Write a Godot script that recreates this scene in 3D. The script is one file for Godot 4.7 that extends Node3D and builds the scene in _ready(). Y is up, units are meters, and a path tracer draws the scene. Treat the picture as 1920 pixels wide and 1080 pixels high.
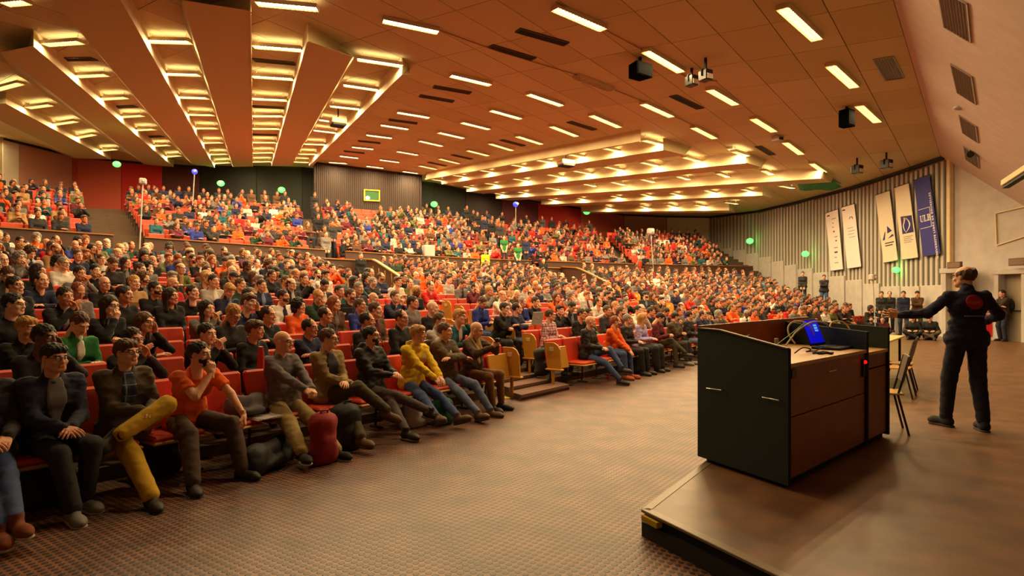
extends Node3D
# A raked lecture hall full of people, seen from the floor beside the stage. Plan points are (X, D): D metres in front of the camera, z = -D.
const F := 1150.0
const CX := 960.0
const CY := 557.0
const EYE := 1.7
const STAGE := 0.19
const ROWS_LOW := 18
const ROWS := 29
const WARM := Color(1.0, 0.86, 0.62)
const LAMP_E := 13.0
var taken := {}
var M := {}
var rng := RandomNumberGenerator.new()

# ---------------------------------------------------------------- mesh builder
class MB:
	var v := PackedVector3Array()
	var n := PackedVector3Array()
	var uv := PackedVector2Array()
	func tri(a: Vector3, b: Vector3, c: Vector3, hint: Vector3) -> void:
		var m := (b - a).cross(c - a)
		if m.length_squared() < 1e-14:
			return
		m = m.normalized()
		if m.dot(hint) < 0.0:
			m = -m
			v.append_array([a, b, c])
		else:
			v.append_array([a, c, b])
		n.append_array([m, m, m])
		uv.append_array([Vector2(), Vector2(), Vector2()])
	func quad(a: Vector3, b: Vector3, c: Vector3, d: Vector3, hint: Vector3) -> void:
		tri(a, b, c, hint)
		tri(a, c, d, hint)
	func stri(a: Vector3, b: Vector3, c: Vector3, na: Vector3, nb: Vector3, nc: Vector3) -> void:
		if (b - a).cross(c - a).dot(na + nb + nc) < 0.0:
			v.append_array([a, b, c])
			n.append_array([na, nb, nc])
		else:
			v.append_array([a, c, b])
			n.append_array([na, nc, nb])
		uv.append_array([Vector2(), Vector2(), Vector2()])
	func box(t: Transform3D, s: Vector3, c := 0.0) -> void:   # chamfered box centred on t
		var h := s * 0.5
		c = minf(c, minf(h.x, minf(h.y, h.z)) * 0.9)
		for ax in 3:
			var b := (ax + 1) % 3
			var d := (ax + 2) % 3
			for sg in [-1.0, 1.0]:
				var q := []
				for k in [[-1, -1], [1, -1], [1, 1], [-1, 1]]:
					var p := Vector3()
					p[ax] = sg * h[ax]
					p[b] = k[0] * (h[b] - c)
					p[d] = k[1] * (h[d] - c)
					q.append(t * p)
				var hn := Vector3()
				hn[ax] = sg
				quad(q[0], q[1], q[2], q[3], t.basis * hn)
		if c <= 0.0:
			return
		for ax in 3:
			var b := (ax + 1) % 3
			var d := (ax + 2) % 3
			for sb in [-1.0, 1.0]:
				for sd in [-1.0, 1.0]:
					var q := []
					for k in [[-1, 0], [1, 0], [1, 1], [-1, 1]]:
						var p := Vector3()
						p[ax] = k[0] * (h[ax] - c)
						p[b] = sb * (h[b] - (c if k[1] == 0 else 0.0))
						p[d] = sd * (h[d] - (0.0 if k[1] == 0 else c))
						q.append(t * p)
					var hn := Vector3()
					hn[b] = sb
					hn[d] = sd
					quad(q[0], q[1], q[2], q[3], t.basis * hn)
		for k in 8:
			var sg := Vector3(1 if k & 1 else -1, 1 if k & 2 else -1, 1 if k & 4 else -1)
			var q := []
			for ax in 3:
				var p := sg * (h - Vector3(c, c, c))
				p[ax] = sg[ax] * h[ax]
				q.append(t * p)
			tri(q[0], q[1], q[2], t.basis * sg)
	func bar(a: Vector3, b: Vector3, w: float, hgt: float, c := 0.0, up := Vector3.UP) -> void:   # a box from a to b, w across, hgt along up
		var z := (b - a).normalized()
		var x := up.cross(z)
		x = x.normalized() if x.length() > 1e-4 else Vector3.RIGHT
		box(Transform3D(Basis(x, z.cross(x), z), (a + b) * 0.5), Vector3(w, hgt, (b - a).length()), c)
	func prism(t: Transform3D, poly: PackedVector2Array, depth: float) -> void:   # poly in t's xy plane, from z = 0 to depth
		var ids := Geometry2D.triangulate_polygon(poly)
		var z0 := -t.basis.z
		for k in range(0, ids.size(), 3):
			var p := []
			for j in 3:
				p.append(Vector3(poly[ids[k + j]].x, poly[ids[k + j]].y, 0))
			tri(t * p[0], t * p[1], t * p[2], z0)
			var o := Vector3(0, 0, depth)
			tri(t * (p[0] + o), t * (p[1] + o), t * (p[2] + o), -z0)
		var turn := -1.0 if Geometry2D.is_polygon_clockwise(poly) else 1.0
		for k in poly.size():
			var a := poly[k]
			var b := poly[(k + 1) % poly.size()]
			var d := (b - a) * turn
			quad(t * Vector3(a.x, a.y, 0), t * Vector3(b.x, b.y, 0), t * Vector3(b.x, b.y, depth), t * Vector3(a.x, a.y, depth), t.basis * Vector3(d.y, -d.x, 0))
	func tube(pts: Array, rad, sides := 8, caps := true) -> void:   # rad: a number or one number per point
		var rings := []
		var norms := []
		var x := Vector3()
		for k in pts.size():
			var d: Vector3 = (pts[mini(k + 1, pts.size() - 1)] - pts[maxi(k - 1, 0)]).normalized()
			if k == 0:
				x = d.cross(Vector3.UP if absf(d.y) < 0.9 else Vector3.RIGHT).normalized()
			x = (x - d * x.dot(d)).normalized()
			var y := d.cross(x)
			var r: float = rad[k] if rad is Array else rad
			var ring := []
			var nn := []
			for s in sides:
				var a := TAU * s / sides
				var o := x * cos(a) + y * sin(a)
				nn.append(o)
				ring.append(pts[k] + o * r)
			rings.append(ring)
			norms.append(nn)
		for k in pts.size() - 1:
			for s in sides:
				var e := (s + 1) % sides
				stri(rings[k][s], rings[k][e], rings[k + 1][e], norms[k][s], norms[k][e], norms[k + 1][e])
				stri(rings[k][s], rings[k + 1][e], rings[k + 1][s], norms[k][s], norms[k + 1][e], norms[k + 1][s])
		if caps:
			for k in [0, pts.size() - 1]:
				var hint: Vector3 = pts[k] - pts[1 if k == 0 else k - 1]
				for s in range(1, sides - 1):
					tri(rings[k][0], rings[k][s], rings[k][s + 1], hint)
	func ball(c: Vector3, r: Vector3, seg := 10, rows := 7) -> void:
		var p := func(i, j) -> Vector3:
			var a: float = PI * i / rows
			var b: float = TAU * j / seg
			return Vector3(sin(a) * cos(b), cos(a), sin(a) * sin(b))
		for i in rows:
			for j in seg:
				var q := [p.call(i, j), p.call(i, j + 1), p.call(i + 1, j + 1), p.call(i + 1, j)]
				var w := []
				var m := []
				for e in q:
					w.append(c + e * r)
					m.append((e / r).normalized())
				if i > 0:
					stri(w[0], w[1], w[2], m[0], m[1], m[2])
				if i < rows - 1:
					stri(w[0], w[2], w[3], m[0], m[2], m[3])
	func add_to(mesh: ArrayMesh, material: Material) -> ArrayMesh:
		if v.is_empty():
			return mesh
		var a := []
		a.resize(Mesh.ARRAY_MAX)
		a[Mesh.ARRAY_VERTEX] = v
		a[Mesh.ARRAY_NORMAL] = n
		a[Mesh.ARRAY_TEX_UV] = uv
		mesh.add_surface_from_arrays(Mesh.PRIMITIVE_TRIANGLES, a)
		mesh.surface_set_material(mesh.get_surface_count() - 1, material)
		return mesh
	func done(material: Material) -> ArrayMesh:
		return add_to(ArrayMesh.new(), material)

# ---------------------------------------------------------------- nodes, names, materials
func numbered(called: String) -> String:
	var k: int = taken.get(called, 0)
	taken[called] = k + 1
	return called if k == 0 else "%s_%03d" % [called, k]

func tag(o: Node3D, label: String, category := "", group := "", kind := "") -> Node3D:
	if label: o.set_meta("label", label)
	if category: o.set_meta("category", category)
	if group: o.set_meta("group", group)
	if kind: o.set_meta("kind", kind)
	return o

func thing(called: String, label: String, category: String, t := Transform3D(), group := "") -> Node3D:
	var o := Node3D.new()
	o.name = numbered(called)
	add_child(o, true)
	o.transform = t
	return tag(o, label, category, group)

func obj(called: String, mesh: Mesh, parent: Node = self, material: Material = null, t := Transform3D()) -> MeshInstance3D:
	var o := MeshInstance3D.new()
	o.name = numbered(called) if parent == self else called
	o.mesh = mesh
	o.transform = t
	if material: o.material_override = material
	parent.add_child(o, true)
	return o

func struct(called: String, mesh: Mesh, label := "") -> MeshInstance3D:
	var o := obj(called, mesh)
	tag(o, label, "", "", "structure")
	return o

func noise_tex(freq: float, lo: float, hi: float, seed_ := 1, size := 256, fractal := 4) -> NoiseTexture2D:
	var f := FastNoiseLite.new()
	f.seed = seed_
	f.frequency = freq
	f.fractal_octaves = fractal
	var t := NoiseTexture2D.new()
	t.width = size
	t.height = size
	t.seamless = true
	t.noise = f
	var g := Gradient.new()
	g.set_color(0, Color(lo, lo, lo))
	g.set_color(1, Color(hi, hi, hi))
	t.color_ramp = g
	return t

func mat(called: String, c: Color, rough := 0.7, metal := 0.0, tex: Texture2D = null, scale := 1.0) -> StandardMaterial3D:
	var m := StandardMaterial3D.new()
	m.resource_name = called
	m.albedo_color = c
	m.roughness = rough
	m.metallic = metal
	if tex:
		m.albedo_texture = tex
		m.uv1_triplanar = true
		m.uv1_world_triplanar = true
		m.uv1_scale = Vector3(scale, scale, scale)
	M[called] = m
	return m

func glow(called: String, c: Color, e: float) -> StandardMaterial3D:
	var m := mat(called, c, 0.5)
	m.emission_enabled = true
	m.emission = c
	m.emission_energy_multiplier = e
	return m

func c8(r: int, g: int, b: int) -> Color:
	return Color(r / 255.0, g / 255.0, b / 255.0)

func make_materials() -> void:
	var grain := noise_tex(0.03, 0.9, 1.0, 3)
	var fine := noise_tex(0.15, 0.82, 1.0, 5)
	var soft := noise_tex(0.012, 0.7, 1.0, 8, 512, 5)
	mat("panel", c8(212, 194, 142), 0.9, 0.0, fine, 1.4)
	mat("joint", c8(70, 48, 28), 0.95)
	mat("cream", c8(226, 205, 160), 0.75, 0.0, grain, 0.3)
	mat("white", c8(196, 189, 184), 0.7, 0.0, grain, 0.25)
	mat("soffit", c8(196, 172, 160), 0.85, 0.0, grain, 0.3)
	mat("slat", c8(182, 178, 168), 0.7)
	mat("slat_back", c8(124, 116, 102), 0.85)
	mat("black", c8(24, 23, 22), 0.7)
	mat("matt_black", c8(14, 14, 14), 0.9)
	mat("stage_floor", c8(132, 92, 60), 0.42, 0.0, soft, 0.35)
	mat("stand", c8(104, 84, 66), 0.85, 0.0, fine, 1.0)
	mat("tread", c8(120, 84, 66), 0.8, 0.0, fine, 1.5)
	mat("parapet", c8(76, 46, 30), 0.5, 0.0, grain, 0.8)
	mat("rail", c8(150, 98, 44), 0.45)
	mat("red_seat", c8(214, 62, 24), 0.55, 0.0, grain, 1.2)
	mat("seat_wood", c8(204, 146, 48), 0.4, 0.0, grain, 1.3)
	mat("metal", c8(60, 58, 56), 0.4, 0.8)
	mat("chrome", c8(190, 188, 182), 0.25, 0.9)
	mat("grey_plastic", c8(150, 146, 138), 0.5)
	mat("vent", c8(70, 52, 36), 0.6)
	mat("vent_slat", c8(96, 78, 58), 0.5)
	glow("lamp_glow", Color(1.0, 0.94, 0.76), 9.0)
	glow("exit_glow", Color(0.3, 1.0, 0.34), 3.0)

# ---------------------------------------------------------------- places
func to3(p: Vector2, y := 0.0) -> Vector3:
	return Vector3(p.x, y, -p.y)

func ceil_h(x: float, d: float) -> float:
	return 7.65 - 0.07 * x + 0.025 * d

func on_ceil(px: float, py: float, off := 0.0) -> Vector3:
	var s := (px - CX) / F
	var d := (7.65 + off - EYE) / ((CY - py) / F + 0.07 * s - 0.025)
	return Vector3(s * d, ceil_h(s * d, d) + off, -d)

func on_level(px: float, py: float, y: float) -> Vector3:
	var d := (y - EYE) / ((CY - py) / F)
	return Vector3((px - CX) / F * d, y, -d)

func at_depth(px: float, py: float, d: float) -> Vector3:
	return Vector3((px - CX) / F * d, EYE + (CY - py) / F * d, -d)

func to_px(p: Vector3) -> Vector2:
	return Vector2(CX + F * p.x / -p.z, CY - F * (p.y - EYE) / -p.z)

func flat(p: Vector3) -> Vector2:
	return Vector2(p.x, -p.z)

# rows of seats: four curves across the hall (first row, last row of the lower tier, first and last row of the upper tier), seven points each
var CURVES := [
	[Vector2(-4.9, 3.3), Vector2(-2.2, 7.15), Vector2(0.4, 10.7), Vector2(4.05, 15.6), Vector2(7.0, 19.4), Vector2(10.2, 22.4), Vector2(13.6, 24.8)],
	[Vector2(-15.5, 13.2), Vector2(-11.3, 19.0), Vector2(-6.6, 24.3), Vector2(-2.3, 28.6), Vector2(2.2, 31.5), Vector2(8.2, 34.8), Vector2(14.5, 37.2)],
	[Vector2(-17.5, 14.6), Vector2(-12.9, 20.3), Vector2(-7.9, 26.7), Vector2(-3.5, 31.2), Vector2(1.2, 34.2), Vector2(7.4, 37.4), Vector2(14.3, 39.6)],
	[Vector2(-27.0, 25.0), Vector2(-20.4, 30.6), Vector2(-10.9, 33.4), Vector2(-6.6, 35.2), Vector2(-2.6, 38.6), Vector2(6.4, 43.5), Vector2(14.0, 45.0)]]

func curve(c: int, u: float) -> Vector2:
	var p: Array = CURVES[c]
	var t := u * 2.0
	var k := clampi(int(floor(t)), 0, 5)
	var f := t - k
	if t < 0.0: return p[0] + (p[1] - p[0]) * t
	if t > 6.0: return p[6] + (p[6] - p[5]) * (t - 6.0)
	return (p[k] as Vector2).cubic_interpolate(p[k + 1], p[k - 1] if k > 0 else p[0] * 2.0 - p[1], p[k + 2] if k < 5 else p[6] * 2.0 - p[5], f)

func spot(u: float, v: float) -> Vector2:
	if v <= 17.0: return curve(0, u).lerp(curve(1, u), v / 17.0)
	if v < 18.0: return curve(1, u).lerp(curve(2, u), v - 17.0)
	return curve(2, u).lerp(curve(3, u), (v - 18.0) / 10.0)

func row_h(k: int, x := 0.0) -> float:
	if k < ROWS_LOW: return 0.125 * k
	return 3.0 + 0.26 * (k - 18) - 0.02 * (x + 2.0) * (k - 18) / 10.0

func facing(u: float, v: float) -> Vector2:   # the way a person in the row looks, in plan
	var t := (spot(u + 0.02, v) - spot(u - 0.02, v)).normalized()
	return Vector2(t.y, -t.x)

func turned(p: Vector2, y: float, f: Vector2) -> Transform3D:   # local +z looks along f
	return Transform3D(Basis(Vector3.UP, atan2(f.x, -f.y)), to3(p, y))

func _ready() -> void:
	rng.seed = 7
	var cam := Camera3D.new()
	cam.name = "camera"
	cam.projection = Camera3D.PROJECTION_FRUSTUM
	cam.near = 0.05
	cam.far = 300.0
	cam.size = 2.0 * cam.near * 540.0 / F
	cam.frustum_offset = Vector2(0, cam.near * (CY - 540.0) / F)
	cam.position = Vector3(0, EYE, 0)
	add_child(cam)
	cam.current = true
	var env := Environment.new()
	env.background_mode = Environment.BG_COLOR
	env.background_color = Color(0.01, 0.009, 0.008)
	env.tonemap_mode = Environment.TONE_MAPPER_LINEAR
	env.tonemap_exposure = 1.08
	env.sdfgi_enabled = true
	env.ssao_enabled = true
	env.ssil_enabled = true
	var we := WorldEnvironment.new()
	we.name = "surroundings"
	we.environment = env
	add_child(we)
	make_materials()
	build_shell()
	build_ceiling()
	build_stand()
	build_seats()
	build_fittings()
	build_stage_things()
	build_people()

# ---------------------------------------------------------------- the shell of the hall
var RIGHT_WALL := [Vector2(14.9, 46.2), Vector2(16.6, 41.4), Vector2(17.0, 36.2), Vector2(17.1, 30.7), Vector2(16.8, 26.1), Vector2(16.5, 23.0)]
var BACK_WALL := [Vector2(-28.0, 33.7), Vector2(-27.2, 38.4), Vector2(-23.5, 39.1), Vector2(-19.8, 39.0), Vector2(-15.6, 37.4), Vector2(-12.5, 36.6), Vector2(-5.0, 39.0), Vector2(-3.2, 41.0), Vector2(1.9, 44.5), Vector2(8.9, 48.5), Vector2(12.0, 47.7), Vector2(14.9, 46.2)]
const LIP_A := Vector2(7.36, 11.83)
const LIP_B := Vector2(15.1, 21.8)

func hit_wall(line: Array, px: float) -> Vector2:   # where the sight line through px meets a wall
	var dir := Vector2((px - CX) / F, 1.0) * 200.0
	for k in line.size() - 1:
		var h = Geometry2D.segment_intersects_segment(Vector2.ZERO, dir, line[k], line[k + 1])
		if h != null: return h
	return line[0] if absf(px - to_px(to3(line[0])).x) < absf(px - to_px(to3(line[-1])).x) else line[-1]

func slab(mb: MB, a: Vector2, b: Vector2, y0: float, y1a: float, y1b: float, thick: float, inside: Vector2) -> void:   # an upright wall piece from a to b
	var o := (b - a).orthogonal().normalized()
	if o.dot(inside - a) < 0.0: o = -o
	var n3 := to3(o)
	var w := -o * thick
	mb.quad(to3(a, y0), to3(b, y0), to3(b, y1b), to3(a, y1a), n3)
	mb.quad(to3(a + w, y0), to3(b + w, y0), to3(b + w, y1b), to3(a + w, y1a), -n3)
	mb.quad(to3(a, y1a), to3(b, y1b), to3(b + w, y1b), to3(a + w, y1a), Vector3.UP)
	mb.quad(to3(a, y0), to3(b, y0), to3(b + w, y0), to3(a + w, y0), Vector3.DOWN)
	mb.quad(to3(a, y0), to3(a, y1a), to3(a + w, y1a), to3(a + w, y0), to3(a - b))
	mb.quad(to3(b, y0), to3(b, y1b), to3(b + w, y1b), to3(b + w, y0), to3(b - a))

func stud_texture() -> ImageTexture:
	var im := Image.create(64, 64, false, Image.FORMAT_RGB8)
	for y in 64:
		for x in 64:
			var d := Vector2(x - 31.5, y - 31.5).length()
			var k := 0.5 if d < 22.0 else (0.5 + 0.5 * minf(1.0, (d - 22.0) / 4.0))
			im.set_pixel(x, y, Color(k, k, k))
	return ImageTexture.create_from_image(im)

func stud_height() -> ImageTexture:
	var im := Image.create(64, 64, false, Image.FORMAT_RGB8)
	for y in 64:
		for x in 64:
			var d := Vector2(x - 31.5, y - 31.5).length()
			var k := clampf((26.0 - d) / 6.0, 0.0, 1.0)
			im.set_pixel(x, y, Color(k, k, k))
	im.bump_map_to_normal_map(3.0)
	return ImageTexture.create_from_image(im)

func build_shell() -> void:
	# floor with round rubber studs, turned to run along the front row
	var fm := mat("studded_floor", c8(142, 92, 64), 0.5)
	fm.albedo_texture = stud_texture()
	fm.normal_enabled = true
	fm.normal_texture = stud_height()
	fm.detail_enabled = true
	fm.detail_blend_mode = BaseMaterial3D.BLEND_MODE_MUL
	fm.detail_albedo = noise_tex(0.01, 0.62, 1.0, 21, 512, 5)
	fm.detail_uv_layer = BaseMaterial3D.DETAIL_UV_2
	fm.uv2_scale = Vector3(0.02, 0.02, 0.02)
	var st := SurfaceTool.new()
	st.begin(Mesh.PRIMITIVE_TRIANGLES)
	var q := [Vector2(-30, -5), Vector2(20, -5), Vector2(20, 52), Vector2(-30, 52)]
	for k in [0, 2, 1, 0, 3, 2]:
		var w: Vector2 = (q[k] as Vector2).rotated(0.62) / 0.055
		st.set_uv(w)
		st.set_uv2(w)
		st.set_normal(Vector3.UP)
		st.set_tangent(Plane(cos(0.62), 0, sin(0.62), 1))
		st.add_vertex(to3(q[k]))
	st.set_material(fm)
	struct("floor", st.commit(), "brown studded rubber floor in front of the seats")
	# walls
	var mid := Vector2(0, 20)
	var mb := MB.new()
	var k0 := RIGHT_WALL.size()
	for k in k0 - 1:
		slab(mb, RIGHT_WALL[k], RIGHT_WALL[k + 1], 0.0, ceil_h(RIGHT_WALL[k].x, RIGHT_WALL[k].y) + 0.3, ceil_h(RIGHT_WALL[k + 1].x, RIGHT_WALL[k + 1].y) + 0.3, 0.3, mid)
	var wr := struct("wall_right", mb.done(M.slat_back), "side wall with pale vertical slats above white stepped boards")
	# slats on it, one by one
	var run := 0.0
	var total := 0.0
	for k in k0 - 1: total += RIGHT_WALL[k].distance_to(RIGHT_WALL[k + 1])
	var slat_meshes := {}
	while run < total - 0.1:
		var p := along(RIGHT_WALL, run)
		var p2 := along(RIGHT_WALL, run + 0.05)
		var f := (p2 - p).orthogonal().normalized()
		if f.dot(mid - p) < 0: f = -f
		var top := ceil_h(p.x, p.y) - 0.12
		var key := int(top * 10.0)
		if not slat_meshes.has(key):
			var sb := MB.new()
			sb.box(Transform3D(Basis(), Vector3(0, key / 20.0 + 0.6, 0.04)), Vector3(0.17, key / 10.0 - 1.2, 0.08), 0.012)
			slat_meshes[key] = sb.done(M.slat)
		obj("slat", slat_meshes[key], wr, null, turned(p, 0.0, f))
		run += 0.36
	var trim := MB.new()
	for k in k0 - 1:
		var a: Vector2 = RIGHT_WALL[k]
		var b: Vector2 = RIGHT_WALL[k + 1]
		var o := Vector2(-0.1, 0)
		trim.bar(to3(a + o, ceil_h(a.x, a.y) - 0.06), to3(b + o, ceil_h(b.x, b.y) - 0.06), 0.16, 0.12)
	struct("trim_1", trim.done(M.black), "black shadow strip between slatted wall and ceiling")
	# white boards stepping down along the stair: [px from, px to, top py]
	var boards := [[1330, 1352, 456], [1353, 1375, 466], [1377, 1400, 469], [1402, 1425, 475], [1426, 1449, 482], [1450, 1473, 490], [1475, 1497, 497], [1500, 1527, 504], [1529, 1556, 511], [1558, 1588, 518], [1590, 1621, 525], [1623, 1654, 532], [1656, 1693, 537], [1695, 1730, 537], [1732, 1778, 535]]
	for bd in boards:
		var a := hit_wall(RIGHT_WALL, bd[0])
		var b := hit_wall(RIGHT_WALL, bd[1])
		var f := (b - a).orthogonal().normalized()
		if f.dot(mid - a) < 0: f = -f
		var m := a.lerp(b, 0.5)
		var top: float = EYE + (CY - bd[2]) / F * m.y
		var bm := MB.new()
		bm.box(Transform3D(Basis(), Vector3(0, top * 0.5, 0.07)), Vector3(a.distance_to(b) - 0.04, top, 0.14), 0.015)
		obj("board", bm.done(M.white), wr, null, turned(m, 0.0, f))
	# back wall: coloured panels between sight lines
	var bands := [[-10, 35, Color8(236, 226, 204)], [35, 135, Color8(206, 150, 128)], [135, 228, Color8(206, 92, 70)], [228, 305, Color8(200, 34, 24)], [305, 375, Color8(74, 24, 20)], [375, 482, Color8(20, 22, 22)], [482, 640, Color8(18, 22, 20)], [640, 872, Color8(16, 22, 18)], [872, 940, Color8(34, 20, 18)], [940, 1008, Color8(90, 20, 18)], [1008, 1088, Color8(200, 34, 24)], [1088, 1170, Color8(206, 96, 82)], [1170, 1250, Color8(190, 140, 120)], [1250, 1331, Color8(220, 208, 184)]]
	var wb := MB.new()
	for k in BACK_WALL.size() - 1:
		var a: Vector2 = BACK_WALL[k]
		var b: Vector2 = BACK_WALL[k + 1]
		slab(wb, a, b, 0.0, ceil_h(a.x, a.y) + 0.3, ceil_h(b.x, b.y) + 0.3, 0.3, mid)
	var back := struct("wall_back", wb.done(M.matt_black), "back wall of coloured panels from beige through red to black")
	for bd in bands:
		var m := mat("back_panel", bd[2], 0.75)
		var pts := [hit_wall(BACK_WALL, bd[0] + 0.5)]
		for w in BACK_WALL:
			var x := to_px(to3(w)).x
			if x > bd[0] + 2 and x < bd[1] - 2: pts.append(w)
		pts.append(hit_wall(BACK_WALL, bd[1] - 0.5))
		var pm := MB.new()
		for k in pts.size() - 1:
			var a: Vector2 = pts[k]
			var b: Vector2 = pts[k + 1]
			var o := (b - a).orthogonal().normalized() * 0.04
			if o.dot(mid - a) < 0: o = -o
			slab(pm, a + o, b + o, 2.0, ceil_h(a.x, a.y) - 0.02, ceil_h(b.x, b.y) - 0.02, 0.035, mid)
		obj("panel", pm.done(m), back)
	var bt := MB.new()
	for k in BACK_WALL.size() - 1:
		var a: Vector2 = BACK_WALL[k]
		var b: Vector2 = BACK_WALL[k + 1]
		var o := (b - a).orthogonal().normalized() * 0.1
		if o.dot(mid - a) < 0: o = -o
		bt.bar(to3(a + o, ceil_h(a.x, a.y) - 0.06), to3(b + o, ceil_h(b.x, b.y) - 0.06), 0.1, 0.12)
	struct("trim_2", bt.done(M.black), "black shadow strip between back wall and ceiling")
	# the walls that close the hall outside the frame
	var wl := MB.new()
	slab(wl, Vector2(-28.0, 33.7), Vector2(-28.0, -5.0), 0.0, 10.9, 10.0, 0.3, mid)
	struct("wall_left", wl.done(M.cream), "pale side wall past the upper seats")
	var wf := MB.new()
	slab(wf, Vector2(-28.0, -5.0), Vector2(17.4, -5.0), 0.0, 10.0, 7.0, 0.3, mid)
	struct("wall_front", wf.done(M.white), "white wall behind the stage")
	# stage side wall with its two doors
	var s0 := Vector2(16.5, 23.0)
	var s1 := Vector2(17.25, 20.0)
	var s2 := Vector2(17.5, -5.0)
	var ws := MB.new()
	slab(ws, s0, s1, 0.0, 8.0, 8.0, 0.3, mid)
	slab(ws, s1, s2, 0.0, 8.0, 8.0, 0.3, mid)
	struct("wall_side", ws.done(M.white), "white wall beside the stage with two doors")
	# sloping soffit above the stage
	var sf := MB.new()
	var m2 := Vector2(0.79, -0.613)
	var la := LIP_A + (LIP_A - LIP_B) * 2.2
	var lb := LIP_B + (LIP_B - LIP_A).normalized() * 3.0
	var ha := ceil_h(la.x, la.y)
	var hb := ceil_h(lb.x, lb.y)
	var drop := 3.0
	sf.quad(to3(la, ha), to3(lb, hb), to3(lb + m2 * drop, hb - drop), to3(la + m2 * drop, ha - drop), Vector3.DOWN)
	sf.quad(to3(la + m2 * drop, ha - drop), to3(lb + m2 * drop, hb - drop), to3(lb + m2 * 26.0, hb - drop), to3(la + m2 * 26.0, ha - drop), Vector3.DOWN)
	sf.quad(to3(la, ha + 0.05), to3(lb, hb + 0.05), to3(lb + m2 * 26.0, hb + 0.3), to3(la + m2 * 26.0, ha + 0.3), Vector3.UP)
	struct("ceiling_soffit", sf.done(M.soffit), "pinkish sloping ceiling above the stage")
	# projection booth standing out of the back wall
	var b0 := flat(on_ceil(589, 303))
	var b1 := flat(on_ceil(791, 328))
	var out := (b1 - b0).orthogonal().normalized()
	if out.dot(-b0) < 0: out = -out
	var bm := MB.new()
	var r0 := b0 - out * 3.2
	var r1 := b1 - out * 4.6
	slab(bm, b0, b1, 4.0, ceil_h(b0.x, b0.y) - 0.01, ceil_h(b1.x, b1.y) - 0.01, 0.2, Vector2.ZERO)
	slab(bm, r0, b0, 4.0, ceil_h(r0.x, r0.y), ceil_h(b0.x, b0.y) - 0.01, 0.2, Vector2(-20, 20))
	slab(bm, r1, b1, 4.0, ceil_h(r1.x, r1.y), ceil_h(b1.x, b1.y) - 0.01, 0.2, Vector2(10, 30))
	var booth := struct("wall_booth", bm.done(mat("booth", c8(50, 33, 26), 0.65)), "dark brown projection booth with fine upright ribs below the ceiling")
	var rib := MB.new()
	var len := b0.distance_to(b1)
	for k in int(len / 0.11):
		var p := b0.lerp(b1, (k + 0.5) * 0.11 / len) + out * 0.015
		var t := turned(p, 0.0, out)
		rib.box(t * Transform3D(Basis(), Vector3(0, (4.0 + ceil_h(p.x, p.y)) * 0.5, 0)), Vector3(0.06, ceil_h(p.x, p.y) - 4.06, 0.03))
	var rb := obj("ribs", rib.done(M.booth), booth)
	rb.set_meta("kind", "stuff")
	# its window: yellow frame, green lit pane
	var wa := on_booth(b0, b1, 683, 376)
	var wz := on_booth(b0, b1, 711, 358)
	var wc := (wa + wz) * 0.5 + to3(out) * 0.06
	var ww := absf(wz.x - wa.x) / (b1 - b0).normalized().x
	var wh := wz.y - wa.y
	var wt := turned(flat(wc), wc.y, out)
	var fr := MB.new()
	for s in [-1.0, 1.0]:
		fr.box(Transform3D(Basis(), Vector3(0, s * wh * 0.5, 0)), Vector3(ww + 0.07, 0.07, 0.1), 0.01)
		fr.box(Transform3D(Basis(), Vector3(s * ww * 0.5, 0, 0)), Vector3(0.07, wh, 0.1), 0.01)
	var win := obj("window_1", fr.done(mat("window_frame", c8(220, 170, 40), 0.5)), self, null, wt)
	tag(win, "small yellow framed window of the projection booth with green light", "", "", "structure")
	var pane := MB.new()
	pane.box(Transform3D(Basis(), Vector3(0, 0, -0.02)), Vector3(ww, wh, 0.02))
	obj("pane", pane.done(glow("green_pane", Color(0.05, 0.3, 0.1), 0.5)), win)
	var bulb := MB.new()
	bulb.ball(Vector3(-ww * 0.28, -wh * 0.25, 0.03), Vector3(0.12, 0.1, 0.05))
	obj("bulb", bulb.done(glow("window_bulb", Color(0.9, 1, 0.9), 4.0)), win)

func on_booth(b0: Vector2, b1: Vector2, px: float, py: float) -> Vector3:
	var h = Geometry2D.line_intersects_line(b0, b1 - b0, Vector2.ZERO, Vector2((px - CX) / F, 1.0))
	return at_depth(px, py, h.y)

func along(line: Array, s: float) -> Vector2:
	for k in line.size() - 1:
		var a: Vector2 = line[k]
		var b: Vector2 = line[k + 1]
		var l := a.distance_to(b)
		if s <= l or k == line.size() - 2: return a + (b - a).normalized() * s
		s -= l
	return line[-1]

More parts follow.
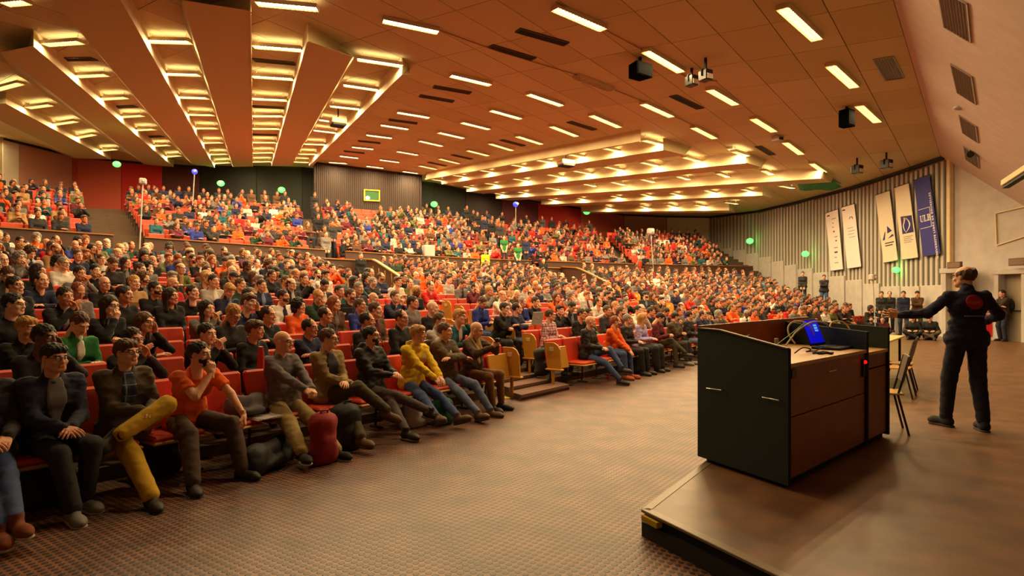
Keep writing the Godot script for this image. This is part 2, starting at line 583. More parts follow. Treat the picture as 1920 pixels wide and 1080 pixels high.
# ---------------------------------------------------------------- ceiling
func build_ceiling() -> void:
	var lip := (LIP_B - LIP_A).normalized()
	var off := Vector2(0.79, -0.613)
	var la := LIP_A - lip * 40.0
	var lb := LIP_B + lip * 40.0
	var hall := PackedVector2Array([Vector2(-28, -5), Vector2(-28, 33.7)])
	for w in BACK_WALL: hall.append(w)
	for w in RIGHT_WALL: hall.append(w)
	hall.append_array(PackedVector2Array([Vector2(17.3, 20), Vector2(17.5, -5)]))
	var keep := PackedVector2Array([la, lb, lb - off * 80.0, la - off * 80.0])
	var region: PackedVector2Array = Geometry2D.intersect_polygons(hall, keep)[0]
	var up := func(p: Vector2, o: float) -> Vector3: return to3(p, ceil_h(p.x, p.y) + o)
	var bk := MB.new()
	var big := [Vector2(-32, -8), Vector2(22, -8), Vector2(22, 54), Vector2(-32, 54)]
	bk.quad(up.call(big[0], 0.05), up.call(big[1], 0.05), up.call(big[2], 0.05), up.call(big[3], 0.05), Vector3.DOWN)
	bk.quad(up.call(big[0], 0.3), up.call(big[1], 0.3), up.call(big[2], 0.3), up.call(big[3], 0.3), Vector3.UP)
	var ceil_ := struct("ceiling", bk.done(M.joint), "tan ceiling of large fibre panels with dark joints")
	var tones := []
	for k in 5:
		var t: StandardMaterial3D = M.panel.duplicate()
		t.albedo_color = M.panel.albedo_color.lightened(0.03 * (k - 2)) if k > 2 else M.panel.albedo_color.darkened(0.02 * (2 - k))
		tones.append(t)
	var e1 := lip
	var e2 := -off
	var cells := []
	for i in range(-45, 45):
		for j in range(0, 60):
			var o := LIP_A + e1 * (i * 1.92) + e2 * (j * 1.13)
			var cell := PackedVector2Array([o + e1 * 0.01 + e2 * 0.01, o + e1 * 1.91 + e2 * 0.01, o + e1 * 1.91 + e2 * 1.12, o + e1 * 0.01 + e2 * 1.12])
			for piece in Geometry2D.intersect_polygons(cell, region):
				var c := o + e1 * 0.96 + e2 * 0.56
				var x := to_px(up.call(c, 0.0)) if c.y > 0.5 else Vector2(-9999, 0)
				var seen: bool = c.y > 0.5 and x.x > -150 and x.x < 2000 and x.y > -150
				cells.append([c.length() + (0.0 if seen else 1000.0), piece, (i * 7 + j * 3 + i * j) % 5])
	cells.sort_custom(func(a, b): return a[0] < b[0])
	var rest := MB.new()
	for k in cells.size():
		var mb := rest if k >= 290 else MB.new()
		var poly: PackedVector2Array = cells[k][1]
		var ids := Geometry2D.triangulate_polygon(poly)
		for t in range(0, ids.size(), 3):
			mb.tri(up.call(poly[ids[t]], 0.0), up.call(poly[ids[t + 1]], 0.0), up.call(poly[ids[t + 2]], 0.0), Vector3.DOWN)
		for t in poly.size():
			var a := poly[t]
			var b := poly[(t + 1) % poly.size()]
			mb.quad(up.call(a, 0.0), up.call(b, 0.0), up.call(b, 0.045), up.call(a, 0.045), to3((a + b) * 0.5 - cells[k][1][0].lerp(cells[k][1][2 % poly.size()], 0.5)))
		if k < 290: obj("panel", mb.done(tones[cells[k][2]]), ceil_)
	var far := obj("far_panels", rest.done(M.panel), ceil_)
	far.set_meta("kind", "stuff")
	# beams that hang below it: lower edge facing the lamps (near, far), crease, and where the other side meets the ceiling; all as picture points
	var d := -0.45
	beam(on_ceil(11, 194, d), on_ceil(207, 299, d), on_ceil(-60, 197, d), on_ceil(145, 297, d), on_ceil(-95, 195), on_ceil(130, 296))
	beam(on_ceil(62, 86, d), on_ceil(325, 313, d), on_ceil(0, 98, d), on_ceil(267, 305, d), on_ceil(36, 145), on_ceil(270, 309))
	beam(on_ceil(195, -55, d), on_ceil(402, 314, d), on_ceil(70, -35, d), on_ceil(360, 307, d), on_ceil(104, 0), on_ceil(338, 289))
	beam(on_ceil(468, 20, d), on_ceil(473, 312, d), on_ceil(341, 0, d), on_ceil(437, 313, d), on_ceil(341, 30), on_ceil(432, 303))
	beam(on_ceil(578, 77, d), on_ceil(510, 311, d), on_ceil(661, 107, d), on_ceil(546, 311, d), on_ceil(669, 107), on_ceil(551, 302))
	beam(on_ceil(755, 139, d), on_ceil(580, 311, d), on_ceil(768, 141, d), on_ceil(585, 312, d), on_ceil(768, 127), on_ceil(585, 308))
	var rb := [[1244, 281, 829, 345], [1399, 305, 875, 359], [1540, 334, 930, 372], [1430, 366, 1015, 383], [1367, 394, 1090, 397], [1335, 405, 1170, 404]]
	for k in 5:
		var a: Array = rb[k]
		var near := on_ceil(a[0], a[1], d)
		var far_ := on_ceil(a[2], a[3], d)
		var nx := on_ceil(rb[k + 1][0], rb[k + 1][1], d)
		var fx := on_ceil(rb[k + 1][2], rb[k + 1][3], d)
		var dir := (far_ - near).normalized()
		var side := dir.cross(Vector3.UP).normalized() * 1.35
		beam(near, far_, near + side, far_ + side, near + side * 1.35 + Vector3(0, 0.45, 0), far_ + side * 1.35 + Vector3(0, 0.45, 0))
	beam(on_ceil(1200, 266, d), on_ceil(800, 337, d), on_ceil(1196, 266, d), on_ceil(797, 337, d), on_ceil(1196, 254), on_ceil(797, 331))

func beam(n0: Vector3, f0: Vector3, n1: Vector3, f1: Vector3, n2: Vector3, f2: Vector3) -> void:
	var top := func(p: Vector3) -> Vector3: return Vector3(p.x, ceil_h(p.x, -p.z) + 0.01, p.z)
	var mb := MB.new()
	var steps := 6
	var side := (n1 - n0)
	for k in steps:
		var a := float(k) / steps
		var b := float(k + 1) / steps - 0.0006
		mb.quad(n0.lerp(f0, a), n0.lerp(f0, b), n1.lerp(f1, b), n1.lerp(f1, a), Vector3.DOWN)
		mb.quad(n1.lerp(f1, a), n1.lerp(f1, b), top.call(n2.lerp(f2, b)), top.call(n2.lerp(f2, a)), side + Vector3.DOWN * 0.3)
	mb.quad(n0, n1, top.call(n2), top.call(n0), n0 - f0)
	mb.quad(f0, f1, top.call(f2), top.call(f0), f0 - n0)
	var o := struct("ceiling_beam", mb.done(M.panel), "long tan beam hanging below the ceiling with a white board along it")
	var wb := MB.new()
	var out := -side.normalized() * 0.03
	out.y = 0
	var lo := Vector3(0, -0.02, 0)
	wb.quad(n0 + out + lo, f0 + out + lo, top.call(f0) + out, top.call(n0) + out, out)
	wb.quad(n0 + lo, f0 + lo, f0 + out + lo, n0 + out + lo, Vector3.DOWN)
	wb.quad(n0 + lo, n0 + out + lo, top.call(n0) + out, top.call(n0), n0 - f0)
	wb.quad(f0 + lo, f0 + out + lo, top.call(f0) + out, top.call(f0), f0 - n0)
	obj("white_board", wb.done(M.cream), o)

func lamp(a: Vector3, b: Vector3, label: String, group: String, on := true, w := 0.26, hung := false, side := 1) -> void:   # a louvred fitting from a to b just below the ceiling
	var len := a.distance_to(b)
	var mid := (a + b) * 0.5
	var x := (b - a).normalized()
	var nrm := Vector3(0.07, 1.0, 0.025).normalized()
	var z := x.cross(nrm).normalized()
	var t := Transform3D(Basis(x, z.cross(x).normalized(), z), mid)
	var o := thing("ceiling_lamp", label, "lamp", t, group)
	var hs := MB.new()
	for s in [-1.0, 1.0]:
		hs.box(Transform3D(Basis(), Vector3(0, -0.045, s * w * 0.5)), Vector3(len, 0.09, 0.012))
		hs.box(Transform3D(Basis(), Vector3(s * len * 0.5, -0.045, 0)), Vector3(0.012, 0.09, w))
	if hung:
		for s in [-0.4, 0.4]: hs.box(Transform3D(Basis(), Vector3(s * len, 0.05, 0)), Vector3(0.02, 0.19, 0.02))
		hs.box(Transform3D(Basis(), Vector3(0, -0.03, 0)), Vector3(len, 0.012, 0.06))
	else:
		hs.box(Transform3D(Basis(), Vector3(0, -0.006, 0)), Vector3(len, 0.012, w))
	obj("housing", hs.done(M.cream), o)
	var tb := MB.new()
	for s in [-0.06, 0.06]:
		tb.tube([Vector3(-len * 0.49, -0.05, s), Vector3(len * 0.49, -0.05, s)], 0.024, 6)
	obj("tube", tb.done(M.lamp_glow if on else M.white), o)
	var lv := MB.new()
	var nn := int(len / 0.09)
	for k in nn:
		lv.box(Transform3D(Basis(), Vector3((k + 0.5) / nn * len - len * 0.5, -0.082, 0)), Vector3(0.006, 0.03, w * 0.96))
	var lo := obj("louvre", lv.done(M.cream), o)
	lo.set_meta("kind", "stuff")
	if on:
		var l := AreaLight3D.new()
		l.name = "light"
		l.area_size = Vector2(len * 0.9, 0.16)
		l.light_color = WARM
		l.light_energy = LAMP_E
		l.shadow_enabled = true
		l.transform = Transform3D(Basis(Vector3.RIGHT, -PI / 2), Vector3(0, -0.105, 0))
		o.add_child(l)
		if hung:   # bare at the ends: it washes the white board it meets
			for s in [-1, 1]:
				if s == side or side == 0:
					var e := OmniLight3D.new()
					e.name = "end_light"
					e.light_color = WARM
					e.light_energy = 0.5
					e.light_size = 0.05
					e.shadow_enabled = true
					e.position = Vector3(s * (len * 0.5 - 0.2), -0.13, 0)
					o.add_child(e, true)

# ---------------------------------------------------------------- the raked stand
const AISLE := 0.6
func low_gap(u: float, k: int) -> bool:   # where the two ways out (pits) open in the lower tier
	return false

func pit_span(i: int, v: float) -> Array:   # u range of the pit under aisle i at row v
	var u := 1.0 if i == 0 else 2.0
	var w := (spot(u + 0.05, v) - spot(u - 0.05, v)).length() / 0.1
	return [u - 1.4 / w, u + 1.4 / w]

func strip(mb: MB, u0: float, u1: float, v0: float, v1: float, k: int, riser_from: float) -> void:
	var n := maxi(1, int(ceil((u1 - u0) / 0.06)))
	for i in n:
		var a := u0 + (u1 - u0) * i / n
		var b := u0 + (u1 - u0) * (i + 1) / n
		var p := [spot(a, v0), spot(b, v0), spot(b, v1), spot(a, v1)]
		var h := []
		for q in p: h.append(row_h(k, q.x))
		mb.quad(to3(p[0], h[0]), to3(p[1], h[1]), to3(p[2], h[2]), to3(p[3], h[3]), Vector3.UP)
		if riser_from >= -50.0:
			var f: Vector2 = p[0] - p[3]
			mb.quad(to3(p[0], riser_from), to3(p[1], riser_from), to3(p[1], h[1]), to3(p[0], h[0]), to3(f))

func build_stand() -> void:
	var mb := MB.new()
	for k in range(1, ROWS_LOW):
		var v0 := k - 0.48
		var v1 := k + 0.52
		if k == 17: v1 = 17.45
		var cuts := [[-0.3, 3.36]]
		if k >= 13:
			var a := pit_span(0, k)
			var b := pit_span(1, k)
			cuts = [[-0.3, a[0]], [a[1], b[0]], [b[1], 3.36]]
		for c in cuts: strip(mb, c[0], c[1], v0, v1, k, row_h(k - 1))
	var o := struct("floor", mb.done(M.stand), "stepped concrete floor of the lower seats")
	var ub := MB.new()
	strip(ub, -0.3, 3.36, 17.45, 17.75, 17, 0.0)
	for k in range(18, ROWS):
		strip(ub, -0.3, 3.36, k - (0.25 if k == 18 else 0.48), k + (0.52 if k < ROWS - 1 else 4.5), k, row_h(k) - 1.0)
	struct("floor", ub.done(M.stand), "stepped concrete floor of the upper seats")
	# the brown parapet between the tiers, open at the upper aisles
	for span in [[-0.3, 0.47], [0.53, 0.97], [1.04, 1.96], [2.04, 2.47], [2.53, 3.08]]:
		var pm := MB.new()
		var rm := MB.new()
		var n := int((span[1] - span[0]) / 0.04) + 1
		for i in n:
			var a: float = span[0] + (span[1] - span[0]) * i / n
			var b: float = span[0] + (span[1] - span[0]) * (i + 1) / n
			var p := spot(a, 17.72)
			var q := spot(b, 17.72)
			slab(pm, p, q, 2.0, 3.66, 3.66, 0.06, Vector2(5, 8))
			rm.bar(to3(p, 3.68), to3(q, 3.68), 0.12, 0.04)
		var w := struct("parapet", pm.done(M.parapet), "brown boarded parapet in front of the upper seats")
		obj("rail", rm.done(M.rail), w)
	# the two pits with their sloping parapets
	for i in 2:
		pit(i)
	# steps at the foot of the first aisle and up through it
	var stair := tag(struct("stairs", null), "dark wooden steps of the aisle rising between the two seat blocks", "", "", "structure")
	var half := 0.62
	var w1 := (spot(1.05, 0) - spot(0.95, 0)).length() / 0.1
	for k in 26:
		var v := -0.25 + k * 0.5
		if v > 12.6: break
		var top := 0.1 + k * 0.0625
		var a := spot(1.0 - half / w1, v)
		var b := spot(1.0 + (half + (0.25 if k == 0 else 0.0)) / w1, v)
		var c := spot(1.0 + (half + (0.25 if k == 0 else 0.0)) / w1, v + 0.5)
		var d := spot(1.0 - half / w1, v + 0.5)
		var sm := MB.new()
		var f := to3(a - d)
		sm.quad(to3(a, top), to3(b, top), to3(c, top), to3(d, top), Vector3.UP)
		sm.quad(to3(a, top - 0.05), to3(b, top - 0.05), to3(b, top), to3(a, top), f)
		var bd := f.normalized() * -0.03
		sm.quad(to3(a, top - 0.05), to3(b, top - 0.05), to3(b, top - 0.05) + bd, to3(a, top - 0.05) + bd, Vector3.DOWN)
		sm.quad(to3(a, 0) + bd, to3(b, 0) + bd, to3(b, top - 0.05) + bd, to3(a, top - 0.05) + bd, f)
		sm.quad(to3(b, 0), to3(c, 0), to3(c, top), to3(b, top), to3(b - a))
		sm.quad(to3(a, 0), to3(d, 0), to3(d, top), to3(a, top), to3(a - b))
		obj("step", sm.done(M.tread), stair)
	for au in [0.5, 1.0, 2.0, 2.5]:   # steps of the upper aisles, with worn yellow marks on the first one
		var us := tag(struct("stairs", null), "dark steps of an aisle through the upper seats", "", "", "structure")
		var w2 := (spot(au + 0.05, 20) - spot(au - 0.05, 20)).length() / 0.1
		for k in 22:
			var v := 17.75 + k * 0.5
			var pc := spot(au, v)
			var top := row_h(18, pc.x) - 0.5 + k * 0.16 if k < 3 else row_h(18) - 0.02 * (pc.x + 2) * (v - 18) / 10.0 + (v - 18.0) * 0.26 + 0.1
			var a := spot(au - 0.75 / w2, v)
			var b := spot(au + 0.75 / w2, v)
			var c := spot(au + 0.75 / w2, v + 0.5)
			var d := spot(au - 0.75 / w2, v + 0.5)
			var sm := MB.new()
			sm.quad(to3(a, top), to3(b, top), to3(c, top), to3(d, top), Vector3.UP)
			sm.quad(to3(a, top - 0.6), to3(b, top - 0.6), to3(b, top), to3(a, top), to3(a - d))
			sm.quad(to3(a, top - 0.6), to3(d, top - 0.6), to3(d, top), to3(a, top), to3(a - b))
			sm.quad(to3(b, top - 0.6), to3(c, top - 0.6), to3(c, top), to3(b, top), to3(b - a))
			var s := obj("step", sm.done(M.stand), us)
			if au == 0.5:
				var ym := MB.new()
				var e := a.lerp(b, 0.5)
				ym.quad(to3(e + (a - b) * 0.05, top + 0.004), to3(e + (b - a) * 0.05, top + 0.004), to3(e + (b - a) * 0.05 + (d - a) * 0.3, top + 0.004), to3(e + (a - b) * 0.05 + (d - a) * 0.3, top + 0.004), Vector3.UP)
				obj("edge_mark", ym.done(M.seat_wood), s)

func pit(i: int) -> void:
	var u := 1.0 if i == 0 else 2.0
	var mb := MB.new()
	var rail := MB.new()
	var low := 0.5
	var v0 := 12.5
	var v1 := 17.72
	for sgn in [0, 1]:
		var n := 8
		for k in n:
			var va := v0 + (v1 - v0) * k / n
			var vb := v0 + (v1 - v0) * (k + 1) / n
			var a := spot(pit_span(i, va)[sgn], va)
			var b := spot(pit_span(i, vb)[sgn], vb)
			var ya := 0.125 * va + 0.75 + (0.4 * (va - v0) / 5.2)
			var yb := 0.125 * vb + 0.75 + (0.4 * (vb - v0) / 5.2)
			slab(mb, a, b, low, ya, yb, 0.06, spot(u, (va + vb) * 0.5))
			rail.bar(to3(a, ya + 0.02), to3(b, yb + 0.02), 0.14, 0.05)
	var a := spot(pit_span(i, v1)[0], v1)
	var b := spot(pit_span(i, v1)[1], v1)
	slab(mb, a, b, low, 3.3, 3.3, 0.06, spot(u, 15.0))
	rail.bar(to3(a, 3.32), to3(b, 3.32), 0.14, 0.05)
	var fl := [spot(pit_span(i, v0)[0], v0), spot(pit_span(i, v0)[1], v0), b, a]
	mb.quad(to3(fl[0], 1.0), to3(fl[1], 1.0), to3(fl[2], 1.0), to3(fl[3], 1.0), Vector3.UP)
	var o := struct("parapet", mb.done(M.parapet), "dark boarded sunken way out with sloping parapets" + (" at the head of the aisle steps" if i == 0 else " farther along the hall"))
	obj("rail", rail.done(M.rail), o)

# ---------------------------------------------------------------- seats
var SEATS := []     # [k, u, plan point, facing, block name, number in the block]

func row_u(k: int) -> Array:   # seat spots of one row: walk along it and leave the aisles free
	var gaps := [1.0, 2.0] if k < ROWS_LOW else [0.5, 1.0, 2.0, 2.5]
	var ends := [-0.12, 3.0 + (maxf(0.0, 0.24 - 0.05 * k) if k < ROWS_LOW else 0.0)]
	var edges := [ends[0]]
	for g in gaps:
		var w := (spot(g + 0.05, k) - spot(g - 0.05, k)).length() / 0.1
		var half := 0.66 if k < 12 or k >= ROWS_LOW else 1.5
		if k >= ROWS_LOW: half = 0.85 if g == 0.5 else 0.5
		edges.append(g - half / w)
		edges.append(g + half / w)
	edges.append(ends[1])
	var out := []
	for bl in range(0, edges.size(), 2):
		var u: float = edges[bl + 1] if bl == 0 else edges[bl]
		var dir := -1.0 if bl == 0 else 1.0
		var stop: float = edges[bl] if bl == 0 else edges[bl + 1]
		var first := true
		var num := 1
		while true:
			var w := (spot(u + 0.01, k) - spot(u - 0.01, k)).length() / 0.02
			var nu := u + dir * (0.29 if first else 0.58) / w
			first = false
			if (nu - stop) * dir > -0.26 / w: break
			u = nu
			out.append([u, bl / 2, num])
			num += 1
	return out

const ORD := ["front", "second", "third", "fourth", "fifth", "sixth", "seventh", "eighth", "ninth", "tenth", "eleventh", "twelfth", "thirteenth", "fourteenth", "fifteenth", "sixteenth", "seventeenth", "eighteenth", "nineteenth", "twentieth", "21st", "22nd", "23rd", "24th", "25th", "26th", "27th", "28th", "29th", "30th", "31st", "32nd", "33rd", "34th", "35th", "36th", "37th", "38th", "39th", "40th"]
func ordinal(k: int) -> String:
	return "first" if k == 0 else ORD[mini(k, 39)]

func seat_meshes(folded: bool) -> Array:
	var bk := MB.new()
	var t := Transform3D(Basis(Vector3.RIGHT, -0.14), Vector3(0, 0.66, -0.235))
	bk.box(t, Vector3(0.545, 0.5, 0.075), 0.025)
	var pan := MB.new()
	var cu := MB.new()
	if folded:
		pan.box(Transform3D(Basis(Vector3.RIGHT, -0.2), Vector3(0, 0.56, -0.1)), Vector3(0.5, 0.42, 0.03), 0.012)
		cu.box(Transform3D(Basis(Vector3.RIGHT, -0.2), Vector3(0, 0.57, -0.145)), Vector3(0.47, 0.38, 0.05), 0.02)
	else:
		pan.box(Transform3D(Basis(), Vector3(0, 0.395, 0.02)), Vector3(0.5, 0.03, 0.44), 0.012)
		cu.box(Transform3D(Basis(), Vector3(0, 0.43, 0.01)), Vector3(0.47, 0.05, 0.4), 0.02)
	var leg := MB.new()
	leg.tube([Vector3(-0.27, 0.0, -0.16), Vector3(-0.27, 0.4, -0.14), Vector3(-0.27, 0.86, -0.29)], 0.016, 6)
	leg.box(Transform3D(Basis(), Vector3(-0.27, 0.012, -0.14)), Vector3(0.05, 0.024, 0.22), 0.006)
	leg.bar(Vector3(-0.27, 0.37, -0.15), Vector3(0.27, 0.37, -0.15), 0.03, 0.03)
	return [bk.done(M.red_seat), pan.done(M.seat_wood), cu.done(M.red_seat), leg.done(M.metal)]

func seat_name(s: Array) -> String:
	var where := ""
	var block: int = s[4]
	var aisle := ["beside the first aisle steps", "past the first aisle steps", "past the second aisle"]
	if s[0] >= ROWS_LOW: aisle = ["before the far upper aisle", "past the far upper aisle", "past the first upper aisle", "past the second upper aisle", "past the last upper aisle"]
	where = aisle[block]
	return "%s row, %s seat %s" % [ORD[s[0]], ordinal(s[5] - 1), where]

func build_seats() -> void:
	var down := seat_meshes(false)
	var up := seat_meshes(true)
	for k in ROWS:
		for e in row_u(k):
			var p := spot(e[0], k)
			if k < ROWS_LOW and p.x > 16.0: continue
			SEATS.append([k, e[0], p, facing(e[0], k), e[1], e[2]])
	var order := []
	for i in SEATS.size():
		var s: Array = SEATS[i]
		var x := to_px(to3(s[2], row_h(s[0], s[2].x) + 0.7))
		if s[2].y < 0.5 or x.x < -25 or x.x > 1945: continue
		order.append([s[2].length(), i])
	order.sort()
	var rest := []
	for j in order.size():
		var s: Array = SEATS[order[j][1]]
		var t := turned(s[2], row_h(s[0], s[2].x), s[3])
		if j >= 296:
			rest.append(t)
			continue
		var g: Array = up if (s[0] == 0 and s[4] <= 1 and s[5] == 1) else down
		var o := thing("theatre_seat", "red upholstered tip-up seat, " + seat_name(s), "seat", t, "red tip-up seats of the hall")
		obj("backrest", g[0], o)
		obj("seat_pan", g[1], o)
		obj("cushion", g[2], o)
		obj("leg", g[3], o)
	var all := ArrayMesh.new()
	for g in down:
		all.add_surface_from_arrays(Mesh.PRIMITIVE_TRIANGLES, g.surface_get_arrays(0))
		all.surface_set_material(all.get_surface_count() - 1, g.surface_get_material(0))
	var mm := MultiMesh.new()
	mm.transform_format = MultiMesh.TRANSFORM_3D
	mm.mesh = all
	mm.instance_count = rest.size()
	for i in rest.size(): mm.set_instance_transform(i, rest[i])
	var mi := MultiMeshInstance3D.new()
	mi.name = "theatre_seats"
	mi.multimesh = mm
	add_child(mi, true)
	tag(mi, "the many red tip-up seats of the upper and farther rows", "seats", "red tip-up seats of the hall", "stuff")
	# wooden end boards at the aisles, the nearest twelve rows one by one
	var end_b := MB.new()
	var poly := PackedVector2Array([Vector2(-0.17, 0.38), Vector2(0.13, 0.38), Vector2(0.1, 0.74), Vector2(0.05, 0.82), Vector2(-0.03, 0.86), Vector2(-0.24, 0.86)])
	end_b.prism(Transform3D(Basis(Vector3(0, 0, 1), Vector3(0, 1, 0), Vector3(-1, 0, 0)), Vector3(0.015, 0, 0)), poly, 0.03)
	var em := end_b.done(M.seat_wood)
	var foot := MB.new()
	foot.box(Transform3D(Basis(), Vector3(0, 0.37, -0.02)), Vector3(0.09, 0.03, 0.36), 0.008)
	foot.box(Transform3D(Basis(), Vector3(0, 0.18, -0.05)), Vector3(0.03, 0.36, 0.06), 0.008)
	var fm := foot.done(M.seat_wood)
	var plate := MB.new()
	plate.box(Transform3D(Basis(), Vector3(0, 0.74, -0.08)), Vector3(0.045, 0.07, 0.09), 0.004)
	var pmh := plate.done(M.cream)
	for k in ROWS_LOW:
		for i in 2:
			for sgn in [-1, 1]:
				var g := 1.0 + i
				var w := (spot(g + 0.05, k) - spot(g - 0.05, k)).length() / 0.1
				var half := 0.66 if k < 12 else 1.5
				var u: float = g + sgn * (half - 0.02) / w
				var p := spot(u, k)
				if to_px(to3(p, 1)).x > 1640: continue
				var o := thing("seat_end_board", "wooden end board of the %s row, %s the %s aisle" % [ORD[k], "before" if sgn < 0 else "past", "first" if i == 0 else "second"], "end board", turned(p, row_h(k), facing(u, k)), "wooden end boards along the aisles")
				obj("board", em, o)
				obj("foot", fm, o)
				obj("number_plate", pmh, o)

# ---------------------------------------------------------------- lamps, grilles, exit lights, speakers on the ceiling
func ends(name_: String, rows: Array, label: String, where: String, hung := false, side := 1) -> void:
	var o := -0.14 if hung else -0.005
	for k in rows.size():
		var r: Array = rows[k]
		lamp(on_ceil(r[0], r[1], o), on_ceil(r[2], r[3], o), label % ordinal(k), where, r.size() < 5, 0.26, hung, side)

func build_fittings() -> void:
	var G := "fluorescent ceiling lamps"
	var L := "louvred fluorescent lamp, %s from the near end of the "
	ends("a", [[-24, 169, 40, 152], [52, 199, 96, 193], [98, 231, 144, 224], [141, 256, 178, 249], [187, 280, 218, 277]], L + "outermost far trough", G, true, 2)
	ends("b", [[8, 2, 52, -2], [84, 79, 153, 74], [142, 139, 201, 136], [187, 182, 238, 179], [221, 216, 268, 213], [249, 241, 290, 239], [281, 271, 317, 269], [305, 292, 338, 289]], L + "second trough from the far side", G, true, 2)
	ends("c", [[274, 72, 358, 74], [305, 134, 375, 136], [326, 178, 390, 180], [345, 211, 400, 212], [358, 237, 407, 237], [376, 265, 416, 264], [390, 287, 425, 286], [400, 304, 431, 302]], L + "third trough from the far side", G, true, 2)
	ends("d", [[481, 0, 596, 11], [475, 82, 567, 89], [473, 139, 550, 144], [472, 181, 538, 184], [472, 214, 531, 214], [472, 238, 524, 238], [472, 264, 517, 264], [472, 284, 513, 283], [473, 301, 509, 300]], L + "fourth trough, leading to the booth", G, true, 2)
	ends("e", [[670, 106, 756, 119], [644, 155, 711, 165], [619, 195, 675, 201], [598, 221, 648, 228], [588, 241, 631, 246], [570, 267, 612, 268], [560, 286, 596, 286], [551, 301, 584, 302]], L + "fifth trough, beside the booth", G, true, 2)
	var flat_ := [[718, 33, 822, 55], [845, 137, 920, 155], [745, 207, 805, 217], [714, 231, 766, 239], [687, 250, 735, 256], [660, 273, 700, 277], [637, 290, 672, 294], [617, 302, 651, 304]]
	ends("f", flat_, L + "first row on the open ceiling", G)
	ends("g", [[920, 203, 977, 219], [865, 226, 918, 239], [822, 245, 870, 256], [786, 261, 830, 271], [744, 281, 784, 288], [712, 297, 749, 302], [687, 309, 719, 313]], L + "second row on the open ceiling", G)
	ends("h", [[1040, 10, 1132, 50], [1080, 140, 1147, 165, 0], [990, 172, 1054, 194], [1033, 233, 1082, 252], [969, 252, 1016, 267], [918, 266, 961, 279], [876, 279, 916, 289], [824, 295, 861, 304], [786, 308, 819, 315], [755, 319, 784, 323]], L + "third row on the open ceiling", G)
	ends("i", [[1210, 90, 1278, 130], [1205, 190, 1260, 215], [1108, 212, 1162, 235]], L + "fourth row on the open ceiling", G)
	ends("j", [[1467, 8, 1533, 69], [1330, 163, 1380, 192], [1300, 235, 1341, 256]], L + "fifth row on the open ceiling", G)
	ends("k", [[1557, 117, 1603, 159], [1412, 218, 1452, 243], [1368, 275, 1403, 293]], L + "sixth row on the open ceiling", G)
	ends("l", [[1611, 193, 1646, 225], [1472, 263, 1503, 286], [1522, 303, 1546, 320]], L + "row nearest the slatted wall", G)
	var peaks := [[[843, 338], [881, 330], [930, 321], [990, 311], [1036, 302], [1097, 292], [1163, 281], [1242, 268]],
		[[899, 351], [940, 345], [990, 337], [1057, 330], [1107, 323], [1165, 316], [1232, 308], [1310, 299], [1401, 289]],
		[[951, 364], [997, 361], [1049, 353], [1117, 347], [1170, 344], [1227, 339], [1292, 334], [1365, 329], [1447, 324]],
		[[1048, 375], [1103, 373], [1167, 369], [1221, 366], [1277, 364], [1340, 359], [1411, 357], [1487, 350]],
		[[1151, 390], [1216, 388], [1266, 386], [1321, 385], [1382, 380]]]
	var wh := ["first", "second", "third", "fourth", "last"]
	for r in 5:
		for k in peaks[r].size():
			var p := on_ceil(peaks[r][k][0], peaks[r][k][1], -0.14)
			var q := on_ceil(peaks[r][mini(k + 1, peaks[r].size() - 1)][0], peaks[r][mini(k + 1, peaks[r].size() - 1)][1], -0.06)
			var o := on_ceil(peaks[r][maxi(k - 1, 0)][0], peaks[r][maxi(k - 1, 0)][1], -0.06)
			var dir := (q - o).normalized()
			var side := dir.cross(Vector3.UP).normalized()
			if side.x > 0: side = -side
			var a := p - Vector3(side.x, 0, side.z) * -1.15
			lamp(a, p, "louvred fluorescent lamp in the %s trough near the slatted wall, %s from the booth end" % [wh[r], ordinal(k)], G, true, 0.26, true)
	for q in [[-1.5, 9.4, "over the first rows before the aisle"], [2.6, 9.0, "over the floor before the lectern desk"], [4.6, 11.0, "over the floor beside the lectern desk"], [-5.6, 8.0, "over the rows at the near end of the hall"]]:   # the same lamps go on above the frame
		var v := Vector2(q[0], q[1])
		var e := v + Vector2(0.95, -0.55)
		lamp(to3(v, ceil_h(v.x, v.y) - 0.005), to3(e, ceil_h(e.x, e.y) - 0.005), "louvred ceiling lamp " + q[2], G)
	var far := [[-160, 168, -90, 158], [-95, 214, -45, 206], [-62, 240, -18, 233], [-40, 262, -6, 257]]
	for k in far.size(): lamp(on_ceil(far[k][0], far[k][1], -0.14), on_ceil(far[k][2], far[k][3], -0.14), "louvred fluorescent lamp of the trough along the far side wall, %s from the near end" % ordinal(k), G, true, 0.26, true, 2)
	# dark air grilles: [from, to, length label]
	var gr := [[971, 56, 1062, 82, "beside the lamp over the front rows"], [813, 162, 882, 174, "behind the second lamp of the open ceiling"], [729, 224, 782, 231, "between the lamps leading to the booth"], [672, 264, 713, 268, "behind the fourth lamp of the first row"], [645, 283, 683, 287, "close to the booth roof"], [848, 290, 884, 298, "in the middle of the second lamp row"], [804, 304, 836, 311, "near the end of the third lamp row"], [940, 262, 982, 273, "between the third lamp row and the troughs"], [1067, 228, 1115, 243, "just before the first trough by the slatted wall"], [1262, 179, 1313, 203, "next to the hanging projector lamps"], [1422, 274, 1448, 290, "near the green cloth"], [118, 111, 177, 110, "in the second trough, nearest"], [207, 201, 254, 199, "in the second trough, middle"], [265, 257, 304, 255, "in the second trough, near its end"], [476, 112, 553, 119, "in the fourth trough, nearest"], [473, 199, 534, 202, "in the fourth trough, after the third lamp"], [473, 252, 521, 253, "in the fourth trough, after the sixth lamp"], [787, 179, 850, 190, "faint, before the second lamp of the open ceiling"], [920, 86, 1000, 110, "faint, in the open ceiling over the front rows"]]
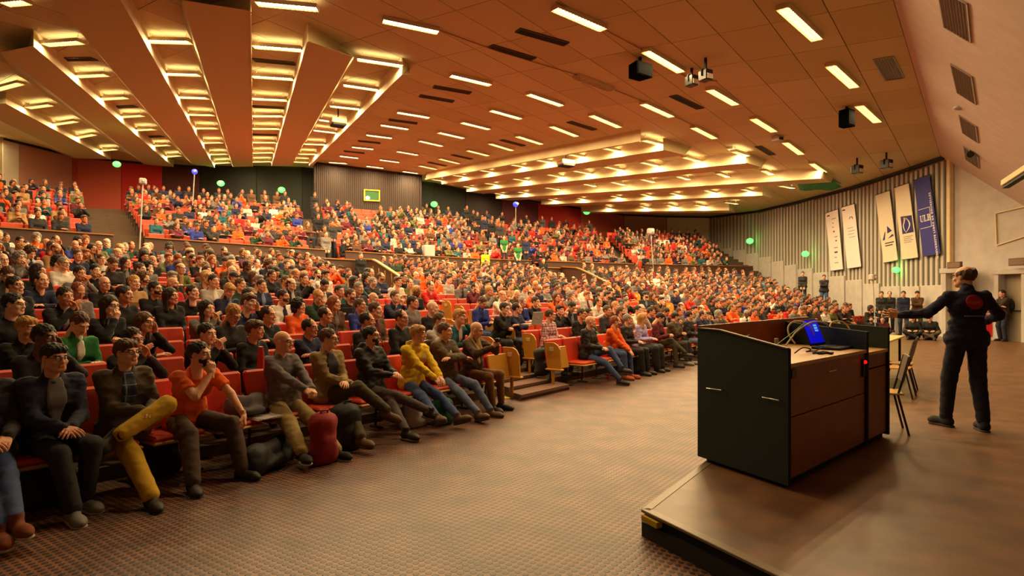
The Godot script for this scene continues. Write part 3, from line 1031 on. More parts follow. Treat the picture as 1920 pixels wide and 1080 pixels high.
	for g in gr:
		grille(on_ceil(g[0], g[1], -0.004), on_ceil(g[2], g[3], -0.004), 0.26, "dark slotted air grille " + g[4], M.vent, Vector3(0.07, 1, 0.025).normalized())
	var pale := mat("pale_grille", c8(120, 92, 60), 0.7)
	grille(on_ceil(1656, 108, -0.004), on_ceil(1678, 148, -0.004), 0.42, "striped grey air grille beside the soffit edge", M.grey_plastic, Vector3(0.07, 1, 0.025).normalized())
	for s in [[1786, -10, 1796, 64, 0.55, "large, nearest"], [1803, 131, 1813, 184, 0.5, "second"], [1815, 226, 1820, 258, 0.5, "third"], [1821, 283, 1824, 307, 0.5, "last"]]:
		var a := on_soffit(s[0], s[1])
		var b := on_soffit(s[2], s[3])
		grille(a, b, s[4], "greyish louvred panel in the pinkish soffit, " + s[5], mat("soffit_grille", c8(150, 132, 122), 0.7), Vector3(0.79, 1, 0.613).normalized())
	# green exit lamps
	for e in [[219, 308, 27.0, "on the red back wall panel"], [414, 344, 36.4, "on the black wall, nearer the far corner"], [528, 356, 35.9, "on the black wall beside the booth"], [814, 383, 38.6, "on the black wall past the booth"], [1100, 397, 45.2, "below the ceiling on the pinkish wall panel"], [1406, 452, 41.5, "on the slatted wall, farthest"], [1510, 476, 34.7, "on the slatted wall under the sponsor banners"], [1680, 506, 26.6, "on the slatted wall below the tall banners"]]:
		exit_lamp(at_depth(e[0], e[1], e[2]), "round glowing green emergency lamp " + e[3], e[2])

func on_soffit(px: float, py: float) -> Vector3:
	var dir := Vector3((px - CX) / F, (CY - py) / F, -1)
	var o := to3(LIP_A, ceil_h(LIP_A.x, LIP_A.y))
	var e := (to3(LIP_B, ceil_h(LIP_B.x, LIP_B.y)) - o).normalized()
	var m := Vector3(0.79, -1.0, 0.613)
	var nrm := e.cross(m).normalized()
	var eye := Vector3(0, EYE, 0)
	var t := (o - eye).dot(nrm) / dir.dot(nrm)
	return eye + dir * t

func grille(a: Vector3, b: Vector3, w: float, label: String, m: Material, nrm: Vector3) -> void:
	var x := (b - a).normalized()
	var z := x.cross(nrm).normalized()
	var t := Transform3D(Basis(x, z.cross(x).normalized(), z), (a + b) * 0.5)
	var len := a.distance_to(b)
	var o := thing("air_grille", label, "grille", t, "air grilles in the ceiling")
	var fr := MB.new()
	for s in [-1.0, 1.0]:
		fr.box(Transform3D(Basis(), Vector3(0, -0.01, s * w * 0.5)), Vector3(len, 0.03, 0.025))
		fr.box(Transform3D(Basis(), Vector3(s * len * 0.5, -0.01, 0)), Vector3(0.025, 0.03, w))
	obj("frame", fr.done(m), o)
	var bk := MB.new()
	bk.box(Transform3D(Basis(), Vector3(0, -0.001, 0)), Vector3(len, 0.004, w))
	obj("backing", bk.done(M.matt_black if m == M.vent else M.vent_slat), o)
	var n := int(w / 0.06)
	for k in n:
		var sl := MB.new()
		sl.box(Transform3D(Basis(Vector3.RIGHT, 0.6), Vector3(0, -0.012, (k + 0.5) * w / n - w * 0.5)), Vector3(len * 0.98, 0.022, 0.008))
		obj("slat", sl.done(m), o)

func exit_lamp(p: Vector3, label: String, d: float) -> void:
	var o := thing("exit_lamp", label, "emergency lamp", Transform3D(Basis(Vector3.UP, atan2(-p.x, -p.z) ), p), "green emergency lamps")
	var r := 0.0042 * d + 0.02
	var g := MB.new()
	g.ball(Vector3(0, 0, 0.02), Vector3(r * 1.2, r, 0.09), 14, 9)
	obj("glass", g.done(M.exit_glow), o)
	var b := MB.new()
	b.box(Transform3D(Basis(), Vector3(0, 0, -0.06)), Vector3(r * 1.5, r * 1.3, 0.06), 0.01)
	obj("housing", b.done(M.grey_plastic), o)
	var l := OmniLight3D.new()
	l.name = "light"
	l.light_color = Color(0.4, 1.0, 0.4)
	l.light_energy = 0.18
	l.light_size = 0.08
	l.shadow_enabled = true
	l.position = Vector3(0, 0, 0.22)
	o.add_child(l)

# ---------------------------------------------------------------- figures: a distance field joined smoothly, meshed as surface nets
class Shape:   # an indexed smooth surface
	var v := PackedVector3Array()
	var n := PackedVector3Array()
	var c := PackedColorArray()
	var idx := PackedInt32Array()
	func add(o: Shape, t: Transform3D) -> void:
		var base := v.size()
		var flip := t.basis.determinant() < 0.0
		var nb := t.basis.inverse().transposed()
		for p in o.v: v.append(t * p)
		for m in o.n: n.append((nb * m).normalized())
		c.append_array(o.c)
		if flip:
			for k in range(0, o.idx.size(), 3):
				idx.append(base + o.idx[k])
				idx.append(base + o.idx[k + 2])
				idx.append(base + o.idx[k + 1])
		else:
			for k in o.idx: idx.append(base + k)
	func into(mesh: ArrayMesh, material: Material, colours := false) -> ArrayMesh:
		if v.is_empty(): return mesh
		var a := []
		a.resize(Mesh.ARRAY_MAX)
		a[Mesh.ARRAY_VERTEX] = v
		a[Mesh.ARRAY_NORMAL] = n
		if colours:
			a[Mesh.ARRAY_COLOR] = c
		a[Mesh.ARRAY_INDEX] = idx
		mesh.add_surface_from_arrays(Mesh.PRIMITIVE_TRIANGLES, a)
		mesh.surface_set_material(mesh.get_surface_count() - 1, material)
		return mesh

class Field:
	var o: Vector3
	var h: float
	var nx: int
	var ny: int
	var nz: int
	var d := PackedFloat32Array()
	func _init(lo: Vector3, hi: Vector3, cell: float) -> void:
		o = lo
		h = cell
		nx = int((hi.x - lo.x) / cell) + 2
		ny = int((hi.y - lo.y) / cell) + 2
		nz = int((hi.z - lo.z) / cell) + 2
		d.resize(nx * ny * nz)
		d.fill(1.0)
	func span(lo: Vector3, hi: Vector3) -> Array:
		var a := ((lo - o) / h).floor()
		var b := ((hi - o) / h).ceil()
		return [maxi(0, int(a.x)), mini(nx - 1, int(b.x)), maxi(0, int(a.y)), mini(ny - 1, int(b.y)), maxi(0, int(a.z)), mini(nz - 1, int(b.z))]
	func cap(a: Vector3, b: Vector3, ra: float, rb: float, k := 0.03) -> void:
		var m := maxf(ra, rb) + k + h * 2.0
		var e := Vector3(m, m, m)
		var s := span(a.min(b) - e, a.max(b) + e)
		var ba := b - a
		var inv := 1.0 / maxf(ba.length_squared(), 1e-8)
		var dr := rb - ra
		var ik := 0.25 / k
		for z in range(s[4], s[5] + 1):
			for y in range(s[2], s[3] + 1):
				var i: int = (z * ny + y) * nx + s[0]
				var pa := o + Vector3(s[0], y, z) * h - a
				for x in range(s[0], s[1] + 1):
					var t := clampf(pa.dot(ba) * inv, 0.0, 1.0)
					var w := (pa - ba * t).length() - ra - dr * t
					var q := d[i]
					var f := k - absf(q - w)
					if f > 0.0:
						d[i] = minf(q, w) - f * f * ik
					elif w < q:
						d[i] = w
					pa.x += h
					i += 1
	func ell(c: Vector3, r: Vector3, k := 0.02, mode := 0) -> void:   # mode 0 joins, 1 cuts away, 2 keeps only what is inside
		var m := k + h * 2.0
		var e := r + Vector3(m, m, m)
		var s := span(c - e, c + e)
		if mode == 2: s = [0, nx - 1, 0, ny - 1, 0, nz - 1]
		var r2 := r * r
		var ik := 0.25 / k
		for z in range(s[4], s[5] + 1):
			for y in range(s[2], s[3] + 1):
				var i: int = (z * ny + y) * nx + s[0]
				var p := o + Vector3(s[0], y, z) * h - c
				for x in range(s[0], s[1] + 1):
					var k0 := (p / r).length()
					var w := k0 * (k0 - 1.0) / maxf((p / r2).length(), 1e-5)
					var q := d[i]
					if mode == 0:
						var f := k - absf(q - w)
						if f > 0.0: d[i] = minf(q, w) - f * f * ik
						elif w < q: d[i] = w
					else:
						if mode == 1: w = -w
						var f := k - absf(q - w)
						if f > 0.0: d[i] = maxf(q, w) + f * f * ik
						elif w > q: d[i] = w
					p.x += h
					i += 1
	func plane(p0: Vector3, nrm: Vector3) -> void:   # keeps what lies behind the plane
		var i := 0
		for z in nz:
			for y in ny:
				var w := (o + Vector3(0, y, z) * h - p0).dot(nrm)
				for x in nx:
					if w > d[i]: d[i] = w
					w += nrm.x * h
					i += 1
	func rough(f: FastNoiseLite, amount: float, stretch := Vector3.ONE) -> void:
		var i := 0
		for z in nz:
			for y in ny:
				for x in nx:
					if absf(d[i]) < 0.03:
						d[i] += f.get_noise_3dv((o + Vector3(x, y, z) * h) * stretch) * amount
					i += 1
	func mesh() -> Shape:
		var out := Shape.new()
		var at := PackedInt32Array()
		at.resize(nx * ny * nz)
		at.fill(-1)
		var sy := nx
		var sz := nx * ny
		var lim := h * 3.2
		var v := PackedVector3Array()
		for z in nz - 1:
			for y in ny - 1:
				var i := z * sz + y * sy
				for x in nx - 1:
					var a := d[i]
					if a < lim and a > -lim:
						var b := d[i + 1]
						var c := d[i + sy]
						var e := d[i + sy + 1]
						var f := d[i + sz]
						var g := d[i + sz + 1]
						var p := d[i + sz + sy]
						var q := d[i + sz + sy + 1]
						var inside := int(a < 0.0) + int(b < 0.0) + int(c < 0.0) + int(e < 0.0) + int(f < 0.0) + int(g < 0.0) + int(p < 0.0) + int(q < 0.0)
						if inside > 0 and inside < 8:
							var sum := Vector3()
							var cnt := 0
							if (a < 0.0) != (b < 0.0): sum += Vector3(a / (a - b), 0, 0); cnt += 1
							if (c < 0.0) != (e < 0.0): sum += Vector3(c / (c - e), 1, 0); cnt += 1
							if (f < 0.0) != (g < 0.0): sum += Vector3(f / (f - g), 0, 1); cnt += 1
							if (p < 0.0) != (q < 0.0): sum += Vector3(p / (p - q), 1, 1); cnt += 1
							if (a < 0.0) != (c < 0.0): sum += Vector3(0, a / (a - c), 0); cnt += 1
							if (b < 0.0) != (e < 0.0): sum += Vector3(1, b / (b - e), 0); cnt += 1
							if (f < 0.0) != (p < 0.0): sum += Vector3(0, f / (f - p), 1); cnt += 1
							if (g < 0.0) != (q < 0.0): sum += Vector3(1, g / (g - q), 1); cnt += 1
							if (a < 0.0) != (f < 0.0): sum += Vector3(0, 0, a / (a - f)); cnt += 1
							if (b < 0.0) != (g < 0.0): sum += Vector3(1, 0, b / (b - g)); cnt += 1
							if (c < 0.0) != (p < 0.0): sum += Vector3(0, 1, c / (c - p)); cnt += 1
							if (e < 0.0) != (q < 0.0): sum += Vector3(1, 1, e / (e - q)); cnt += 1
							at[i] = v.size()
							v.append(o + (Vector3(x, y, z) + sum / cnt) * h)
					i += 1
		var idx := PackedInt32Array()
		for z in range(1, nz - 1):
			for y in range(1, ny - 1):
				var i := z * sz + y * sy + 1
				for x in range(1, nx - 1):
					if at[i] >= 0:
						var ins := d[i] < 0.0
						for ax in 3:
							var st := 1 if ax == 0 else (sy if ax == 1 else sz)
							if ins != (d[i + st] < 0.0):
								var u := sy if ax == 0 else (sz if ax == 1 else 1)
								var w := sz if ax == 0 else (1 if ax == 1 else sy)
								var q0 := at[i]
								var q1 := at[i - u]
								var q2 := at[i - u - w]
								var q3 := at[i - w]
								if q0 >= 0 and q1 >= 0 and q2 >= 0 and q3 >= 0:
									if ins: idx.append_array([q0, q2, q1, q0, q3, q2])
									else: idx.append_array([q0, q1, q2, q0, q2, q3])
					i += 1
		var nn := PackedVector3Array()
		nn.resize(v.size())
		for k in range(0, idx.size(), 3):
			var a := v[idx[k]]
			var m := (v[idx[k + 2]] - a).cross(v[idx[k + 1]] - a)
			nn[idx[k]] += m
			nn[idx[k + 1]] += m
			nn[idx[k + 2]] += m
		for k in nn.size(): nn[k] = nn[k].normalized()
		out.v = v
		out.n = nn
		out.idx = idx
		out.c.resize(v.size())
		out.c.fill(Color.WHITE)
		return out

var TPL := {}     # head, hands, hair, shoes: made once

func bend(a: Vector3, b: Vector3, l1: float, l2: float, pole: Vector3) -> Array:   # two-bone reach: [middle joint, end]
	var ab := b - a
	var l := clampf(ab.length(), absf(l1 - l2) + 0.02, (l1 + l2) * 0.995)
	var dir := ab.normalized()
	var x := (l1 * l1 - l2 * l2 + l * l) / (2.0 * l)
	var y := sqrt(maxf(0.0, l1 * l1 - x * x))
	var side := (pole - dir * pole.dot(dir)).normalized()
	return [a + dir * x + side * y, a + dir * l]

func make_head(wide: float, long: float, nose: float) -> Shape:
	var f := Field.new(Vector3(-0.11, -0.24, -0.14), Vector3(0.11, 0.14, 0.15), 0.0052)
	f.ell(Vector3(0, 0.03, -0.015), Vector3(0.074 * wide, 0.088, 0.094), 0.02)
	f.ell(Vector3(0, -0.03, 0.022), Vector3(0.06 * wide, 0.082 * long, 0.07), 0.03)
	f.cap(Vector3(-0.022 * wide, -0.088 * long, 0.056), Vector3(0.022 * wide, -0.088 * long, 0.056), 0.022, 0.022, 0.03)
	f.cap(Vector3(-0.052 * wide, -0.06 * long, 0.01), Vector3(-0.02, -0.09 * long, 0.055), 0.018, 0.016, 0.03)
	f.cap(Vector3(0.052 * wide, -0.06 * long, 0.01), Vector3(0.02, -0.09 * long, 0.055), 0.018, 0.016, 0.03)
	f.cap(Vector3(-0.036, 0.024, 0.078), Vector3(0.036, 0.024, 0.078), 0.012, 0.012, 0.018)
	for s in [-1.0, 1.0]:
		f.ell(Vector3(s * 0.031, 0.004, 0.093), Vector3(0.016, 0.011, 0.012), 0.012, 1)
		f.ell(Vector3(s * 0.042 * wide, -0.03, 0.066), Vector3(0.02, 0.016, 0.014), 0.02)
		f.ell(Vector3(s * 0.074 * wide, -0.004, -0.008), Vector3(0.011, 0.031, 0.019), 0.008)
		f.cap(Vector3(s * 0.012, -0.032, 0.096), Vector3(s * 0.013, -0.033, 0.094), 0.008, 0.008, 0.01)
	f.cap(Vector3(0, 0.012, 0.088), Vector3(0, -0.028, 0.099 + 0.006 * nose), 0.008, 0.0115, 0.014)
	f.cap(Vector3(-0.017, -0.058 * long, 0.088), Vector3(0.017, -0.058 * long, 0.088), 0.007, 0.007, 0.008)
	f.cap(Vector3(-0.013, -0.068 * long, 0.086), Vector3(0.013, -0.068 * long, 0.086), 0.008, 0.008, 0.008)
	f.cap(Vector3(0, -0.06, -0.025), Vector3(0, -0.2, -0.045), 0.053, 0.06, 0.03)
	var s := f.mesh()
	for i in s.v.size():
		var p := s.v[i]
		if p.z > 0.08 and absf(p.x) < 0.026 and absf(p.y + 0.063 * long) < 0.013: s.c[i] = Color(0.72, 0.42, 0.38)
		elif p.z > 0.066 and absf(p.x) > 0.012 and absf(p.x) < 0.05 and p.y > 0.017 and p.y < 0.03: s.c[i] = Color(0.28, 0.2, 0.15)
	return s

func make_hand(curl: float, spread: float) -> Shape:   # wrist at the origin, fingers along +z, palm towards -y, thumb on +x
	var f := Field.new(Vector3(-0.06, -0.1, -0.05), Vector3(0.085, 0.04, 0.21), 0.0048)
	f.cap(Vector3(0, 0, -0.04), Vector3(0, 0, 0.02), 0.024, 0.026, 0.01)
	var lens := [0.062, 0.078, 0.084, 0.076]
	for k in 4:
		var x := -0.031 + 0.0205 * k
		var kn := Vector3(x, 0.002 - 0.002 * absf(k - 1.7), 0.088 - 0.006 * absf(k - 2.0))
		f.cap(Vector3(x * 0.6, 0, 0.01), kn, 0.016, 0.0125, 0.012)
		var a := curl * (0.7 + 0.06 * k)
		var p := kn
		var dir := Vector3(spread * (k - 1.5) * 0.25, 0, 1).normalized()
		for j in 3:
			dir = dir.rotated(Vector3.RIGHT, a * (0.8 if j == 0 else 1.0))
			var l: float = lens[k] * ([0.46, 0.3, 0.24][j])
			f.cap(p, p + dir * l, 0.0098 - 0.001 * j, 0.009 - 0.001 * j, 0.004)
			p += dir * l
	var t0 := Vector3(0.026, -0.006, 0.022)
	var t1 := Vector3(0.05, -0.018 - 0.012 * curl, 0.052)
	var t2 := Vector3(0.054 - 0.02 * curl, -0.024 - 0.02 * curl, 0.083)
	var t3 := Vector3(0.052 - 0.034 * curl, -0.026 - 0.026 * curl, 0.106)
	f.cap(t0, t1, 0.018, 0.013, 0.012)
	f.cap(t1, t2, 0.0115, 0.0105, 0.005)
	f.cap(t2, t3, 0.0105, 0.0085, 0.004)
	return f.mesh()

func make_hair(kind: String) -> Shape:
	var big := kind in ["long", "curly", "tail"]
	var f := Field.new(Vector3(-0.14, -0.26 if big else -0.13, -0.18), Vector3(0.14, 0.17, 0.13), 0.0068)
	var nz := FastNoiseLite.new()
	nz.frequency = 22.0
	nz.seed = 4
	match kind:
		"short", "receding", "ring", "fringe":
			f.ell(Vector3(0, 0.036, -0.022), Vector3(0.084, 0.096, 0.104), 0.01)
			f.ell(Vector3(0, -0.2, 0.0), Vector3(0.16, 0.155, 0.2), 0.012, 1)
			if kind == "fringe":
				f.ell(Vector3(0, 0.075, 0.05), Vector3(0.07, 0.04, 0.045), 0.02)
				f.ell(Vector3(0, -0.055, 0.09), Vector3(0.083, 0.095, 0.075), 0.01, 1)
			else:
				f.ell(Vector3(0, -0.035, 0.088), Vector3(0.083, 0.098, 0.075), 0.012, 1)
			for s in [-1.0, 1.0]: f.ell(Vector3(s * 0.088, -0.015, 0.02), Vector3(0.028, 0.042, 0.038), 0.008, 1)
			if kind == "receding": f.ell(Vector3(0, 0.1, 0.085), Vector3(0.062, 0.07, 0.075), 0.02, 1)
			if kind == "ring": f.ell(Vector3(0, 0.13, 0.04), Vector3(0.1, 0.1, 0.15), 0.012, 1)
			f.rough(nz, 0.014, Vector3(2.0, 0.6, 1.2))
		"long", "tail":
			f.ell(Vector3(0, 0.036, -0.022), Vector3(0.087, 0.099, 0.106), 0.01)
			if kind == "long":
				for s in [-1.0, 1.0]:
					f.cap(Vector3(s * 0.066, 0.02, -0.01), Vector3(s * 0.082, -0.21, -0.005), 0.026, 0.028, 0.04)
				f.cap(Vector3(0, 0.0, -0.07), Vector3(0, -0.2, -0.09), 0.06, 0.05, 0.05)
			else:
				f.cap(Vector3(0, 0.0, -0.1), Vector3(0, -0.17, -0.14), 0.03, 0.02, 0.03)
				f.ell(Vector3(0, -0.21, 0.03), Vector3(0.16, 0.15, 0.13), 0.012, 1)
			f.ell(Vector3(0, -0.06, 0.09), Vector3(0.058, 0.125, 0.1), 0.012, 1)
			f.rough(nz, 0.009, Vector3(2.0, 0.3, 2.0))
		"curly":
			f.ell(Vector3(0, 0.035, -0.025), Vector3(0.105, 0.112, 0.118), 0.02)
			f.cap(Vector3(-0.05, -0.06, -0.05), Vector3(0.05, -0.06, -0.05), 0.06, 0.06, 0.04)
			f.ell(Vector3(0, -0.05, 0.1), Vector3(0.066, 0.11, 0.09), 0.012, 1)
			f.rough(nz, 0.026)
		"cap":
			f.ell(Vector3(0, 0.04, -0.02), Vector3(0.086, 0.096, 0.106), 0.01)
			f.plane(Vector3(0, 0.04, 0), Vector3(0, -0.95, -0.3).normalized())
			f.ell(Vector3(0, 0.042, 0.1), Vector3(0.062, 0.009, 0.06), 0.006)
		"beanie":
			f.ell(Vector3(0, 0.045, -0.02), Vector3(0.09, 0.108, 0.11), 0.01)
			f.plane(Vector3(0, 0.03, 0.02), Vector3(0, -0.95, -0.3).normalized())
		"beard":
			f = Field.new(Vector3(-0.09, -0.15, -0.06), Vector3(0.09, 0.03, 0.13), 0.0055)
			f.ell(Vector3(0, -0.056, 0.024), Vector3(0.064, 0.062, 0.074), 0.02)
			f.cap(Vector3(-0.018, -0.092, 0.056), Vector3(0.018, -0.092, 0.056), 0.025, 0.025, 0.02)
			f.ell(Vector3(0, 0.06, 0.045), Vector3(0.1, 0.1, 0.1), 0.01, 1)
			f.ell(Vector3(0, -0.06, 0.11), Vector3(0.019, 0.012, 0.03), 0.006, 1)
			f.rough(nz, 0.006)
	return f.mesh()

func make_shoe() -> Shape:   # ankle at the origin, toe along +z, sole at y = -0.09
	var f := Field.new(Vector3(-0.07, -0.12, -0.12), Vector3(0.07, 0.05, 0.24), 0.009)
	f.cap(Vector3(0, 0.03, -0.005), Vector3(0, -0.04, -0.02), 0.045, 0.044, 0.03)
	f.cap(Vector3(0, -0.045, -0.04), Vector3(0, -0.05, 0.13), 0.042, 0.044, 0.04)
	f.ell(Vector3(0, -0.058, 0.13), Vector3(0.05, 0.038, 0.08), 0.03)
	f.plane(Vector3(0, -0.088, 0), Vector3(0, -1, 0))
	return f.mesh()

func make_sole() -> Shape:
	var f := Field.new(Vector3(-0.08, -0.12, -0.12), Vector3(0.08, -0.05, 0.24), 0.009)
	f.cap(Vector3(0, -0.086, -0.045), Vector3(0, -0.086, 0.14), 0.046, 0.054, 0.02)
	f.ell(Vector3(0, -0.09, 0.05), Vector3(0.075, 0.017, 0.19), 0.006, 2)
	return f.mesh()

func templates() -> void:
	TPL.head = [make_head(1.0, 1.0, 1.0), make_head(0.94, 1.08, 1.3), make_head(1.06, 0.97, 0.6)]
	TPL.hand = {"relaxed": make_hand(0.42, 0.3), "fist": make_hand(1.25, 0.0), "open": make_hand(0.12, 0.8)}
	for k in ["short", "receding", "ring", "fringe", "long", "tail", "curly", "cap", "beanie", "beard"]: TPL[k] = make_hair(k)
	TPL.shoe = make_shoe()
	TPL.sole = make_sole()
	var ew := MB.new()
	var ir := MB.new()
	for s in [-1.0, 1.0]:
		ew.ball(Vector3(s * 0.031, 0.004, 0.079), Vector3(0.0125, 0.0125, 0.0125), 8, 6)
		ir.ball(Vector3(s * 0.031, 0.004, 0.0865), Vector3(0.0062, 0.0062, 0.0058), 6, 5)
	TPL.eye = ew
	TPL.iris = ir
	var gl := MB.new()
	for s in [-1.0, 1.0]:
		var ring := []
		for k in 13: ring.append(Vector3(s * 0.034 + cos(TAU * k / 12.0) * 0.024, 0.004 + sin(TAU * k / 12.0) * 0.018, 0.104))
		gl.tube(ring, 0.0022, 4, false)
		gl.tube([Vector3(s * 0.058, 0.008, 0.103), Vector3(s * 0.077, 0.01, 0.06), Vector3(s * 0.08, 0.008, 0.0)], 0.0022, 4)
	gl.tube([Vector3(-0.011, 0.008, 0.106), Vector3(0.011, 0.008, 0.106)], 0.0022, 4)
	TPL.glasses = gl.done(mat("glasses", c8(20, 18, 18), 0.3))
	for k in ["skin_0", "skin_1", "skin_2", "skin_3"]:
		var m := mat(k, [c8(226, 168, 134), c8(212, 148, 112), c8(234, 186, 156), c8(112, 72, 50)][int(k.right(1))], 0.55)
		m.vertex_color_use_as_albedo = true


	mat("eye_white", c8(225, 218, 208), 0.3)
	mat("iris", c8(40, 28, 20), 0.25)

func basis_to(z: Vector3, up: Vector3) -> Basis:
	var zz := z.normalized()
	var x := up.cross(zz)
	if x.length() < 1e-3: x = Vector3.RIGHT.cross(zz)
	x = x.normalized()
	return Basis(x, zz.cross(x), zz)

# a pose in the figure's own space: x to its left, y up, z ahead. Everything has a seated default.
func joints(p: Dictionary) -> Dictionary:
	var j := {}
	var hip: Vector3 = p.get("hip", Vector3(0, 0.55, -0.05))
	var lean: float = p.get("lean", 0.06)
	var side: float = p.get("side", 0.0)
	var tw := Basis(Vector3.UP, p.get("twist", 0.0))
	var sp := Vector3(sin(side), cos(lean) * cos(side), sin(lean)).normalized()
	j.hip = hip
	j.sp = sp
	j.tw = tw
	j.belly = hip + sp * 0.14
	j.chest = hip + sp * 0.33
	j.neck = hip + sp * 0.5
	var x := tw * Vector3(1, 0, 0)
	j.x = x
	var hb := Basis().scaled(Vector3(0.99, 0.99, 0.99)) * Basis(Vector3.UP, p.get("yaw", 0.0)) * Basis(Vector3.RIGHT, -p.get("pitch", 0.0)) * Basis(Vector3.BACK, p.get("roll", 0.0))
	j.head = Transform3D(hb, j.neck + Vector3(0, 0.137, 0.035) + sp * 0.02 + hb * Vector3(0, 0.0, 0.012))
	var w: float = p.get("shoulders", 0.165)
	for s in [1, -1]:
		var sfx := "l" if s == 1 else "r"
		var sh: Vector3 = hip + sp * 0.455 + x * (w * s)
		var target: Vector3 = p.get("hand_" + sfx, Vector3(0.1 * s, 0.67, 0.3))
		var pole: Vector3 = p.get("elbow_" + sfx, Vector3(0.5 * s, -0.6, -0.5))
		var arm := bend(sh, target, 0.29, 0.26, pole)
		j["shoulder_" + sfx] = sh
		j["elbow_" + sfx] = arm[0]
		j["wrist_" + sfx] = arm[1]
		var hip_s: Vector3 = hip + x.lerp(Vector3(1, 0, 0), 0.7).normalized() * (0.092 * s) + Vector3(0, -0.02, 0)
		var ank: Vector3 = p.get("foot_" + sfx, Vector3(0.12 * s, 0.09, 0.44))
		var leg := bend(hip_s, ank, 0.44, 0.44, p.get("knee_" + sfx, Vector3(0.1 * s, 1.0, 0.8)))
		j["hip_" + sfx] = hip_s
		j["knee_" + sfx] = leg[0]
		j["ankle_" + sfx] = leg[1]
		var toe: Vector3 = p.get("toe_" + sfx, Vector3())
		if toe == Vector3():
			toe = (leg[1] - hip_s) * Vector3(1, 0, 1)
			toe = (toe.normalized() + Vector3(0.25 * s, 0, 0.8)).normalized()
		j["toe_" + sfx] = toe
	return j

func bounds(j: Dictionary, keys: Array, m: float) -> Array:
	var lo: Vector3 = j[keys[0]]
	var hi: Vector3 = j[keys[0]]
	for k in keys:
		lo = lo.min(j[k])
		hi = hi.max(j[k])
	return [lo - Vector3(m, m, m), hi + Vector3(m, m, m)]

const ARMS := ["hip", "neck", "shoulder_l", "shoulder_r", "elbow_l", "elbow_r", "wrist_l", "wrist_r"]
const LEGS := ["hip", "hip_l", "hip_r", "knee_l", "knee_r", "ankle_l", "ankle_r"]

func torso(f: Field, j: Dictionary, g: float, belly := 0.0) -> void:
	var x: Vector3 = j.x
	f.cap(j.hip - x * 0.08, j.hip + x * 0.08, 0.108 + g, 0.108 + g, 0.06)
	f.cap(j.belly - x * 0.066 + Vector3(0, 0, belly), j.belly + x * 0.066 + Vector3(0, 0, belly), 0.1 + g + belly * 0.5, 0.1 + g + belly * 0.5, 0.06)
	f.cap(j.chest - x * 0.08, j.chest + x * 0.08, 0.1 + g, 0.1 + g, 0.06)
	f.cap(j.shoulder_l - Vector3(0, 0.01, 0), j.shoulder_r - Vector3(0, 0.01, 0), 0.046 + g, 0.046 + g, 0.06)
	f.cap(j.neck - j.sp * 0.06, j.neck + Vector3(0, 0.02, 0.01), 0.07 + g * 0.5, 0.055 + g * 0.5, 0.05)

func body_shape(j: Dictionary, p: Dictionary, cell: float, bare_arms := false) -> Shape:   # the whole body in one field, then the finer head and hands joined to it
	var b := bounds(j, ARMS + LEGS, 0.2)
	var f := Field.new(b[0], b[1], cell)
	torso(f, j, -0.022)
	for s in ["l", "r"]:
		var r := 0.0 if bare_arms else -0.006
		f.cap(j["shoulder_" + s], j["elbow_" + s], 0.046 + r, 0.04 + r, 0.03)
		f.cap(j["elbow_" + s], j["wrist_" + s], 0.041 + r, 0.028 + r, 0.015)
		f.cap(j["hip_" + s], j["knee_" + s], 0.07, 0.05, 0.03)
		f.cap(j["knee_" + s], j["ankle_" + s], 0.048, 0.038, 0.02)
	f.cap(j.neck - j.sp * 0.04, j.neck + Vector3(0, 0.06, 0.02), 0.055, 0.05, 0.03)
	var out := f.mesh()
	out.add(TPL.head[p.get("face", 0)], j.head)
	for s in [1, -1]:
		var sfx := "l" if s == 1 else "r"
		var dir: Vector3 = p.get("grip_" + sfx, j["wrist_" + sfx] - j["elbow_" + sfx])
		var palm: Vector3 = p.get("palm_" + sfx, Vector3(-0.4 * s, -1, 0))
		var hb := basis_to(dir, -palm)
		if s == 1: hb = Basis(-hb.x, hb.y, hb.z)   # the thumb of a left hand lies on the other side
		out.add(TPL.hand[p.get("hand", "relaxed")], Transform3D(hb, j["wrist_" + sfx]))
	return out

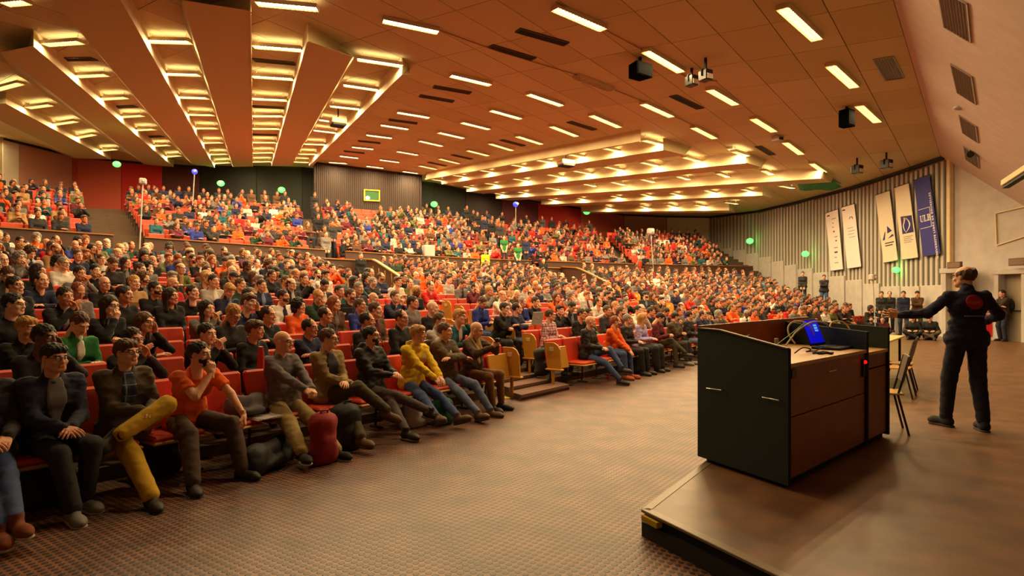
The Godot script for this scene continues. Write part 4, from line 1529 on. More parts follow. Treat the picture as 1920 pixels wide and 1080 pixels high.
func top_shape(j: Dictionary, p: Dictionary, cell: float) -> Shape:
	var b := bounds(j, ARMS, 0.24)
	var f := Field.new(b[0], b[1], cell)
	var bulk: float = p.get("bulk", 0.008)
	torso(f, j, bulk, p.get("belly", 0.0))
	var x: Vector3 = j.x
	f.cap(j.hip - x * 0.09 + Vector3(0, -0.02, 0.01), j.hip + x * 0.09 + Vector3(0, -0.02, 0.01), 0.112 + bulk, 0.112 + bulk, 0.04)
	for s in ["l", "r"]:
		f.cap(j["shoulder_" + s], j["elbow_" + s], 0.051 + bulk * 0.7, 0.045 + bulk * 0.7, 0.035)
		if p.get("sleeves", 1.0) > 0.9:
			var w: Vector3 = j["wrist_" + s]
			f.cap(j["elbow_" + s], w, 0.045 + bulk * 0.7, 0.034 + bulk * 0.6, 0.02)
		elif p.get("sleeves", 1.0) < 0.6:
			var e: Vector3 = j["elbow_" + s]
			var sh: Vector3 = j["shoulder_" + s]
			var dir := (e - sh).normalized()
			f.cap(sh, sh.lerp(e, 0.55), 0.051, 0.056, 0.03)
			var cut := sh.lerp(e, 0.62)
			for k in 3: f.ell(cut + dir * (0.1 + 0.09 * k), Vector3(0.1, 0.1, 0.1), 0.008, 1)
	if p.has("hood"):
		f.cap(j.neck + Vector3(0, 0.015, -0.06) - x * 0.06, j.neck + Vector3(0, 0.015, -0.06) + x * 0.06, 0.055, 0.055, 0.03)
		f.cap(j.neck + Vector3(0, -0.01, 0.02) - x * 0.06, j.neck + Vector3(0, -0.05, 0.07), 0.035, 0.025, 0.03)
		f.cap(j.neck + Vector3(0, -0.01, 0.02) + x * 0.06, j.neck + Vector3(0, -0.05, 0.07), 0.035, 0.025, 0.03)
	else:
		f.cap(j.neck + Vector3(0, -0.01, -0.01), j.neck + Vector3(0, 0.035, 0.0), 0.066, 0.062, 0.02)
	f.ell(j.neck + Vector3(0, 0.06, 0.075), Vector3(0.055, 0.07, 0.065), 0.02, 1)   # the neckline
	var nz := FastNoiseLite.new()
	nz.frequency = 9.0
	nz.seed = 11
	nz.fractal_octaves = 3
	f.rough(nz, 0.017, Vector3(1, 1.8, 1))
	return f.mesh()

func trouser_shape(j: Dictionary, cell: float, loose := 0.0) -> Shape:
	var b := bounds(j, LEGS, 0.2)
	var f := Field.new(b[0], b[1], cell)
	f.cap(j.hip - Vector3(0.075, 0.0, 0), j.hip + Vector3(0.075, 0.0, 0), 0.112, 0.112, 0.04)
	for s in ["l", "r"]:
		var k: Vector3 = j["knee_" + s]
		var a: Vector3 = j["ankle_" + s]
		f.cap(j["hip_" + s], k, 0.09 + loose * 0.5, 0.066 + loose, 0.03)
		f.cap(k, a + (k - a).normalized() * 0.02, 0.066 + loose, 0.05 + loose, 0.02)
	var nz := FastNoiseLite.new()
	nz.frequency = 10.0
	nz.seed = 5
	f.rough(nz, 0.008, Vector3(1, 1.5, 1))
	return f.mesh()

func one(s: Shape, m: Material) -> ArrayMesh:
	return s.into(ArrayMesh.new(), m)

func body_mesh(s: Shape, j: Dictionary, skin: Material) -> ArrayMesh:
	var mesh := s.into(ArrayMesh.new(), skin, true)
	for e in ["eye", "iris"]:
		var mb := MB.new()
		var src: MB = TPL[e]
		for k in src.v.size():
			mb.v.append(j.head * src.v[k])
			mb.n.append(j.head.basis * src.n[k])
			mb.uv.append(Vector2())
		mb.add_to(mesh, M.eye_white if e == "eye" else M.iris)
	return mesh

var HAIR := {}
func hair_mat(c: String) -> Material:
	return tint("hair_" + c, {"black": c8(22, 17, 15), "dark": c8(46, 30, 20), "brown": c8(86, 54, 30), "ginger": c8(140, 72, 30), "blond": c8(186, 136, 70), "grey": c8(140, 130, 120)}.get(c, c8(46, 30, 20)), 0.6)

func tint(called: String, c: Color, rough := 0.85) -> StandardMaterial3D:
	if M.has(called): return M[called]
	return mat(called, c, rough)

# a figure with parts of its own, for those the photograph shows well
func person(label: String, t: Transform3D, p: Dictionary, w: Dictionary) -> Node3D:
	var o := thing("person", label, "person", t, w.get("group", ""))
	var j := joints(p)
	var cell: float = w.get("cell", 0.017)
	var short_: bool = p.get("sleeves", 1.0) < 0.6
	var skin: Material = M["skin_%d" % w.get("skin", 0)]
	obj("body", body_mesh(body_shape(j, p, 0.02 if short_ else 0.03, short_), j, skin), o)
	obj(w.get("top_name", "jacket"), one(top_shape(j, p, cell), w.top), o)
	obj("trousers", one(trouser_shape(j, cell, p.get("loose", 0.0)), w.legs), o)
	for s in ["l", "r"]:
		var a: Vector3 = j["ankle_" + s]
		var tilt: float = p.get("heel_" + s, 0.0)
		var sb := basis_to(j["toe_" + s], Vector3.UP) * Basis(Vector3.RIGHT, tilt)
		if p.has("foot_up_" + s): sb = basis_to(j["toe_" + s], p["foot_up_" + s])
		var so := obj("shoe", one(TPL.shoe, w.get("shoe", M.shoe)), o, null, Transform3D(sb, a))
		obj("sole", one(TPL.sole, w.get("sole", M.sole)), so)
	if w.get("hair", "short") != "none":
		obj("hat" if w.get("hair", "short") in ["cap", "beanie"] else "hair", one(TPL[w.get("hair", "short")], w.get("hat_mat", hair_mat(w.get("hair_colour", "dark")))), o, null, j.head)
		if w.get("hair", "short") in ["cap", "beanie"]: obj("hair", one(TPL.ring, hair_mat(w.get("hair_colour", "dark"))), o, null, j.head)
	if w.get("beard", false): obj("beard", one(TPL.beard, hair_mat(w.get("beard_colour", w.get("hair_colour", "dark")))), o, null, j.head)
	if w.get("glasses", false): obj("glasses", TPL.glasses, o, null, j.head)
	if w.has("shirt"):   # what an open jacket shows: the chest between its edges
		var b := bounds(j, ["hip", "neck"], 0.2)
		var f := Field.new(b[0], b[1], 0.014)
		torso(f, j, p.get("bulk", 0.008) + 0.009, p.get("belly", 0.0))
		var fwd: Vector3 = j.tw * Vector3(0, 0, 1)
		f.ell(j.chest + fwd * 0.16 + j.sp * 0.03, Vector3(w.get("open", 0.055), 0.24, 0.15), 0.01, 2)
		f.ell(j.neck + Vector3(0, 0.07, 0.08), Vector3(0.05, 0.075, 0.07), 0.02, 1)
		obj("shirt", one(f.mesh(), w.shirt), o)
	if w.has("scarf"):
		var f := Field.new(j.neck - Vector3(0.16, 0.22, 0.16), j.neck + Vector3(0.16, 0.12, 0.2), 0.013)
		f.cap(j.neck + Vector3(-0.05, 0.02, -0.03), j.neck + Vector3(0.05, 0.02, -0.03), 0.05, 0.05, 0.03)
		f.cap(j.neck + Vector3(-0.06, 0.01, 0.0), j.neck + Vector3(-0.03, -0.18, 0.12), 0.04, 0.03, 0.03)
		f.cap(j.neck + Vector3(0.06, 0.01, 0.0), j.neck + Vector3(0.03, -0.16, 0.12), 0.04, 0.03, 0.03)
		f.ell(j.neck + Vector3(0, 0.08, 0.03), Vector3(0.05, 0.06, 0.06), 0.01, 1)
		obj("scarf", one(f.mesh(), w.scarf), o)
	return o

func patch(o: Node3D, called: String, j: Dictionary, p: Dictionary, at: Vector3, r: Vector3, m: Material, lift := 0.004) -> void:   # a print that follows the cloth
	var f := Field.new(at - r * 1.3 - Vector3(0.02, 0.02, 0.02), at + r * 1.3 + Vector3(0.02, 0.02, 0.02), 0.009)
	torso(f, j, p.get("bulk", 0.008) + lift, p.get("belly", 0.0))
	f.ell(at, r, 0.004, 2)
	obj(called, one(f.mesh(), m), o)

# ---------------------------------------------------------------- the audience
const TOPS := {"black": [21, 20, 22], "charcoal": [44, 42, 44], "grey": [112, 108, 106], "pale grey": [176, 170, 162], "white": [222, 216, 204], "navy": [28, 34, 66], "blue": [40, 54, 140], "sky blue": [112, 132, 164], "teal": [28, 84, 96], "green": [34, 112, 54], "olive": [92, 94, 48], "dark green": [34, 62, 40], "brown": [84, 56, 36], "tan": [168, 130, 86], "red": [190, 28, 26], "maroon": [92, 22, 40], "orange": [226, 92, 24], "yellow": [226, 190, 30], "purple": [86, 48, 140], "lilac": [176, 160, 206]}
const MIX := ["black", "black", "black", "black", "black", "black", "charcoal", "charcoal", "charcoal", "charcoal", "navy", "navy", "navy", "navy", "grey", "grey", "grey", "pale grey", "white", "blue", "teal", "olive", "dark green", "brown", "brown", "brown", "tan", "red", "red", "maroon", "maroon", "orange", "orange"]
const HAIRS := ["short", "short", "short", "short", "fringe", "fringe", "receding", "receding", "ring", "none", "long", "curly", "tail", "cap"]
const HAIR_SAY := {"short": "short %s hair", "fringe": "%s fringe", "receding": "receding %s hair", "ring": "bald crown", "none": "shaved head", "long": "long %s hair", "curly": "curly %s hair", "tail": "%s ponytail", "cap": "dark cap", "beanie": "knitted hat"}
var VAR := []
var WAY := {}      # which variant shows which pose
var SOLD := {}     # seats taken, and labels given

func top_mat(c: String) -> StandardMaterial3D:
	var v: Array = TOPS[c]
	return tint("cloth_" + c.replace(" ", "_"), c8(v[0], v[1], v[2]), 0.9)

func make_variants() -> void:
	var P := [
		["sitting upright", {"hand_l": Vector3(0.09, 0.67, 0.28), "hand_r": Vector3(-0.09, 0.67, 0.28), "yaw": 0.0, "lean": -0.02}],
		["hands in lap", {"hand_l": Vector3(0.035, 0.68, 0.26), "hand_r": Vector3(-0.035, 0.68, 0.27), "yaw": 0.25, "pitch": 0.05, "lean": 0.02, "face": 1}],
		["chin on fist", {"hand_l": Vector3(0.0, 0.78, 0.3), "hand_r": Vector3(-0.02, 1.02, 0.27), "elbow_r": Vector3(-0.5, -1, 0.4), "grip_r": Vector3(0.15, 0.8, 0.25), "palm_r": Vector3(0, 0.3, -1), "hand": "fist", "yaw": 0.1, "lean": 0.3, "pitch": -0.05}],
		["forearms on the desk", {"hand_l": Vector3(-0.07, 0.82, 0.34), "hand_r": Vector3(0.07, 0.81, 0.36), "elbow_l": Vector3(1, -0.6, 0.2), "elbow_r": Vector3(-1, -0.6, 0.2), "lean": 0.3, "yaw": 0.1, "face": 2}],
		["hands clasped at mouth", {"hand_l": Vector3(0.03, 1.02, 0.31), "hand_r": Vector3(-0.03, 1.02, 0.31), "elbow_l": Vector3(0.7, -1, 0.3), "elbow_r": Vector3(-0.7, -1, 0.3), "grip_l": Vector3(-0.3, 0.7, 0.1), "grip_r": Vector3(0.3, 0.7, 0.1), "palm_l": Vector3(-1, 0, 0), "palm_r": Vector3(1, 0, 0), "lean": 0.26, "yaw": 0.0}],
		["arms crossed", {"hand_l": Vector3(-0.15, 0.86, 0.17), "hand_r": Vector3(0.15, 0.84, 0.18), "elbow_l": Vector3(1, -0.5, 0.3), "elbow_r": Vector3(-1, -0.5, 0.3), "yaw": 0.2, "lean": 0.0, "face": 1}],
		["looking down", {"hand_l": Vector3(0.04, 0.76, 0.32), "hand_r": Vector3(-0.04, 0.76, 0.32), "yaw": 0.05, "pitch": -0.55, "lean": 0.2, "face": 2}],
		["cheek on hand", {"hand_l": Vector3(0.08, 1.06, 0.2), "hand_r": Vector3(-0.02, 0.8, 0.34), "elbow_l": Vector3(0.6, -1, 0.4), "grip_l": Vector3(-0.05, 1, -0.1), "palm_l": Vector3(-1, 0, 0.1), "lean": 0.24, "roll": -0.12, "yaw": 0.2}],
		["head turned", {"hand_l": Vector3(0.05, 0.7, 0.28), "hand_r": Vector3(-0.1, 0.7, 0.25), "yaw": 0.45, "twist": 0.1, "lean": 0.04}],
		["leaning forward", {"hand_l": Vector3(0.06, 0.8, 0.4), "hand_r": Vector3(-0.06, 0.8, 0.4), "yaw": 0.1, "lean": 0.42, "pitch": 0.15, "face": 1}],
		["standing", {"hip": Vector3(0, 0.975, 0), "hand_l": Vector3(0.1, 0.93, 0.17), "hand_r": Vector3(-0.1, 0.93, 0.17), "foot_l": Vector3(0.11, 0.09, 0.02), "foot_r": Vector3(-0.11, 0.09, 0.0), "knee_l": Vector3(0.1, 0, 1), "knee_r": Vector3(-0.1, 0, 1), "bulk": 0.02, "lean": 0.0}]]
	for e in P:
		var p: Dictionary = e[1]
		var j := joints(p)
		WAY[e[0]] = VAR.size()
		var top := top_shape(j, p, 0.021)
		var legs := trouser_shape(j, 0.026)
		for s in ["l", "r"]:
			pass
		var body := body_mesh(body_shape(j, p, 0.036), j, M.skin_0)
		var f := Field.new(j.chest - Vector3(0.12, 0.26, 0.05), j.chest + Vector3(0.12, 0.26, 0.3), 0.02)
		torso(f, j, 0.018)
		f.ell(j.chest + (j.tw as Basis) * Vector3(0, 0, 0.15) + j.sp * 0.05, Vector3(0.05, 0.2, 0.15), 0.01, 2)
		var inner := one(f.mesh(), M.white)
		VAR.append({"inner": inner, "say": e[0], "j": j, "body": body, "top": one(top, M.black), "legs": one(legs, M.dark_denim)})

func dress(o: Node3D, vi: int, top: Material, skin: int, hair: String, hc: String, glasses: bool, beard: bool, legs: Material, inner: Material = null) -> void:
	var v: Dictionary = VAR[vi]
	var b := obj("body", v.body, o)
	b.set_surface_override_material(0, M["skin_%d" % skin])
	obj("top", v.top, o, top)
	obj("trousers", v.legs, o, legs)
	if inner: obj("shirt", v.inner, o, inner)
	if hair != "none":
		obj("hat" if hair == "cap" or hair == "beanie" else "hair", HMESH[hair], o, M.black if hair in ["cap", "beanie"] else hair_mat(hc), v.j.head)
		if hair in ["cap", "beanie"]: obj("hair", HMESH.ring, o, hair_mat(hc), v.j.head)
	if beard: obj("beard", HMESH.beard, o, hair_mat(hc), v.j.head)
	if glasses: obj("glasses", TPL.glasses, o, null, v.j.head)

var HMESH := {}

func seat_words(k: int, p: Vector2) -> String:   # which seat of the row, counted from an aisle
	var best := ""
	var bd := 1e9
	for s in SEATS:
		if s[0] == k:
			var l: float = (s[2] as Vector2).distance_to(p)
			if l < bd and not SOLD.has(seat_name(s)):
				bd = l
				best = seat_name(s)
	SOLD[best] = true
	return best

func clothes_word(vi: int) -> String:
	return ["jumper", "shirt", "jacket", "sweater", "hoodie", "top"][vi % 6]

func row_at(px: float, py: float, lift: float) -> Array:   # the rows whose seated heads pass near this picture point, closest first: [error, k, u]
	var best := []
	for k in range(1, ROWS):
		var lo := -0.2
		var hi := 3.02
		for it in 26:
			var m := (lo + hi) * 0.5
			var q := spot(m, k)
			if q.y < 0.4 or to_px(to3(q, 1)).x < px: lo = m
			else: hi = m
		var p := spot(lo, k)
		if p.y < 0.5: continue
		best.append([absf(to_px(to3(p, row_h(k, p.x) + lift)).y - py), k, lo])
	best.sort()
	return best

# people of the nearer rows as the photograph shows them: px py of the face, top, hair, hair colour, pose, extras (g glasses, b beard, d dark skin)
const NEAR := """33 598|black|fringe|blond|chin on fist|b
24 568|black|short|black|head turned|g
28 541|black|short|dark|hands in lap|g
67 534|navy|receding|dark|forearms on the desk|
111 561|black|short|dark|hands clasped at mouth|
139 540|grey|receding|ginger|looking down|
105 589|black|short|dark|looking down|
138 604|green|short|brown|looking down|
67 642|charcoal|short|black|cheek on hand|d
191 582|black|long|dark|chin on fist|g
197 537|black|none|dark|sitting upright|g
232 558|black|short|dark|head turned|
253 533|tan|short|blond|sitting upright|
291 552|black|short|dark|hands in lap|gb
258 586|black|long|brown|cheek on hand|g
233 613|charcoal|short|dark|hands clasped at mouth|g
304 604|navy|short|brown|hands in lap|g
119 496|white|short|grey|hands in lap|g
147 482|navy|short|brown|sitting upright|
142 513|grey|short|dark|hands clasped at mouth|
172 504|black|short|black|hands clasped at mouth|
191 484|pale grey|short|brown|sitting upright|g
207 499|charcoal|short|brown|looking down|
236 491|black|long|dark|hands in lap|
262 506|charcoal|short|brown|head turned|
71 509|black|long|dark|head turned|
8 511|charcoal|short|brown|looking down|g
46 459|black|receding|dark|looking down|
93 462|red|long|brown|cheek on hand|
377 580|grey|long|dark|hands clasped at mouth|
427 584|charcoal|short|blond|looking down|g
456 595|navy|fringe|brown|cheek on hand|g
476 629|black|fringe|brown|head turned|
504 580|black|receding|dark|arms crossed|
531 560|white|short|dark|hands in lap|b
467 558|red|short|dark|sitting upright|
423 553|navy|fringe|blond|looking down|
402 528|pale grey|short|dark|sitting upright|
582 628|navy|receding|dark|arms crossed|
600 611|black|none|dark|head turned|
373 630|black|short|dark|hands clasped at mouth|
320 551|black|long|dark|hands in lap|
347 541|black|short|dark|leaning forward|
366 548|black|short|dark|cheek on hand|
367 563|charcoal|short|ginger|hands clasped at mouth|g
587 566|dark green|receding|blond|chin on fist|g
609 588|black|receding|dark|head turned|
560 560|orange|curly|black|hands in lap|
548 538|black|ring|dark|sitting upright|g
492 529|navy|short|dark|sitting upright|
451 527|dark green|short|brown|hands in lap|
475 516|navy|long|brown|head turned|
435 507|black|none|dark|chin on fist|
510 516|black|short|dark|hands in lap|
530 528|navy|short|brown|cheek on hand|b
564 536|black|short|brown|hands clasped at mouth|
603 536|charcoal|short|black|looking down|
629 611|black|short|brown|arms crossed|g
687 603|black|receding|dark|head turned|
704 584|brown|short|brown|hands in lap|
675 580|blue|short|brown|hands in lap|g
755 600|black|receding|dark|sitting upright|g
747 620|grey|fringe|black|looking down|
811 604|pale grey|short|brown|chin on fist|b
851 600|teal|fringe|blond|cheek on hand|g
810 584|black|none|dark|head turned|
773 573|grey|short|dark|head turned|
733 564|navy|short|brown|hands clasped at mouth|
700 553|grey|none|dark|hands in lap|
674 547|charcoal|short|grey|sitting upright|
657 562|black|short|brown|hands in lap|b
627 569|brown|long|ginger|hands in lap|
629 544|teal|short|dark|hands clasped at mouth|
769 531|olive|receding|brown|sitting upright|
800 538|red|receding|brown|forearms on the desk|
751 522|black|short|dark|forearms on the desk|g
898 573|blue|short|brown|looking down|
936 582|black|short|dark|chin on fist|g
974 578|blue|receding|grey|looking down|
996 567|black|short|dark|chin on fist|
1042 585|black|fringe|dark|hands clasped at mouth|
1066 584|black|short|dark|looking down|
1083 599|black|short|dark|cheek on hand|g
1100 604|navy|short|brown|arms crossed|b
1140 599|charcoal|short|brown|sitting upright|
1105 582|green|short|black|sitting upright|
1148 587|brown|short|blond|cheek on hand|
1165 586|maroon|short|brown|hands in lap|b
1189 580|white|short|black|hands clasped at mouth|
1204 596|grey|none|dark|sitting upright|g
1220 589|black|short|dark|head turned|
1244 583|black|short|dark|looking down|
1275 594|grey|receding|brown|hands in lap|
1025 598|charcoal|short|dark|hands in lap|g"""

func build_people() -> void:
	mat("dark_denim", c8(38, 42, 58), 0.9)
	mat("jeans", c8(66, 84, 130), 0.9)
	mat("shoe", c8(40, 32, 28), 0.6)
	mat("sole", c8(60, 54, 48), 0.8)
	templates()
	for k in ["short", "receding", "ring", "fringe", "long", "tail", "curly", "cap", "beanie", "beard"]: HMESH[k] = one(TPL[k], M.black)
	make_variants()
	var used := []      # [k, plan point]
	build_main_figures(used)
	var spots := []     # individual people: [distance, k, plan point, facing, variant, top, hair, colour, extras]
	for line in NEAR.split("\n"):
		var f := line.split("|")
		var xy := f[0].split(" ")
		var vi: int = WAY[f[4]]
		var lift: float = (VAR[vi].j.head as Transform3D).origin.y
		for c in row_at(float(xy[0]), float(xy[1]), lift).slice(0, 2):
			var r := [c[1], c[2]]
			var p := spot(r[1], r[0])
			var ok: bool = c[0] < 22.0
			for e in used:
				if e[0] == r[0] and (e[1] as Vector2).distance_to(p) < 0.42: ok = false
			if not ok: continue
			used.append([r[0], p])
			spots.append([p.length(), r[0], p, facing(r[1], r[0]), vi, f[1], f[2], f[3], f[5]])
			break
	var named := spots.size()
	var near_px := []
	for s in spots: near_px.append(to_px(to3(s[2], row_h(s[1], s[2].x) + 1.2)))
	for s in SEATS:
		var k: int = s[0]
		var p: Vector2 = s[2]
		var x := to_px(to3(p, row_h(k, p.x) + 1.2))
		if p.y < 0.5 or x.x < -20 or x.x > 1700: continue
		var fill := 0.74 if k >= ROWS_LOW else 0.9 if k > 6 else (0.72 if k > 4 else 0.45 if k > 1 else 0.0)
		if x.x > 1280: fill = 0.93
		if x.x > 1280 and k < 3: fill = 0.9
		if rng.randf() > fill: continue
		var clear := true
		for e in used:
			if absf(e[0] - k) < 0.5 and (e[1] as Vector2).distance_to(p) < 0.5: clear = false
		if clear and k <= 6 and x.x < 1280:
			for q in near_px:
				if absf(q.x - x.x) < 20 and absf(q.y - x.y) < 16: clear = false
		if not clear: continue
		var r := rng.randi()
		var dp := p + Vector2(rng.randf_range(-0.05, 0.05), rng.randf_range(-0.05, 0.05))
		spots.append([p.length(), k, dp, s[3], r % 10, MIX[(r / 16) % MIX.size()], HAIRS[(r / 1024) % HAIRS.size()], ["black", "dark", "dark", "brown", "brown", "blond", "ginger", "grey"][(r / 32768) % 8], ("g" if (r >> 20) % 4 == 0 else "") + ("b" if (r >> 23) % 5 == 0 else "") + ("d" if (r >> 26) % 17 == 0 else "")])
	spots.sort_custom(func(a, b): return a[0] < b[0])
	var focus := Vector2(5.2, 7.0)
	var mass := []
	for v in VAR: mass.append([])
	var singles := 300 - SOLO
	for i in spots.size():
		var s: Array = spots[i]
		var p: Vector2 = s[2]
		var f: Vector2 = (s[3] as Vector2).lerp((focus - p).normalized(), 0.35).normalized()
		var sc := 0.96 + 0.09 * fmod(absf(sin(p.x * 12.9 + p.y * 78.2)) * 43.7, 1.0)
		var t := turned(p, row_h(s[1], p.x), f)
		t = t * Transform3D(Basis().scaled(Vector3(sc, sc, sc)))
		if i >= singles:
			mass[s[4]].append([t, s[5]])
			continue
		var say: String = HAIR_SAY[s[6]]
		if "%s" in say: say = say % s[7]
		var gar := "top"
		var label := "person, %s, %s %s, %s" % [say, s[5], gar, seat_words(s[1], p)]
		var o := thing("person", label, "person", t, "seated audience")
		dress(o, s[4], top_mat(s[5]), 3 if "d" in s[8] else (i * 7) % 3, s[6], s[7], "g" in s[8], "b" in s[8] and s[6] != "long", [M.dark_denim, M.jeans, M.black][i % 3], top_mat(["pale grey", "white", "grey", "navy", "maroon", "tan", "black", "sky blue"][(i * 5) % 8]) if (i * 11) % 5 < 2 else null)
	for q in 46:   # those who stand in the upper aisles and along the back wall
		var au: float = 1.0 if q % 2 == 0 else 2.0
		var v := 18.0 + rng.randf() * 11.0
		var pl := spot(au + rng.randf_range(-0.02, 0.02), v)
		if q >= 18:
			v = 29.3 + rng.randf() * 0.5
			pl = spot(lerpf(0.56, 0.93, fmod(q * 0.618, 1.0)) if q < 32 else lerpf(1.55, 2.5, fmod(q * 0.618, 1.0)), v)
		var y := row_h(mini(28, int(v)), pl.x) + (0.1 if q < 18 else 0.02)
		mass[10].append([turned(pl, y, (focus - pl).normalized()), ["black", "black", "charcoal", "navy", "brown"][q % 5]])
	# the rest of the audience, too many to single out
	var crowd := thing("seated_crowd", "the farther audience filling the upper and distant rows of red seats", "crowd", Transform3D(), "seated audience")
	crowd.set_meta("kind", "stuff")
	var hs := ["short", "fringe", "short", "receding", "short", "long", "short", "curly", "ring", "short", "short"]
	var hcs := ["dark", "brown", "black", "brown", "dark", "brown", "brown", "dark", "dark", "black", "dark"]
	var cloth := mat("crowd_cloth", Color.WHITE, 0.9)
	cloth.vertex_color_use_as_albedo = true
	for vi in VAR.size():
		var v: Dictionary = VAR[vi]
		var m := ArrayMesh.new()
		var bare: StandardMaterial3D = M["skin_%d" % (vi % 3)].duplicate()
		bare.vertex_color_use_as_albedo = false
		bare.albedo_color = [c8(198, 128, 92), c8(186, 114, 80), c8(206, 142, 104)][vi % 3]
		var parts := [[v.top, cloth, 0], [v.body, bare, 0], [v.legs, M.dark_denim, 0]]
		for e in parts:
			m.add_surface_from_arrays(Mesh.PRIMITIVE_TRIANGLES, e[0].surface_get_arrays(0))
			m.surface_set_material(m.get_surface_count() - 1, e[1])
		var hsr := Shape.new()
		hsr.add(TPL[hs[vi]], v.j.head)
		hsr.into(m, hair_mat(hcs[vi]))
		var mm := MultiMesh.new()
		mm.transform_format = MultiMesh.TRANSFORM_3D
		mm.use_colors = true
		mm.mesh = m
		mm.instance_count = mass[vi].size()
		for i in mass[vi].size():
			mm.set_instance_transform(i, mass[vi][i][0])
			var c: Array = TOPS[mass[vi][i][1]]
			mm.set_instance_color(i, c8(c[0], c[1], c[2]).srgb_to_linear())
		var mi := MultiMeshInstance3D.new()
		mi.name = "people"
		mi.multimesh = mm
		mi.set_meta("kind", "stuff")
		crowd.add_child(mi, true)
	print("people: ", spots.size(), " named ", named)

var SOLO := 0

# ---------------------------------------------------------------- the people the photograph shows large
func u_at(k: int, px: float) -> float:
	var lo := -0.25
	var hi := 3.02
	for it in 30:
		var m := (lo + hi) * 0.5
		var q := spot(m, k)
		if q.y < 0.4 or to_px(to3(q, 1)).x < px: lo = m
		else: hi = m
	return lo

func front(used: Array, px: float, shift := 0.0) -> Transform3D:   # a place on the front row
	var u := u_at(0, px)
	used.append([0, spot(u, 0)])
	SOLO += 1
	var f := facing(u, 0)
	return turned(spot(u, 0) + f * shift, 0.0, f)

func loc(t: Transform3D, px: float, py: float, y: float) -> Vector3:
	return t.affine_inverse() * on_level(px, py, y)

func plaid(called: String, base: Color, a: Color, b: Color) -> StandardMaterial3D:
	var im := Image.create(64, 64, false, Image.FORMAT_RGB8)
	im.fill(base)
	for y in 64:
		for x in 64:
			var c := base
			if x % 32 < 11: c = c.lerp(a, 0.55)
			if y % 32 < 11: c = c.lerp(a, 0.55)
			if x % 32 in [20, 21, 22, 23] or y % 32 in [20, 21, 22, 23]: c = c.lerp(b, 0.6)
			im.set_pixel(x, y, c)
	var m := tint(called, Color.WHITE, 0.9)
	m.albedo_texture = ImageTexture.create_from_image(im)
	m.uv1_triplanar = true
	m.uv1_scale = Vector3(5, 5, 5)
	return m

func mark(o: Node3D, called: String, pts: Array, t: Transform3D, m: Material, thick := 0.004) -> void:   # a small flat print on cloth
	var mb := MB.new()
	var poly := PackedVector2Array()
	for p in pts: poly.append(p)
	mb.prism(t, poly, thick)
	obj(called, mb.done(m), o)

